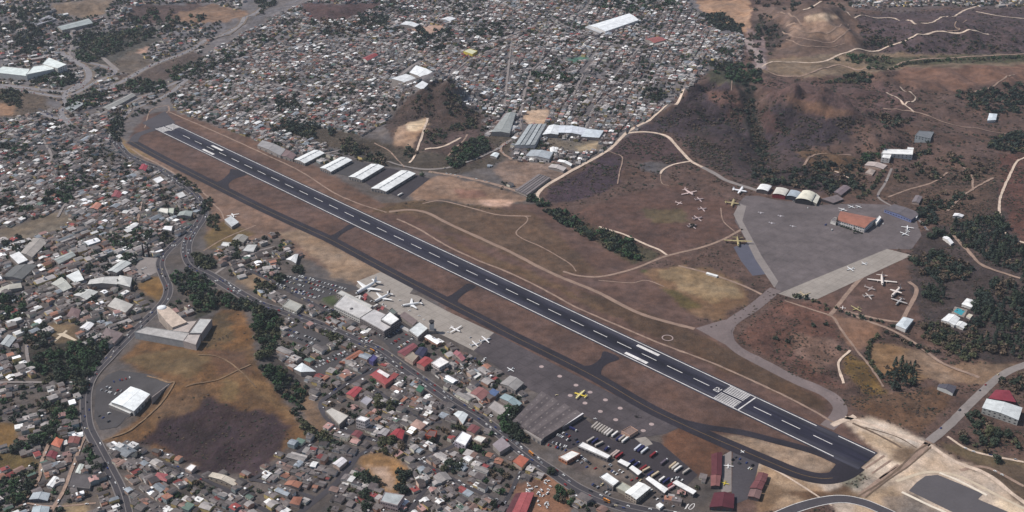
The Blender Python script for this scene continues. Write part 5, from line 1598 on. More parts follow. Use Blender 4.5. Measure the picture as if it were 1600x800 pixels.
B('store_shed', 'low mauve shed behind the arched hangars', 'shed', [(1303, 300), (1318, 289), (1329, 293), (1314, 305)], 5, (122, 104, 108), (90, 80, 80), 'gable')
B('store_shed', 'dark-fronted low shed at the back of the apron', 'shed', [(1284, 312), (1308, 306), (1318, 311), (1302, 317)], 4, (122, 106, 106), (60, 54, 56), 'shed')
B('white_school', 'long front wing of the white U-shaped school', 'school', [(1377, 240), (1381, 233), (1427, 234), (1426, 242)], 8, WHITE, WALLW, 'flat', win=8)
B('white_school', 'taller right arm of the white U-shaped school', 'school', [(1414, 242), (1418, 230), (1428, 231), (1425, 243)], 9, WHITE, WALLW, 'flat')
B('white_school', 'left arm of the white U-shaped school', 'school', [(1377, 246), (1380, 240), (1393, 242), (1390, 248)], 8, WHITE, WALLW, 'flat', win=3)
B('grey_block', 'dark grey-roofed block uphill of the white school', 'block', [(1430, 212), (1436, 205), (1459, 207), (1454, 217)], 8, (112, 116, 120), (150, 156, 158), 'flat', win=5)
B('pale_house', 'wide pale bungalow below the white school', 'bungalow', [(1351, 258), (1357, 252), (1386, 258), (1380, 264)], 4, (186, 168, 160), WALLP, 'gable')
B('pale_house', 'small tan bungalow with hipped roof below the white school', 'bungalow', [(1352, 270), (1359, 263), (1368, 266), (1363, 273)], 4, (164, 144, 130), WALLP, 'hip')
B('museum_hall', 'square pale blue-roofed hall beside the parked old planes', 'hall', [(1400, 508), (1412, 495), (1427, 499), (1415, 514)], 6, (196, 206, 210), WALLW, 'hip')
B('villa', 'long white villa roof beside the turquoise pool', 'villa', [(1471, 500), (1483, 490), (1500, 497), (1491, 508)], 5, (228, 230, 226), WALLW, 'gable')
B('villa', 'low white wing stretching from the pool villa', 'villa', [(1490, 507), (1497, 501), (1511, 506), (1505, 513)], 4, (222, 224, 220), WALLW, 'gable')
B('villa', 'white angular house among trees above the pool', 'villa', [(1503, 475), (1511, 466), (1525, 470), (1518, 480)], 5, (232, 232, 230), WALLW, 'hip')
B('ranch_house', 'dark blue-grey roofed house beside the dirt bank', 'house block', [(1465, 604), (1468, 600), (1494, 604), (1489, 614)], 5, (88, 84, 94), (190, 190, 186), 'gable')
B('warehouse', 'big red-roofed warehouse half of the corner works', 'warehouse', [(1545, 622), (1556, 609), (1577, 610), (1587, 628)], 8, (150, 44, 58), (120, 60, 66), 'hip', rise=1.5)
B('warehouse', 'long pale ribbed warehouse half of the corner works', 'warehouse', [(1535, 637), (1542, 623), (1597, 637), (1591, 656)], 10, (200, 206, 204), (160, 160, 156), 'gable', win=7, rise=2.0)
t, P = B('pool_house', 'cream pool house beside the turquoise swimming pool', 'pool house', [(1510, 494), (1514, 490), (1520, 492), (1516, 497)], 3, CREAM, WALLW, 'flat')
sheet('pool_paving', [(1486, 490), (1492, 479), (1512, 484), (1506, 496)], .14, paint('pool_deck', (140, 130, 122), .8))
pm = paint('pool_water', (64, 150, 162), .1, .1, .2, 1)
sheet('swimming_pool_water', [(1490, 487), (1496, 481), (1508, 486), (1502, 493)], .2, pm)
# mall on the field
B('mall', 'long lower wing of the curved-top shopping mall', 'mall', [(210, 519), (228, 511), (297, 521), (286, 533)], 12, (176, 170, 164), (176, 176, 174), 'flat')
B('mall', 'corner block of the curved-top mall over the field', 'mall', [(286, 533), (293, 523), (313, 523), (306, 539)], 12.5, (182, 168, 160), (178, 166, 160), 'flat')
B('mall', 'raised light grey roof deck of the curved-top mall', 'mall', [(295, 521), (312, 498), (331, 499), (315, 521)], 13.5, (186, 184, 180), (166, 152, 146), 'flat')
B('mall', 'recessed tan roof deck in the middle of the mall', 'mall', [(268, 517), (284, 503), (308, 501), (294, 520)], 12, (182, 166, 154), (150, 142, 138), 'flat')
# the sweeping curved cinema volume
cv = [(253, 482), (262, 491), (272, 501), (281, 509)]
t = None
C_ = np.array([at(px, py, 17 - 1.2 * i)[:3] for i, (px, py) in enumerate(cv)])
c0 = C_.mean(0)
t = tag(empty('mall_tower', (float(c0[0]), float(c0[1]), float(H(c0[0], c0[1])))), 'sweeping curved tan roof volume with white rounded prow at the mall', 'mall')
Cl = resample(C_[:, :2] - c0[:2], 4.0)
nn_, _ = normals(Cl)
hw = np.interp(np.linspace(0, 1, len(Cl)), [0, .12, 1], [8, 10.5, 13])
left_, right_ = Cl + nn_ * hw[:, None], Cl - nn_ * hw[:, None]
ring_ = np.vstack([left_, right_[::-1]])
zt_ = np.interp(np.linspace(0, 1, len(Cl)), [0, 1], [19, 15.5])
zz_ = np.r_[zt_, zt_[::-1]]
link('wall', prism('wall', ring_, -1, zz_ - .01, paint('mall_shell', (172, 158, 146), .7), top=False), t)
n_ = len(Cl)
link('roof', mesh('roof', [(*left_[i], zt_[i]) for i in range(n_)] + [(*right_[i], zt_[i]) for i in range(n_)], [(i, i + 1, n_ + i + 1, n_ + i) if left_[0] is not None else () for i in range(n_ - 1)], [paint('mall_roof', (196, 178, 162), .6)]), t)
pw = 8.1
link('prow', loft('prow', [[(Cl[0][0] + (pw * s_) * math.cos(2 * math.pi * k / 14), Cl[0][1] + (pw * s_) * math.sin(2 * math.pi * k / 14), z_) for k in range(14)] for z_, s_ in ((-1, 1), (17, 1.0), (19.6, .92), (20.6, .55))], paint('prow_white', (224, 226, 226), .5)), t)
block_world([tuple(q[:2]) for q in C_], 18)
# supermarket and near blocks
B('supermarket', 'big white supermarket with ribbed roof in its car park', 'supermarket', [(174, 628), (204, 604), (234, 616), (209, 642)], 9, (232, 238, 236), (176, 174, 170), 'gable', rise=1.6, doors=5)
B('supermarket', 'low white entrance porch of the supermarket', 'porch', [(170, 632), (174, 628), (208, 642), (203, 646)], 5, (200, 200, 196), WALLG, 'flat')
B('boundary_wall', 'tall pale boundary wall behind the supermarket', 'wall', [(236, 622), (239, 619), (269, 596), (266, 599)], 5, (172, 156, 146), (172, 156, 146), 'flat')
B('octagonal_hall', 'grey eight-sided hall with square hatch below the dirt field', 'hall', [(594, 783), (601, 769), (632, 774), (621, 790)], 11, (164, 172, 172), (190, 168, 164), 'flat', win=7)
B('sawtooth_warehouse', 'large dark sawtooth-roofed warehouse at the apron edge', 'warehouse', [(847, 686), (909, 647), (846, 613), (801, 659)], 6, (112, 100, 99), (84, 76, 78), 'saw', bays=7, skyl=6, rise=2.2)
B('loading_beam', 'long white canopy beam along the sawtooth warehouse edge', 'canopy', [(879, 667), (882, 665), (912, 646), (910, 645)], 7, (226, 220, 218), (120, 110, 110), 'flat')
B('warehouse', 'pale block on the street corner behind the sawtooth warehouse', 'warehouse', [(818, 672), (823, 667), (850, 684), (845, 690)], 6, (150, 140, 134), WALLG, 'flat', doors=4)
# lorry terminal
for q, lb in (([(903, 697), (910, 690), (955, 712), (949, 717)], 'white-roofed loading row at the head of the lorry yard'), ([(965, 721), (970, 717), (985, 724), (980, 729)], 'short white loading row with dark gap beside the lorry yard'),
              ([(983, 731), (988, 727), (1003, 737), (997, 742)], 'second short white loading row along the lorry yard'), ([(1009, 748), (1014, 744), (1044, 764), (1038, 770)], 'long white loading row near the lower end of the yard'),
              ([(1051, 754), (1057, 750), (1088, 767), (1083, 772)], 'end white loading row beside the curved wall')):
    B('loading_row', lb, 'loading shed', q, 6, (230, 228, 224), (104, 98, 98), 'flat', 'white loading rows of the lorry yard', win=8)
B('depot', 'white-roofed shop block beside the orange stalls', 'shop', [(873, 714), (893, 704), (907, 709), (886, 721)], 6, (230, 228, 222), (170, 110, 80), 'flat', win=5)
B('depot', 'white depot hall with steps down to the pale yard', 'depot', [(937, 745), (948, 738), (968, 752), (958, 760)], 8, (228, 230, 228), (120, 112, 108), 'flat', doors=4)
B('depot', 'large white gabled depot hall at the boulevard edge', 'depot', [(977, 769), (998, 753), (1016, 762), (994, 780)], 8, (234, 236, 230), (168, 154, 140), 'gable', win=6, rise=1.2)
B('depot', 'cream flat wing joining the two white depot halls', 'depot', [(962, 762), (972, 753), (990, 763), (980, 771)], 5, (176, 178, 160), (160, 150, 136), 'flat')
B('kiosk', 'small square white kiosk by the depot drive', 'kiosk', [(1025, 789), (1031, 785), (1037, 789), (1031, 794)], 4, WHITE, WALLW, 'flat')
B('salmon_canopy', 'salmon open canopy between apron and lorry yard', 'canopy', [(971, 674), (985, 666), (997, 673), (984, 681)], 5, (130, 104, 92), (196, 160, 140), 'flat')
# red sheds below the works yard
for q, cc, lb in (([(1112, 742), (1112, 710), (1128, 707), (1127, 742)], (104, 44, 50), 'dark red long shed beside the scrub field'), ([(1111, 759), (1111, 743), (1126, 743), (1124, 759)], (138, 78, 74), 'faded red shed below the dark red long shed'),
                  ([(1109, 792), (1116, 770), (1147, 772), (1146, 794)], (100, 38, 48), 'dark maroon hipped shed at the picture edge'), ([(1180, 750), (1185, 738), (1200, 741), (1196, 753)], (124, 66, 66), 'faded red striped shed beside pale earth'),
                  ([(1172, 762), (1179, 751), (1195, 754), (1190, 765)], (120, 62, 64), 'middle faded red striped shed of the three'), ([(1169, 775), (1173, 764), (1190, 767), (1186, 779)], (128, 92, 88), 'dusty lowest striped shed of the three')):
    B('red_shed', lb, 'shed', q, 5, cc, (110, 84, 80), 'gable', 'red sheds by the works yard', doors=4)
# notable roofs in the near town
NOTE = [
    ('restaurant', 'red square-roofed restaurant with white raised lantern', 'restaurant', [(578, 586), (592, 576), (616, 590), (602, 601)], 7, (176, 66, 66), (170, 120, 110), 'hip', {}),
    ('shop', 'white raised lantern roof on the red restaurant', 'shop', [(589, 580), (593, 577), (609, 586), (605, 590)], 9.5, (224, 216, 214), WALLG, 'flat', {}),
    ('warehouse', 'pale chamfered warehouse on the street bend', 'warehouse', [(508, 642), (518, 637), (545, 650), (530, 664)], 8, (194, 188, 176), (120, 112, 106), 'flat', {'doors': 4}),
    ('apartment_block', 'tall narrow white block near the street bend', 'block', [(556, 655), (563, 650), (578, 654), (570, 659)], 15, (234, 232, 230), (206, 196, 192), 'flat', {'win': 4}),
    ('villa', 'glaring white flat-roofed villa beside the boulevard', 'villa', [(710, 689), (722, 674), (737, 681), (727, 697)], 9, (240, 242, 240), (170, 160, 168), 'flat', {'win': 4}),
    ('villa', 'white stepped roofs right beside the glaring white villa', 'villa', [(738, 686), (746, 680), (760, 684), (752, 692)], 7, (220, 218, 206), WALLP, 'flat', {}),
    ('house_block', 'dull red roof just above the glaring white villa', 'house block', [(729, 672), (737, 663), (750, 668), (741, 677)], 7, (130, 68, 68), WALLP, 'gable', {}),
    ('warehouse', 'lilac-grey roofed shed on the corner of the boulevard', 'warehouse', [(770, 696), (784, 685), (797, 696), (781, 706)], 7, (150, 136, 140), WALLG, 'shed', {}),
    ('shop', 'bright orange roofed shop beside the boulevard junction', 'shop', [(802, 722), (813, 712), (826, 718), (815, 730)], 6, (198, 94, 66), WALLP, 'shed', {}),
    ('long_red_shed', 'long bright red roofed shed at the lower edge', 'shed', [(798, 806), (815, 770), (834, 770), (820, 806)], 6, (176, 72, 74), (120, 70, 70), 'gable', {'rise': 1.0}),
    ('long_red_shed', 'dark red lean-to beside the long red shed', 'shed', [(788, 806), (806, 772), (815, 770), (799, 806)], 5, (110, 56, 60), (110, 70, 70), 'shed', {}),
    ('court_villa', 'red-roofed house with scarlet gable near the middle street', 'house block', [(607, 681), (619, 670), (632, 673), (628, 686)], 7, (176, 48, 56), (190, 150, 150), 'gable', {}),
    ('court_villa', 'grey pitched house left of the scarlet roof', 'house block', [(590, 677), (599, 669), (609, 672), (602, 681)], 7, (156, 148, 148), (150, 130, 132), 'gable', {}),
    ('house_block', 'tan hipped house with pale trim above the scarlet roof', 'house block', [(641, 664), (651, 655), (666, 663), (657, 671)], 7, (180, 138, 120), WALLP, 'hip', {}),
    ('house_block', 'brick-red roof with orange awning by the lane corner', 'house block', [(664, 680), (671, 672), (683, 674), (679, 684)], 6, (120, 88, 84), (200, 84, 56), 'flat', {}),
    ('house_block', 'rusty red square roof under the tall white block', 'house block', [(549, 679), (556, 672), (567, 676), (560, 684)], 6, (132, 62, 64), WALLP, 'gable', {}),
    ('shop', 'long scarlet roof beside a thin white awning', 'shop', [(541, 615), (555, 604), (566, 607), (553, 621)], 6, (184, 60, 66), (190, 150, 130), 'gable', {}),
    ('shop', 'pale lilac roof below the long scarlet roof', 'shop', [(562, 627), (571, 618), (583, 624), (573, 634)], 7, (160, 156, 164), WALLG, 'flat', {}),
    ('shop', 'orange brick market row along the side street', 'shop', [(530, 566), (561, 547), (568, 551), (538, 568)], 6, (164, 92, 66), (150, 84, 60), 'gable', {'doors': 6}),
    ('shop', 'white tent-like pyramid roof above the dark grove', 'shop', [(459, 576), (472, 567), (493, 580), (470, 581)], 7, (216, 222, 224), WALLG, 'hip', {}),
    ('shop', 'blue corner shop beside the boulevard', 'shop', [(576, 562), (583, 554), (590, 559), (583, 566)], 7, (70, 66, 130), (90, 84, 130), 'flat', {}),
    ('shop', 'bright green roof beside the dark boulevard', 'shop', [(650, 610), (655, 602), (663, 606), (657, 613)], 7, (60, 116, 86), WALLG, 'shed', {}),
    ('pink_block', 'white flat roof amid the pink-roofed blocks', 'block', [(674, 567), (688, 558), (702, 566), (686, 575)], 9, (236, 232, 228), (200, 190, 186), 'flat', {'win': 4}),
    ('pink_block', 'bright red roof in front of the white flat roof', 'block', [(651, 567), (664, 557), (676, 563), (663, 573)], 8, (176, 62, 60), (180, 140, 130), 'gable', {}),
    ('pink_block', 'long dusty red roof at the corner of the car park', 'block', [(621, 550), (645, 536), (652, 541), (632, 556)], 6, (146, 70, 74), (160, 130, 120), 'gable', {}),
    ('pink_block', 'navy blue roof between red roofs by the terminal', 'block', [(648, 552), (656, 542), (668, 545), (660, 557)], 8, (56, 54, 82), (110, 106, 120), 'gable', {}),
    ('pink_block', 'tan flat roof beside the long dusty red roof', 'block', [(632, 558), (644, 550), (654, 556), (645, 566)], 6, (156, 140, 120), WALLP, 'flat', {}),
    ('pink_block', 'narrow pink roofed row at the apron fence', 'block', [(708, 552), (713, 547), (727, 560), (722, 564)], 5, (166, 92, 98), WALLP, 'gable', {}),
    ('workshop', 'wide grey workshop roof at the corner of the dark apron', 'workshop', [(782, 599), (797, 587), (818, 598), (805, 610)], 7, (150, 144, 140), WALLG, 'gable', {'doors': 4}),
    ('workshop', 'red-fronted shop with broad grey roof near the blue roof', 'workshop', [(735, 614), (748, 604), (765, 614), (752, 625)], 7, (150, 92, 86), (206, 196, 190), 'gable', {'win': 3}),
    ('workshop', 'bright blue roof beside the broad boulevard yards', 'workshop', [(763, 614), (770, 608), (780, 612), (773, 619)], 6, (84, 110, 160), WALLG, 'shed', {}),
    ('workshop', 'pair of pale teal roofs behind the sawtooth warehouse', 'workshop', [(781, 621), (789, 615), (815, 630), (807, 637)], 6, (136, 160, 164), WALLG, 'gable', {}),
    ('workshop', 'pale square roof near the trees by the boulevard', 'workshop', [(762, 636), (772, 626), (793, 638), (783, 650)], 6, (170, 160, 154), WALLG, 'flat', {}),
    ('shop', 'cream flat shop with small cars in front', 'shop', [(441, 478), (452, 468), (473, 477), (463, 487)], 6, (168, 166, 154), (190, 184, 172), 'flat', {'win': 6}),
    ('house_block', 'white gabled shop on the near side of the boulevard', 'shop', [(709, 647), (716, 642), (731, 648), (723, 662)], 7, (206, 214, 214), WALLP, 'gable', {}),
    ('compound', 'orange-roofed villa in the walled compound', 'villa', [(80, 694), (88, 683), (99, 687), (93, 699)], 6, (206, 98, 66), WALLP, 'hip', {}),
    ('compound', 'dull red roof at the corner of the walled compound', 'villa', [(106, 692), (109, 682), (126, 683), (122, 693)], 5, (142, 76, 68), WALLP, 'gable', {}),
    ('compound', 'dark crimson roof low in the walled compound', 'villa', [(72, 712), (78, 704), (90, 707), (86, 717)], 5, (140, 50, 58), WALLP, 'gable', {}),
    ('barn', 'pale grey long barn beside the curving dirt lane', 'barn', [(46, 780), (52, 770), (78, 771), (74, 782)], 5, (166, 176, 182), (110, 116, 124), 'gable', {'doors': 4}),
    ('barn', 'pale barn roof cut by the lower picture edge', 'barn', [(48, 806), (52, 792), (77, 792), (74, 806)], 5, (166, 180, 186), (120, 124, 130), 'gable', {}),
    ('villa', 'white L-shaped villa between the two dirt lanes', 'villa', [(73, 758), (84, 744), (92, 747), (82, 761)], 5, (224, 224, 222), WALLW, 'gable', {}),
    ('workshop', 'pale L-shaped shed beside the boulevard trees', 'workshop', [(118, 738), (124, 725), (131, 726), (125, 740)], 5, (190, 196, 186), WALLG, 'gable', {}),
    ('workshop', 'dark brown flat courts roof by the boulevard', 'workshop', [(106, 760), (112, 740), (146, 742), (140, 764)], 5, (92, 84, 84), WALLG, 'flat', {}),
    ('row_house', 'long tan-white row under the burnt field edge', 'row house', [(326, 744), (332, 738), (372, 752), (366, 759)], 6, (196, 182, 160), (170, 156, 140), 'gable', {'win': 5}),
    ('row_house', 'bright white flat house on the burnt field edge', 'row house', [(289, 732), (298, 725), (307, 728), (299, 737)], 7, (236, 234, 230), WALLP, 'flat', {}),
    ('row_house', 'bright red roof amid grey roofs by the near boulevard', 'row house', [(240, 747), (246, 738), (262, 741), (260, 752)], 6, (176, 80, 82), WALLP, 'hip', {}),
    ('row_house', 'orange-brown terrace roof across the near streets', 'row house', [(444, 757), (450, 751), (472, 754), (466, 762)], 6, (176, 108, 80), WALLP, 'gable', {}),
    ('row_house', 'rust-brown hipped roof at the foot of the near streets', 'row house', [(453, 786), (459, 776), (472, 777), (467, 789)], 6, (158, 92, 66), WALLP, 'hip', {}),
    ('row_house', 'white gabled house on the corner by the green hedge', 'row house', [(520, 724), (534, 714), (542, 720), (530, 730)], 6, (208, 202, 204), WALLP, 'gable', {}),
    ('vaulted_hall', 'pale vaulted hall with rounded end near the brown lot', 'hall', [(137, 444), (141, 437), (186, 432), (183, 444)], 9, (196, 194, 186), WALLG, 'gable', {}),
    ('vaulted_hall', 'fan-shaped pale hall end near the brown lot', 'hall', [(184, 443), (187, 430), (206, 434), (203, 448)], 10, (194, 192, 186), WALLG, 'hip', {}),
    ('warehouse', 'slanting pale ribbed warehouse above the vaulted hall', 'warehouse', [(168, 423), (190, 407), (205, 411), (182, 426)], 8, (190, 194, 190), WALLG, 'gable', {'doors': 5}),
    ('works', 'white square roof of the L-shaped works', 'works', [(104, 433), (123, 424), (131, 437), (117, 441)], 8, (222, 226, 222), WALLG, 'shed', {}),
    ('works', 'pale long arm of the L-shaped works', 'works', [(80, 443), (96, 433), (112, 449), (99, 455)], 7, (184, 184, 172), WALLG, 'gable', {}),
    ('works', 'grey-white ribbed shop roof below the L-shaped works', 'works', [(115, 461), (130, 452), (153, 456), (135, 468)], 7, (196, 196, 188), WALLG, 'gable', {}),
    ('warehouse', 'white square warehouse roof far out on the town side', 'warehouse', [(16, 401), (30, 395), (43, 406), (29, 412)], 7, (232, 232, 230), WALLG, 'shed', {}),
    ('warehouse', 'long tan sloping warehouse beside the white square roof', 'warehouse', [(32, 395), (52, 372), (75, 376), (50, 402)], 7, (160, 150, 140), WALLG, 'gable', {}),
    ('warehouse', 'grey-green long warehouse across the lane from the tan one', 'warehouse', [(84, 405), (112, 393), (118, 399), (92, 412)], 7, (156, 162, 156), WALLG, 'gable', {'doors': 4}),
    ('warehouse', 'wide dark grey warehouse at the town-side picture edge', 'warehouse', [(4, 432), (24, 415), (58, 414), (34, 436)], 6, (104, 104, 102), WALLG, 'gable', {}),
    ('warehouse', 'long thin pale shed below the dark grey warehouse', 'warehouse', [(-4, 459), (-2, 451), (32, 442), (34, 449)], 5, (176, 170, 154), WALLG, 'gable', {}),
    ('house_block', 'broad pale hipped hall near the cream crossed paths', 'hall', [(168, 478), (180, 465), (208, 476), (196, 488)], 7, (184, 178, 168), WALLP, 'hip', {}),
    ('house_block', 'brown hipped hall beside the broad pale one', 'hall', [(104, 494), (112, 480), (126, 484), (122, 497)], 6, (124, 94, 92), WALLP, 'hip', {}),
    ('house_block', 'white gabled house between brown roofs', 'house block', [(125, 512), (136, 503), (147, 506), (138, 516)], 6, (226, 224, 222), WALLP, 'gable', {}),
    ('house_block', 'wide rosy brown roof against the branch road', 'house block', [(158, 526), (166, 512), (192, 521), (178, 536)], 6, (126, 106, 104), WALLP, 'hip', {}),
    ('house_block', 'pale grey house at the picture edge near the lane', 'house block', [(0, 538), (12, 523), (25, 528), (14, 542)], 6, (166, 172, 172), WALLG, 'gable', {}),
    ('bend_house', 'white square roof inside the boulevard bend', 'house block', [(238, 280), (250, 275), (257, 281), (246, 287)], 7, (226, 226, 226), WALLG, 'flat', {}),
    ('bend_house', 'pale cube block on the inner side of the bend', 'house block', [(274, 303), (285, 299), (291, 306), (281, 310)], 8, (200, 200, 198), WALLG, 'flat', {}),
    ('bend_house', 'cream-white double block in the bend neighbourhood', 'house block', [(246, 330), (250, 325), (263, 326), (262, 334)], 9, (226, 222, 206), (160, 160, 154), 'flat', {'win': 3}),
    ('bend_house', 'pale green twin of the cream-white double block', 'house block', [(262, 332), (264, 325), (272, 325), (271, 334)], 9, (186, 192, 172), (150, 154, 148), 'flat', {'win': 3}),
    ('bend_house', 'white box roof at the edge of the tree grove', 'house block', [(253, 358), (256, 353), (270, 353), (268, 361)], 7, (236, 236, 236), WALLG, 'flat', {}),
    ('bend_house', 'bright red roof near the upper boulevard', 'house block', [(217, 264), (222, 256), (231, 259), (227, 267)], 6, (170, 48, 62), WALLG, 'gable', {}),
    ('bend_house', 'red roof cluster below the sunny white houses', 'house block', [(174, 307), (180, 297), (192, 302), (186, 309)], 6, (154, 66, 70), WALLP, 'gable', {}),
    ('bend_house', 'orange roof beside the dark grove path', 'house block', [(140, 325), (150, 316), (159, 319), (152, 327)], 6, (200, 122, 96), WALLP, 'gable', {}),
    ('bend_house', 'long grey-green roof beside the boulevard bend', 'house block', [(277, 337), (281, 331), (301, 330), (298, 338)], 7, (148, 156, 150), WALLG, 'gable', {}),
    ('airfield_house', 'pale roof at the airfield edge with white aircraft parts', 'house block', [(351, 345), (361, 339), (373, 347), (362, 354)], 6, (196, 200, 200), WALLG, 'shed', {}),
    ('station', 'white canopy roof near the trees beside the airfield edge', 'shop', [(344, 384), (348, 378), (361, 379), (358, 386)], 6, (220, 220, 214), WALLG, 'flat', {}),
    ('yard_hall', 'white-roofed hall at the corner of the walled yard', 'hall', [(447, 405), (456, 400), (466, 397), (462, 411)], 7, (222, 222, 220), WALLG, 'gable', {}),
    ('yard_hall', 'grey gabled hall near the airfield fence', 'hall', [(363, 374), (372, 366), (388, 370), (380, 379)], 7, (148, 142, 132), WALLG, 'gable', {}),
    ('yard_hall', 'white patched roof block with small vents', 'hall', [(378, 392), (386, 382), (402, 382), (396, 394)], 6, (186, 186, 184), WALLG, 'flat', {}),
    ('far_villa', 'white villa in the trees at the far east hillside', 'villa', [(1543, 188), (1546, 177), (1558, 178), (1556, 187)], 6, (210, 222, 228), WALLW, 'hip', {}),
    ('far_villa', 'thin white roof beside the dirt fork on the east side', 'villa', [(1489, 337), (1492, 333), (1506, 336), (1503, 339)], 4, (230, 230, 230), WALLW, 'gable', {}),
    ('far_villa', 'white slanting roof below the pine slope', 'villa', [(1473, 371), (1477, 368), (1490, 379), (1486, 381)], 4, (228, 228, 228), WALLW, 'gable', {}),
    ('far_villa', 'grey house with pale gable above the pine slope', 'villa', [(1425, 315), (1431, 305), (1441, 307), (1436, 317)], 5, (124, 110, 112), WALLP, 'gable', {}),
]
for nm, lb, ct, q, h_, rf, wl, st, kw in NOTE:
    B(nm, lb, ct, q, h_, rf, wl, st, **kw)
# crossed cream paths, the painted white figures, salmon canopy trims
sheet('garden_path', [(83, 533), (103, 516), (106, 517), (87, 534)], .2, paint('cream_gravel', (196, 180, 158)))
sheet('garden_path', [(88, 522), (100, 520), (121, 532), (116, 533)], .24, paint('cream_gravel', (196, 180, 158)))
WM = paint('white_road_paint', (214, 210, 208))
block_poly([(1058, 778), (1096, 778), (1096, 806), (1058, 806)])
sheet('painted_figure', [(1074, 788), (1077, 787), (1072, 795), (1069, 796)], .2, WM)
strip('painted_figure', px_line([(1081, 788), (1085, 787), (1084, 792), (1079, 796), (1076, 794), (1081, 788)], 1.0), .9, .2, WM)
c = at(230, 396)
for k, (px, py, hh_) in enumerate(((225, 401, 24), (233, 401, 26))):
    c = at(px, py)
    t = tag(empty('chimney_stack', tuple(map(float, c))), ('black slender stack nearer the brown lot' if k else 'black slender stack nearer the grove') + ' of the pair', 'chimney', 'pair of black stacks')
    link('shaft', loft('shaft', [[(r_ * math.cos(2 * math.pi * j / 8), r_ * math.sin(2 * math.pi * j / 8), z_) for j in range(8)] for z_, r_ in ((-.5, 1.9), (hh_, 1.4))], paint('soot_black', (34, 33, 36), .8)), t)
    link('rim', loft('rim', [[(r_ * math.cos(2 * math.pi * j / 8), r_ * math.sin(2 * math.pi * j / 8), z_) for j in range(8)] for z_, r_ in ((hh_, 1.8), (hh_ + .8, 1.8))], DOORM), t)

# ------------------------------------------------------------------ aircraft
AW, AT_, AG = (236, 236, 234), (176, 158, 118), (186, 180, 182)
aircraft('airliner', (556, 460), (589, 441), AW, span=1.0, label='largest white airliner docked at the terminal, all white tail', group='airliners on the terminal apron')
aircraft('airliner', (584, 472), (610, 459), AW, finc=(44, 40, 60), label='white airliner with near-black tail docked nose to the terminal', group='airliners on the terminal apron')
aircraft('airliner', (627, 478), (659, 473), AW, finc=(48, 40, 62), label='white airliner with dark tail parked alone side-on on the apron', group='airliners on the terminal apron')
aircraft('turboprop', (720, 518), (704, 511), (228, 226, 224), label='small white twin-propeller plane alone on the pale apron', span=1.1)
aircraft('turboprop', (767, 528), (749, 533.5), (230, 228, 226), label='white small plane on the apron nearer the taxiway of the pair')
aircraft('turboprop', (750, 535), (734, 539.5), (226, 224, 222), label='white small plane on the apron nearer the town of the pair')
aircraft('light_plane', (793, 579), (803, 574), AW, label='little white plane alone near the corner of the dark apron')
aircraft('transport_plane', (897, 613), (917, 620), (216, 190, 64), wingc=(226, 214, 150), label='yellow twin-engined plane among the white spots on dark apron', span=1.05)
aircraft('transport_plane', (1168, 300), (1144, 296), (240, 240, 242), label='large bright white four-engined transport on the military apron corner', span=1.05)
aircraft('transport_plane', (1156, 319), (1132, 316), (170, 156, 118), label='large tan four-engined transport on the grass turning spot', span=1.05)
OLD = [((1084, 305), (1069, 296), 'grey old transport lying nose towards the runway, top of the group'), ((1100, 310), (1085, 311.5), 'pale old transport beside the top one of the group'), ((1067, 318), (1055, 315), 'small dusty old plane furthest out into the field'),
       ((1105, 325), (1090, 326.5), 'pinkish old transport in the middle of the group'), ((1098, 339), (1082, 342), 'dusty white old transport next to the lowest one'), ((1089, 351), (1074, 354), 'lowest white old transport beside a lone dark bush')]
for n_, t_, lb in OLD:
    aircraft('old_transport', n_, t_, (196, 176, 172), label=lb, group='old transports parked on the field', span=1.05)
for i_, (px, py) in enumerate(((1190, 331), (1221, 336), (1207, 347), (1240, 352))):
    aircraft('fighter_jet', (px + 5, py + .9), (px - 5, py - .4), AG, label=('grey jet fighter nearest the white transport', 'grey jet fighter nearest the arched hangars', 'grey jet fighter on the runway side of the four', 'grey jet fighter nearest the orange-roofed barracks')[i_], group='grey jet fighters on the military apron')
aircraft('transport_plane', (1154, 385), (1152, 371), (168, 154, 112), label='tan straight-winged transport on the blue-grey pad', span=1.2)
aircraft('old_transport', (1379, 446), (1377.5, 430), (214, 204, 196), label='big white straight-winged airliner in the aircraft park', span=1.15)
aircraft('old_transport', (1369, 453), (1350, 447), (160, 148, 144), label='dull grey plane below the big straight-winged one', span=.8)
aircraft('old_transport', (1366, 461), (1348, 462.5), (196, 186, 178), label='pale plane lowest in the aircraft park row', span=1.0)
aircraft('old_transport', (1262, 463), (1250, 456), (172, 158, 130), label='tan plane standing across the end of the concrete strip', span=1.5)
aircraft('light_plane', (1312, 479), (1322, 480.5), (220, 212, 206), label='small white plane beside the hedge of the aircraft park', span=1.1)
aircraft('light_plane', (1332, 484), (1344, 480), (184, 170, 120), label='sandy small plane beside the hedge of the aircraft park', span=1.2)
aircraft('turboprop', (1393, 464), (1407, 450), (226, 214, 204), label='long white stripped airframe between the two museum tracks', span=.45)
aircraft('turboprop', (1400, 476), (1410, 466), (180, 176, 172), label='silver old plane on dark grass between the museum tracks', span=.9)
aircraft('light_plane', (1418, 352), (1418, 359), AW, label='small white plane topmost of the row by the barracks road', span=1.0)
aircraft('light_plane', (1415, 359), (1422, 361), AW, label='small white plane in the middle of the row by the barracks road', span=1.0)
aircraft('light_plane', (1409, 367), (1418, 363), AW, label='small white plane lowest of the row by the barracks road', span=1.0)
aircraft('light_plane', (1323, 421), (1335, 418.5), AW, label='white plane on the concrete strip nearer the hedge end', span=1.0)
aircraft('light_plane', (1346, 412), (1355, 410), AW, label='smaller white plane further up the concrete strip', span=1.0)
aircraft('light_plane', (1138, 723), (1138, 731), AW, label='white small plane on the concrete pad by red sheds', span=1.1)
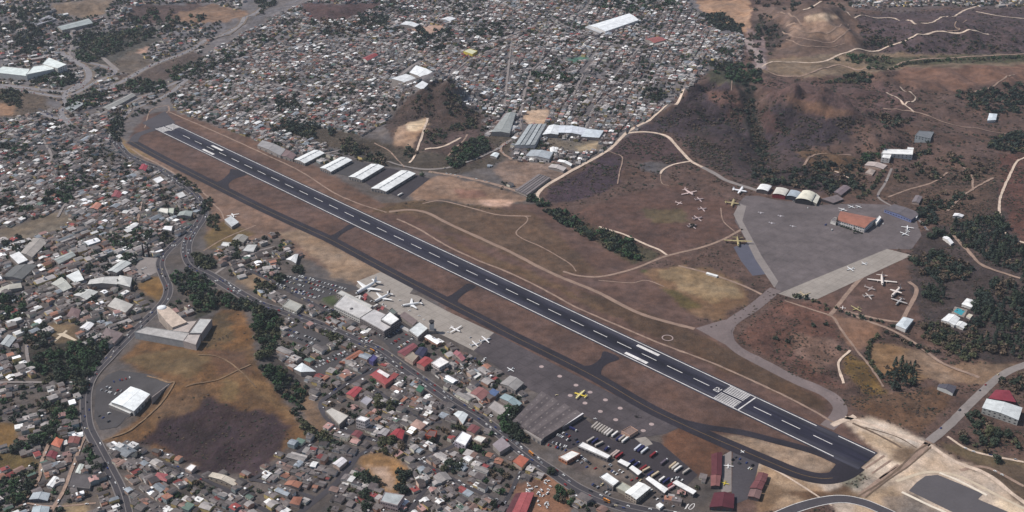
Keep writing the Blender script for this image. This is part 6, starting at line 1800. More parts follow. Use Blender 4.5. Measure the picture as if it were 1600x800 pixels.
aircraft('light_plane', (1131, 757), (1134, 750), (216, 196, 60), label='yellow small plane low on the concrete pad', span=1.1)
aircraft('light_plane', (1163, 706), (1158, 702), AW, label='tiny white plane taxiing on the dark taxiway', span=1.0)
aircraft('light_plane', (362, 333), (366, 339), AW, label='white stored plane beside the pale airfield-edge roof', span=1.1)
for a_, b_, lb in (((1320, 325), (1313, 329), 'white light plane behind the barracks, nearest the arched hangars'), ((1334, 321), (1326, 324), 'white light plane behind the barracks, in the middle of three'), ((1345, 321), (1338, 323.5), 'white light plane behind the barracks, nearest the blue-fronted block')):
    aircraft('light_plane', a_, b_, AW, label=lb, group='white planes behind the barracks')
helicopter(994, 652, math.radians(150), 'dark helicopter alone on the dark apron near the lorry yard')
B('bus_shelter', 'long white trailer-like shelter alone on the military grass', 'shelter', [(1103, 427), (1105, 425), (1122, 430), (1120, 432)], 3, WHITE, WALLW, 'flat')

# ------------------------------------------------------------------ lorries in the yard
LOR = []
W2, GR, BL, RD_, MA, TN = (226, 222, 216), (168, 160, 152), (44, 46, 88), (128, 44, 48), (100, 90, 100), (190, 172, 146)
for k in range(7):
    LOR.append(((924 + k * 3.9, 669 + k * 2.0), (934 + k * 3.9, 660 + k * 2.0), GR if k not in (5, 6) else (196, 190, 184), 0, 'grey trailer in the tight row'))
for q0, q1, cc, cab, wd in (((956, 682), (965, 675), W2, 0, 'white trailer'), ((963, 688), (972, 681), BL, 0, 'blue trailer'), ((967, 688), (976, 681), GR, 0, 'grey trailer'), ((972, 691), (982, 683), W2, 1, 'white lorry'),
                            ((917, 691), (928, 684), GR, 0, 'grey trailer'), ((925, 693), (934, 686), BL, 0, 'blue trailer'), ((930, 697), (942, 691), GR, 0, 'grey trailer'), ((945, 704), (951, 698), BL, 1, 'blue lorry'),
                            ((953, 713), (965, 704), (176, 160, 152), 0, 'tan trailer'), ((957, 714), (968, 705), (176, 160, 152), 0, 'tan trailer'), ((962, 716), (973, 708), RD_, 0, 'red trailer'),
                            ((991, 704), (1002, 695), (206, 208, 216), 0, 'white-topped trailer'), ((996, 706), (1007, 697), BL, 0, 'blue trailer'), ((1002, 708), (1012, 700), (206, 208, 210), 0, 'white-topped trailer'),
                            ((1016, 714), (1026, 706), RD_, 1, 'red lorry'), ((1032, 726), (1043, 717), MA, 1, 'mauve lorry'), ((980, 726), (991, 719), BL, 0, 'blue trailer'), ((989, 730), (999, 722), BL, 1, 'blue lorry with pale cab'),
                            ((1000, 735), (1010, 728), RD_, 0, 'red trailer'), ((1004, 737), (1015, 731), TN, 0, 'tan trailer'), ((1012, 744), (1021, 738), BL, 0, 'blue trailer'), ((1018, 745), (1029, 738), TN, 0, 'tan trailer'),
                            ((1046, 731), (1056, 723), TN, 0, 'tan trailer'), ((1050, 733), (1060, 725), (196, 190, 180), 0, 'pale trailer'), ((1052, 738), (1067, 727), W2, 1, 'white lorry'), ((1067, 740), (1077, 733), GR, 0, 'grey trailer'),
                            ((1030, 752), (1038, 746), W2, 0, 'white trailer'), ((1036, 755), (1046, 748), BL, 0, 'blue trailer'), ((1044, 761), (1054, 754), RD_, 0, 'red trailer'), ((890, 668), (901, 673), BL, 1, 'blue lorry with white cab'),
                            ((620, 307), (631, 301), W2, 1, 'white lorry'), ((1044, 765), (1056, 758), (190, 160, 160), 0, 'pinkish trailer')):
    LOR.append((q0, q1, cc, cab, wd))
lor_items = []
for q0, q1, cc, cab, wd in LOR:
    t, _ = lorry(q1, q0, cc, wd, bool(cab))
    tag(t, cat='lorry' if cab else 'trailer', group='parked lorries and trailers')
    lor_items.append((t, wd + ' parked', (q0[0] + q1[0]) / 2, (q0[1] + q1[1]) / 2))
place_labels(lor_items)
# ------------------------------------------------------------------ cars
for (P_, lanes, step, dens) in ((ROADP[0][1], (-6, -2.8, 2.8, 6), 13, .42), (ROADP[1][1], (-4.6, -1.9, 1.9, 4.6), 16, .30), (ROADP[2][1], (-5, -2, 2, 5), 22, .3)):
    Q = resample(P_, step)
    n_, d_ = normals(Q)
    for i in range(2, len(Q) - 1):
        for la in lanes:
            if RS.rand() < dens:
                q = Q[i] + n_[i] * la + d_[i] * RS.uniform(-4, 4)
                car_at(q[0], q[1], math.atan2(d_[i][1], d_[i][0]) + (math.pi if la < 0 else 0))

for nm_, P_, w_ in ROADP[2:]:
    if nm_ not in ('street', 'road', 'lane', 'highway'):
        continue
    Q = resample(P_, 10)
    if len(Q) < 4:
        continue
    n_, d_ = normals(Q)
    for i in range(1, len(Q) - 1):
        for la in (-w_ * .33, w_ * .33):
            if RS.rand() < .2:
                q = Q[i] + n_[i] * la
                car_at(q[0], q[1], math.atan2(d_[i][1], d_[i][0]) + (math.pi if RS.rand() < .5 else 0))


def park(p0, p1, rows, rowgap, fill=.8, turn=90, step=2.9):
    """Rows of parked cars: first row from photo pixel p0 to p1, further rows to the side."""
    a, b_ = at(*p0)[:2], at(*p1)[:2]
    d = (b_ - a) / np.linalg.norm(b_ - a)
    n = np.array([-d[1], d[0]])
    if n[1] < 0:
        n = -n
    for r_ in range(rows):
        s = 0.0
        while s < np.linalg.norm(b_ - a):
            if RS.rand() < fill:
                q = a + d * (s + RS.normal() * .15) - n * (r_ * rowgap) + n * RS.normal() * .3
                car_at(q[0], q[1], math.atan2(d[1], d[0]) + math.radians(turn) + (math.pi if RS.rand() < .5 else 0))
            s += step


park((468, 432), (540, 452), 1, 6, .75)
park((450, 433), (532, 457), 1, 6, .75)
park((441, 438), (518, 460), 1, 6, .7)
park((432, 444), (500, 464), 2, 7, .6)
park((570, 510), (604, 530), 1, 6, .7)
park((622, 545), (650, 526), 1, 6, .8)
park((612, 538), (640, 520), 1, 6, .6)
park((603, 530), (628, 512), 1, 6, .5)
park((165, 605), (190, 612), 2, 9, .45)
park((178, 597), (205, 590), 1, 9, .6)
park((160, 640), (185, 655), 2, 12, .25)
park((500, 476), (530, 490), 1, 6, .85)
park((452, 516), (500, 534), 2, 12, .5)
park((490, 570), (540, 550), 2, 9, .6)
park((210, 428), (240, 412), 2, 12, .3)
park((660, 548), (640, 560), 1, 6, .6)
park((880, 705), (905, 722), 1, 6, .3)
for (a_, b_) in (((905, 712), (935, 735)), ((930, 752), (960, 770)), ((1040, 775), (1060, 788)), ((900, 690), (915, 700)), ((858, 690), (890, 700)), ((640, 500), (668, 515)), ((480, 540), (505, 552)), ((690, 560), (720, 585)), ((740, 580), (775, 600)), ((440, 465), (480, 482)), ((560, 520), (580, 535)), ((395, 415), (420, 430)), ((700, 600), (730, 622)), ((760, 640), (780, 650)), ((620, 620), (640, 635)), ((1150, 715), (1180, 730)), ((1015, 765), (1040, 780)), ((950, 725), (975, 740)), ((985, 742), (1003, 752)), ((1050, 745), (1070, 752)), ((870, 672), (905, 690))):
    park(a_, b_, 2, 8, .4)
for u_, v_ in ((566, 465), (572, 468), (580, 471), (598, 476), (603, 479), (612, 484), (640, 486), (625, 470), (700, 520), (735, 528), (662, 500), (655, 494), (870, 618), (930, 655), (1300, 360), (1290, 352), (1375, 345), (1380, 350), (1240, 315), (1262, 325)):
    q = at(u_, v_)
    car_at(q[0], q[1], RS.rand() * 6.28, 'white' if RS.rand() < .5 else None)
for _ in range(40):
    u_, v_ = RS.uniform(720, 760), RS.uniform(560, 600)
    q = at(u_, v_)
    car_at(q[0], q[1], RS.rand() * 6.28)
for _ in range(30):
    u_, v_ = RS.uniform(822, 862), RS.uniform(748, 795)
    q = at(u_, v_)
    car_at(q[0], q[1], RS.rand() * 6.28, 'white' if RS.rand() < .7 else None)

# ------------------------------------------------------------------ woods, rows and lone trees
wood([(300, 462), (330, 453), (385, 470), (395, 488), (345, 478), (310, 490)], 26, 4.5, 8, ('green', 'dark'))
wood([(390, 472), (440, 500), (425, 560), (405, 560), (395, 500)], 30, 4.5, 8, ('green', 'dark', 'olive'))
wood([(405, 570), (440, 580), (475, 610), (470, 640), (440, 620)], 24, 4.5, 8, ('green', 'dark'))
wood([(455, 640), (500, 680), (540, 695), (520, 705), (480, 680)], 12, 4, 7, ('dark', 'olive'))
wood([(45, 560), (90, 545), (130, 532), (170, 548), (140, 590), (100, 600), (55, 598)], 46, 5, 8.5, ('dark', 'green'))
wood([(140, 525), (172, 530), (168, 552), (130, 548)], 8, 5, 8, ('dark', 'pine'))
wood([(36, 520), (70, 510), (80, 540), (45, 545)], 10, 5, 8, ('dark',))
wood([(0, 465), (40, 470), (35, 500), (0, 505)], 14, 5, 8, ('dark', 'green'))
wood([(-30, 440), (20, 470), (-10, 520), (-40, 520)], 14, 5, 8, ('dark', 'green'))
wood([(268, 425), (300, 422), (335, 442), (325, 456), (290, 462), (272, 445)], 26, 4.5, 7, ('dark', 'pine', 'green'))
wood([(300, 395), (330, 405), (345, 420), (330, 428), (305, 412)], 12, 4.5, 7, ('dark', 'olive'))
wood([(0, 300), (40, 290), (50, 330), (10, 345)], 12, 5, 8, ('dark', 'green'))
wood([(0, 225), (35, 215), (45, 240), (5, 255)], 14, 5, 8, ('dark', 'green'))
wood([(170, 180), (195, 172), (190, 225), (175, 215)], 20, 5, 8, ('dark',))
wood([(190, 400), (215, 395), (215, 412), (190, 418)], 7, 5, 8, ('dark', 'green'))
wood([(110, 455), (150, 470), (130, 480), (100, 470)], 10, 4, 7, ('dark', 'olive'))
wood([(60, 640), (95, 630), (90, 655), (60, 660)], 7, 4, 7, ('dark', 'olive'))
wood([(0, 10), (60, 0), (100, 30), (40, 60), (-20, 50)], 70, 6, 10, ('dark', 'pine', 'green'))
wood([(260, 110), (340, 85), (420, 55), (430, 65), (330, 110), (270, 130)], 60, 5, 9, ('dark', 'olive', 'green'))
wood([(160, 375), (205, 352), (240, 368), (235, 385), (185, 400)], 26, 5, 8, ('dark', 'green'))
wood([(150, 395), (180, 400), (175, 425), (130, 430)], 16, 5, 8, ('dark', 'pine'))
wood([(232, 362), (262, 352), (270, 372), (240, 378)], 8, 4.5, 7, ('dark',))
wood([(70, 300), (110, 285), (112, 315), (70, 325)], 18, 5, 8.5, ('dark', 'green'))
wood([(100, 278), (115, 275), (125, 290), (100, 292)], 6, 5, 8, ('olive', 'green'))
wood([(85, 245), (105, 245), (105, 262), (88, 260)], 7, 5, 8, ('dark',))
wood([(125, 238), (148, 235), (150, 250), (125, 255)], 6, 5, 8, ('dark',))
wood([(185, 272), (202, 270), (200, 285), (182, 288)], 5, 5, 7, ('dark',))
wood([(30, 400), (55, 380), (30, 372), (0, 385)], 8, 5, 8, ('dark',))
wood([(90, 430), (130, 445), (125, 458), (100, 452)], 7, 4, 7, ('dark', 'green'))
wood([(-40, 720), (45, 700), (95, 690), (75, 672), (60, 680), (20, 705)], 26, 5, 8, ('dark', 'green'))
wood([(-30, 755), (30, 745), (36, 785), (-10, 800)], 22, 5, 8, ('dark', 'green'))
wood([(20, 790), (35, 745), (60, 720), (50, 770)], 8, 4, 7, ('dark', 'olive'))
wood([(134, 690), (150, 712), (160, 745), (148, 742), (136, 710)], 9, 5, 7, ('dark', 'green'))
wood([(96, 640), (118, 645), (112, 672), (80, 672)], 8, 5, 8, ('dark', 'green'))
wood([(115, 595), (138, 600), (132, 615), (112, 612)], 5, 5, 8, ('dark',))
wood([(568, 768), (590, 770), (588, 790), (570, 798)], 7, 5, 8, ('dark',))
wood([(572, 744), (594, 742), (595, 762), (575, 760)], 4, 6, 9, ('dark',))
wood([(625, 735), (648, 722), (655, 745), (640, 772), (622, 770)], 14, 5.5, 8.5, ('dark', 'pine'))
wood([(553, 728), (570, 740), (562, 750)], 3, 4, 6, ('dark',))
wood([(592, 690), (625, 692), (640, 712), (600, 712)], 8, 5, 8, ('olive', 'dry', 'dark'))
wood([(780, 655), (798, 660), (830, 690), (822, 698), (800, 688)], 16, 5, 8, ('dark', 'green'))
wood([(785, 640), (812, 632), (808, 652), (790, 655)], 5, 4.5, 7, ('dark', 'green'))
wood([(700, 720), (722, 722), (718, 736), (690, 735)], 6, 6, 9, ('dark',))
wood([(733, 690), (755, 694), (750, 705), (728, 704)], 5, 5, 7, ('olive', 'dark'))
wood([(590, 625), (618, 630), (612, 650), (585, 648)], 7, 5, 8, ('dark', 'olive'))
wood([(836, 718), (858, 726), (862, 740), (840, 736)], 5, 5, 8, ('dark', 'olive'))
wood([(872, 760), (900, 775), (890, 790), (870, 780)], 8, 5, 7, ('dark', 'green'))
wood([(415, 422), (428, 425), (425, 436), (414, 434)], 3, 5, 7, ('dark',))
wood([(460, 415), (472, 412), (470, 428), (458, 428)], 3, 5, 7.5, ('dark',))
wood([(432, 430), (446, 432), (440, 442), (430, 440)], 3, 4.5, 6.5, ('dark',))
wood([(340, 400), (372, 380), (380, 398), (350, 412)], 14, 5, 8, ('dark', 'olive'))
wood([(400, 440), (432, 445), (420, 462), (400, 455)], 9, 4.5, 7, ('dark', 'olive'))
wood([(510, 490), (528, 492), (525, 508), (510, 505)], 6, 4, 7, ('dark',))
wood([(505, 520), (540, 528), (550, 545), (520, 535)], 9, 4, 6.5, ('dark', 'olive'))
wood([(316, 316), (330, 312), (326, 338), (316, 338)], 8, 4, 6.5, ('dark',))
wood([(258, 262), (300, 285), (315, 300), (308, 305), (280, 285)], 14, 3, 5, ('dark', 'olive'))
wood([(328, 335), (345, 340), (340, 360), (325, 355)], 8, 4.5, 7, ('dark', 'olive'))
wood([(440, 192), (470, 183), (525, 202), (515, 222), (470, 215), (448, 207)], 60, 5, 9, ('dark', 'pine'))
wood([(530, 212), (560, 225), (600, 245), (605, 262), (570, 250), (535, 235)], 36, 5, 9, ('dark', 'olive', 'dry'))
wood([(700, 250), (720, 225), (760, 215), (765, 235), (735, 252), (705, 265)], 46, 5, 9, ('dark', 'green'))
wood([(700, 130), (720, 160), (755, 185), (740, 200), (705, 180), (690, 150)], 50, 3.5, 6, ('dry', 'dark', 'olive'))
wood([(640, 160), (670, 140), (680, 180), (650, 185)], 26, 3, 5, ('dry', 'dark'))
wood([(665, 205), (700, 200), (700, 225), (665, 225)], 26, 3.5, 6, ('dry', 'dark', 'olive'))
wood([(630, 235), (650, 230), (655, 245), (632, 250)], 10, 4, 7, ('dark', 'dry'))
wood([(700, 188), (735, 185), (745, 200), (705, 205)], 16, 4, 7, ('dark', 'olive'))
wood([(820, 300), (845, 312), (900, 345), (960, 365), (1000, 385), (1015, 398), (990, 408), (935, 382), (870, 345), (828, 318)], 140, 4, 7.5, ('dark', 'olive', 'dark', 'green'))
wood([(1165, 266), (1230, 268), (1290, 252), (1345, 262), (1350, 298), (1318, 290), (1295, 312), (1280, 298), (1180, 286)], 110, 4.5, 8, ('dark', 'dark', 'dry', 'pine'))
wood([(1348, 245), (1380, 230), (1375, 250), (1345, 258)], 14, 5, 8, ('dark', 'green'))
wood([(1432, 228), (1450, 220), (1455, 240), (1435, 245)], 12, 5, 8, ('dark', 'pine'))
wood([(1395, 268), (1480, 240), (1550, 250), (1530, 285), (1440, 280), (1400, 290)], 60, 4, 7.5, ('dark', 'dry', 'olive', 'dry'))
wood([(1440, 312), (1490, 300), (1520, 310), (1490, 330), (1450, 330)], 34, 4, 7, ('dark', 'dry', 'dark'))
wood([(1430, 330), (1455, 325), (1465, 350), (1440, 352)], 16, 5, 8, ('dark', 'pine'))
wood([(1450, 372), (1500, 350), (1560, 335), (1575, 370), (1600, 388), (1640, 395), (1640, 435), (1570, 420), (1525, 405), (1490, 372)], 150, 5.5, 9, ('pine', 'dark'), 'mix')
wood([(1420, 405), (1470, 395), (1520, 420), (1500, 445), (1470, 450), (1435, 430)], 80, 5, 8.5, ('dark', 'dark', 'dry', 'pine'))
wood([(1440, 440), (1470, 445), (1475, 475), (1445, 470)], 22, 4, 8, ('dark', 'pine'), 'mix')
wood([(1525, 455), (1545, 455), (1540, 510), (1515, 512)], 26, 5, 8.5, ('dark', 'pine'))
wood([(1545, 440), (1640, 440), (1640, 560), (1560, 560), (1530, 540), (1540, 500)], 120, 5, 9, ('dark', 'pine', 'dry', 'dark'), 'mix')
wood([(1440, 505), (1520, 512), (1540, 545), (1510, 565), (1470, 545), (1440, 530)], 70, 4, 7, ('dark', 'dry', 'olive'))
wood([(1095, 25), (1130, 22), (1162, 40), (1155, 52), (1110, 45)], 46, 6, 10, ('dark', 'pine'))
wood([(1108, 98), (1150, 100), (1190, 110), (1188, 130), (1145, 128), (1115, 112)], 60, 5, 9, ('dark', 'green'))
wood([(1168, 55), (1185, 50), (1192, 100), (1172, 95)], 24, 5, 8, ('dark', 'dry'))
wood([(1180, -10), (1330, -20), (1345, 12), (1325, 24), (1280, 10), (1220, 20), (1180, 10)], 70, 6, 10, ('dark', 'pine', 'dry'))
wood([(1295, 92), (1345, 86), (1420, 95), (1370, 106)], 22, 5, 8, ('green', 'olive'))
tree_row([(1160, 122), (1166, 150), (1171, 185), (1186, 222), (1194, 258)], 7, 3.5, 7, ('dark', 'dry', 'pine'), jit=1.0)
tree_row([(1171, 190), (1140, 185), (1115, 178)], 12, 3, 5, ('dark', 'dry'), jit=.7)
tree_row([(1186, 222), (1220, 208), (1250, 195)], 12, 3, 5, ('dark', 'dry'), jit=.7)
wood([(1180, 15), (1210, 30), (1225, 60), (1205, 90), (1185, 60)], 40, 4, 8, ('dark', 'dry', 'pine'))
wood([(1340, 40), (1400, 60), (1395, 75), (1350, 72)], 50, 3, 6, ('dark', 'dry'))
wood([(1400, 60), (1600, 62), (1600, 80), (1420, 84)], 70, 3, 6, ('dark', 'dry', 'dry'))
tree_row([(1360, 106), (1420, 100), (1500, 94), (1560, 92), (1640, 88)], 13, 4.5, 8, ('green', 'olive', 'dark'))
wood([(1335, 115), (1365, 118), (1360, 130), (1290, 130)], 20, 5, 8, ('dark', 'olive'))
wood([(1510, 145), (1560, 132), (1640, 130), (1640, 175), (1560, 178), (1515, 172)], 80, 5, 9, ('dark', 'pine', 'dark'))
wood([(1372, 182), (1400, 172), (1425, 185), (1420, 200), (1380, 200)], 30, 5, 8, ('dark', 'dry'))
wood([(1550, 215), (1590, 208), (1640, 210), (1640, 235), (1580, 238), (1545, 232)], 55, 5, 9, ('pine', 'dark'))
for px, py, r_ in ((1500, 146, 9), (1497, 152, 8), (1303, 145, 6), (1395, 158, 5), (1082, 354, 5.5), (1405, 150, 5), (1575, 470, 7), (1290, 508, 5), (1270, 510, 5), (1310, 545, 5), (1212, 530, 5), (1230, 535, 5)):
    c = at(px, py)
    tree_at(c[0], c[1], r_, 'broad', 'dark')
tree_row([(1241, 465), (1260, 468), (1300, 482), (1340, 496), (1380, 506), (1400, 512)], 10, 3.5, 6, ('dark', 'olive'))
tree_row([(1372, 524), (1362, 534), (1356, 550), (1360, 566), (1368, 578), (1376, 590)], 8, 3.5, 5.5, ('dark', 'olive'), jit=.15)
tree_row([(1385, 520), (1420, 538), (1440, 546), (1480, 556)], 9, 3.5, 6, ('dark', 'dry', 'pine'))
tree_row([(1345, 310), (1360, 296), (1380, 270)], 10, 4, 6, ('dark', 'olive'))
wood([(1376, 578), (1400, 570), (1432, 572), (1430, 600), (1395, 610)], 30, 4, 7.5, ('dark', 'pine'), 'mix')
wood([(1500, 650), (1530, 648), (1600, 700), (1590, 715), (1540, 712), (1500, 690)], 36, 4.5, 8, ('dark', 'dark', 'dry'))
wood([(1555, 715), (1568, 712), (1566, 724), (1553, 724)], 2, 5, 7, ('dark',))
wood([(1545, 600), (1600, 585), (1640, 610), (1600, 620)], 14, 4, 6, ('dark', 'dry'))
wood([(650, 45), (705, 48), (690, 82), (655, 84), (645, 60)], 44, 6, 10, ('dark', 'pine'))
wood([(700, 10), (745, 5), (748, 18), (705, 22)], 18, 6, 10, ('dark',))
wood([(740, 45), (790, 35), (785, 60), (740, 62)], 24, 5, 9, ('dark',))
wood([(560, 22), (610, 28), (605, 40), (565, 40)], 24, 6, 10, ('dark', 'pine'))
wood([(470, 30), (490, 22), (600, 38), (560, 55), (480, 40)], 30, 6, 10, ('dark', 'dry'))
wood([(830, 112), (905, 118), (905, 130), (840, 126)], 26, 5, 8, ('dark', 'green'))
wood([(925, 0), (1060, -5), (1070, 20), (1000, 22), (930, 12)], 60, 6, 10, ('dark', 'green', 'pine'))
wood([(1010, 138), (1050, 145), (1030, 158), (1000, 152)], 16, 4, 7, ('dark',))
wood([(50, 120), (110, 116), (120, 128), (100, 136), (55, 134)], 44, 6, 10, ('dark', 'green'))
wood([(20, 40), (60, 38), (70, 70), (40, 90), (25, 70)], 44, 6, 11, ('dark', 'pine'))
wood([(100, 55), (200, 50), (240, 58), (165, 90), (130, 100)], 90, 6, 10, ('dark', 'green', 'olive'))
wood([(180, 40), (215, 10), (330, 28), (260, 52), (200, 55)], 60, 6, 10, ('dark', 'dry', 'green'))
wood([(200, 125), (260, 130), (250, 145), (200, 145)], 30, 5, 9, ('dark', 'green'))
wood([(100, 160), (160, 140), (165, 160), (110, 178)], 24, 5, 9, ('dark', 'green'))
wood([(0, 140), (40, 145), (30, 170), (0, 160)], 16, 5, 9, ('dark', 'olive'))
wood([(400, 0), (440, -6), (420, 20), (400, 25)], 14, 6, 10, ('dark',))
wood([(430, 155), (460, 150), (470, 172), (435, 176)], 18, 5, 9, ('dark',))
for px, py in ((1307, 352), (1334, 365)):
    c = at(px, py)
    tree_at(c[0], c[1], 6.5, 'cypress', 'dark')
for px, py in ((185, 447), (66, 528), (142, 568)):
    c = at(px, py)
    tree_at(c[0], c[1], 5.5, 'cypress', 'dark')
for i in range(14):
    c = at(1300 + i * 3.6, 349 + i * 1.25)
    if i not in (3, 9):
        tree_at(c[0], c[1], RS.uniform(2, 3.2), 'broad', 'dark')

# ------------------------------------------------------------------ houses
PAL = {  # roof colours: name, rgb, weight near, weight far
    'grey': ((106, 99, 97), 56, 30), 'dark grey': ((84, 77, 76), 24, 15), 'pale': ((156, 150, 147), 9, 32), 'white': ((228, 227, 224), 4, 9),
    'red': ((128, 66, 64), 3.5, 2), 'terracotta': ((142, 102, 86), 4, 3), 'brown': ((120, 98, 90), 9, 9), 'green': ((90, 108, 98), 1, 1), 'blue-grey': ((130, 136, 142), 4, 5), 'pink': ((160, 126, 120), 2, 4)}
PN = list(PAL)
WALLC = [(206, 202, 196), (176, 168, 160), (190, 166, 150), (150, 142, 136), (214, 208, 190), (168, 130, 112), (150, 160, 160), (198, 176, 120)]


def ang(a, b):
    p = at([a[0], b[0]], [a[1], b[1]])
    return math.atan2(p[1][1] - p[0][1], p[1][0] - p[0][0])


ZONES = [  # polygon, street direction (two pixels), lot width, lot depth, street width, fill, tree share, far-palette 0..1
    ([(560, 215), (620, 185), (650, 150), (700, 128), (760, 200), (760, 260), (820, 305), (845, 292), (905, 262), (960, 233), (1045, 165), (1110, 112), (1150, 95), (1150, 72), (1080, 10), (1080, -30), (560, -30)], ((860, 190), (930, 95)), 8.5, 11, 5, .90, .11, 1),
    ([(560, 215), (520, 225), (460, 242), (400, 228), (330, 202), (275, 172), (262, 150), (300, 100), (420, 30), (560, -30)], ((420, 190), (560, 100)), 8.5, 11, 5, .88, .13, 1),
    ([(1100, 60), (1160, 52), (1165, 90), (1150, 100), (1115, 98)], ((1100, 95), (1150, 62)), 8, 10, 4, .95, .05, 1),
    ([(-140, -40), (420, -40), (300, 100), (262, 150), (228, 178), (196, 190), (0, 130), (-140, 130)], ((0, 60), (150, 10)), 10, 12, 7, .40, .32, .9),
    ([(1330, -40), (1740, -40), (1740, 14), (1480, 10), (1330, 12)], ((1400, 10), (1500, 4)), 11, 14, 8, .62, .35, 1),
    ([(-140, 130), (100, 175), (180, 185), (178, 225), (210, 255), (260, 270), (300, 300), (312, 332), (285, 370), (60, 350), (-140, 390)], ((150, 300), (250, 250)), 9, 11, 4.6, .92, .22, .35),
    ([(-140, 390), (60, 350), (285, 370), (262, 392), (245, 412), (250, 430), (210, 445), (250, 482), (205, 515), (150, 575), (128, 605), (-140, 605)], ((40, 450), (140, 410)), 10.5, 12, 5, .90, .24, .25),
    ([(-140, 600), (126, 605), (126, 640), (130, 690), (160, 735), (180, 775), (190, 930), (-140, 930)], ((40, 650), (110, 630)), 9.5, 11.5, 4.8, .88, .24, .2),
    ([(212, 930), (192, 770), (165, 705), (172, 692), (212, 695), (330, 740), (400, 744), (455, 692), (490, 682), (556, 708), (520, 760), (470, 800), (460, 930)], ((300, 735), (400, 772)), 8.8, 11.5, 4.6, .96, .08, .1),
    ([(335, 400), (350, 366), (400, 362), (432, 366), (478, 400), (430, 430), (400, 452), (340, 425)], ((345, 400), (420, 375)), 11, 13, 5, .85, .2, .4),
    ([(440, 490), (520, 520), (600, 560), (660, 600), (575, 605), (520, 612), (470, 612), (440, 560)], ((470, 510), (560, 550)), 9, 11.5, 4.6, .9, .18, .2),
    ([(470, 612), (575, 605), (660, 600), (700, 632), (760, 668), (830, 722), (900, 775), (960, 800), (1010, 930), (470, 930), (520, 775), (560, 712), (500, 660)], ((600, 690), (700, 742)), 8.8, 11.2, 4.2, .96, .13, .1),
    ([(640, 535), (690, 530), (745, 560), (790, 590), (830, 612), (800, 655), (750, 645), (690, 600), (625, 560)], ((640, 550), (740, 605)), 9, 11.5, 4.4, .95, .1, .15),
    ([(1495, 655), (1530, 625), (1600, 575), (1740, 560), (1740, 760), (1600, 740), (1500, 700)], ((1510, 690), (1600, 712)), 12, 15, 7, .55, .22, .3),
    ([(1372, 170), (1425, 172), (1425, 205), (1380, 205)], ((1372, 190), (1425, 195)), 13, 16, 8, .5, .3, .5),
    ([(1500, 160), (1640, 160), (1640, 205), (1510, 200)], ((1510, 180), (1600, 190)), 14, 18, 10, .35, .4, .5),
    ([(1395, 262), (1530, 252), (1530, 290), (1400, 295)], ((1400, 280), (1500, 268)), 14, 18, 10, .35, .2, .5),
    ([(262, 472), (300, 468), (303, 500), (262, 490)], ((262, 480), (300, 470)), 10, 12, 4, .8, .15, .3),
    ([(406, 214), (450, 220), (520, 243), (600, 256), (575, 263), (540, 251), (500, 246), (455, 236)], ((460, 230), (560, 258)), 9, 11, 4, .7, .15, .8),
    ([(648, 272), (700, 278), (690, 290), (650, 285)], ((650, 280), (690, 284)), 9, 11, 6, .5, .1, .6),
    ([(770, 285), (800, 275), (850, 300), (840, 312), (790, 305)], ((790, 290), (830, 300)), 9, 11, 6, .5, .15, .7),
    ([(384, 422), (430, 445), (500, 478), (560, 508), (592, 530), (570, 530), (510, 505), (440, 480), (388, 452)], ((400, 440), (500, 485)), 9.5, 11, 4, .85, .18, .25),
    ([(700, 215), (760, 190), (790, 225), (740, 255)], ((700, 240), (760, 215)), 11, 14, 8, .15, .2, .8),
    ([(455, 215), (560, 245), (620, 285), (500, 262)], ((460, 230), (600, 270)), 11, 14, 6, .45, .3, .8),
    ([(1120, 735), (1030, 780), (1100, 800), (1060, 800)], ((1040, 780), (1100, 800)), 12, 15, 6, .3, .2, .3),
]
HOUSES = []   # x, y, ang, w, d, h, roof kind, roof colour name, wall index, annex, px size
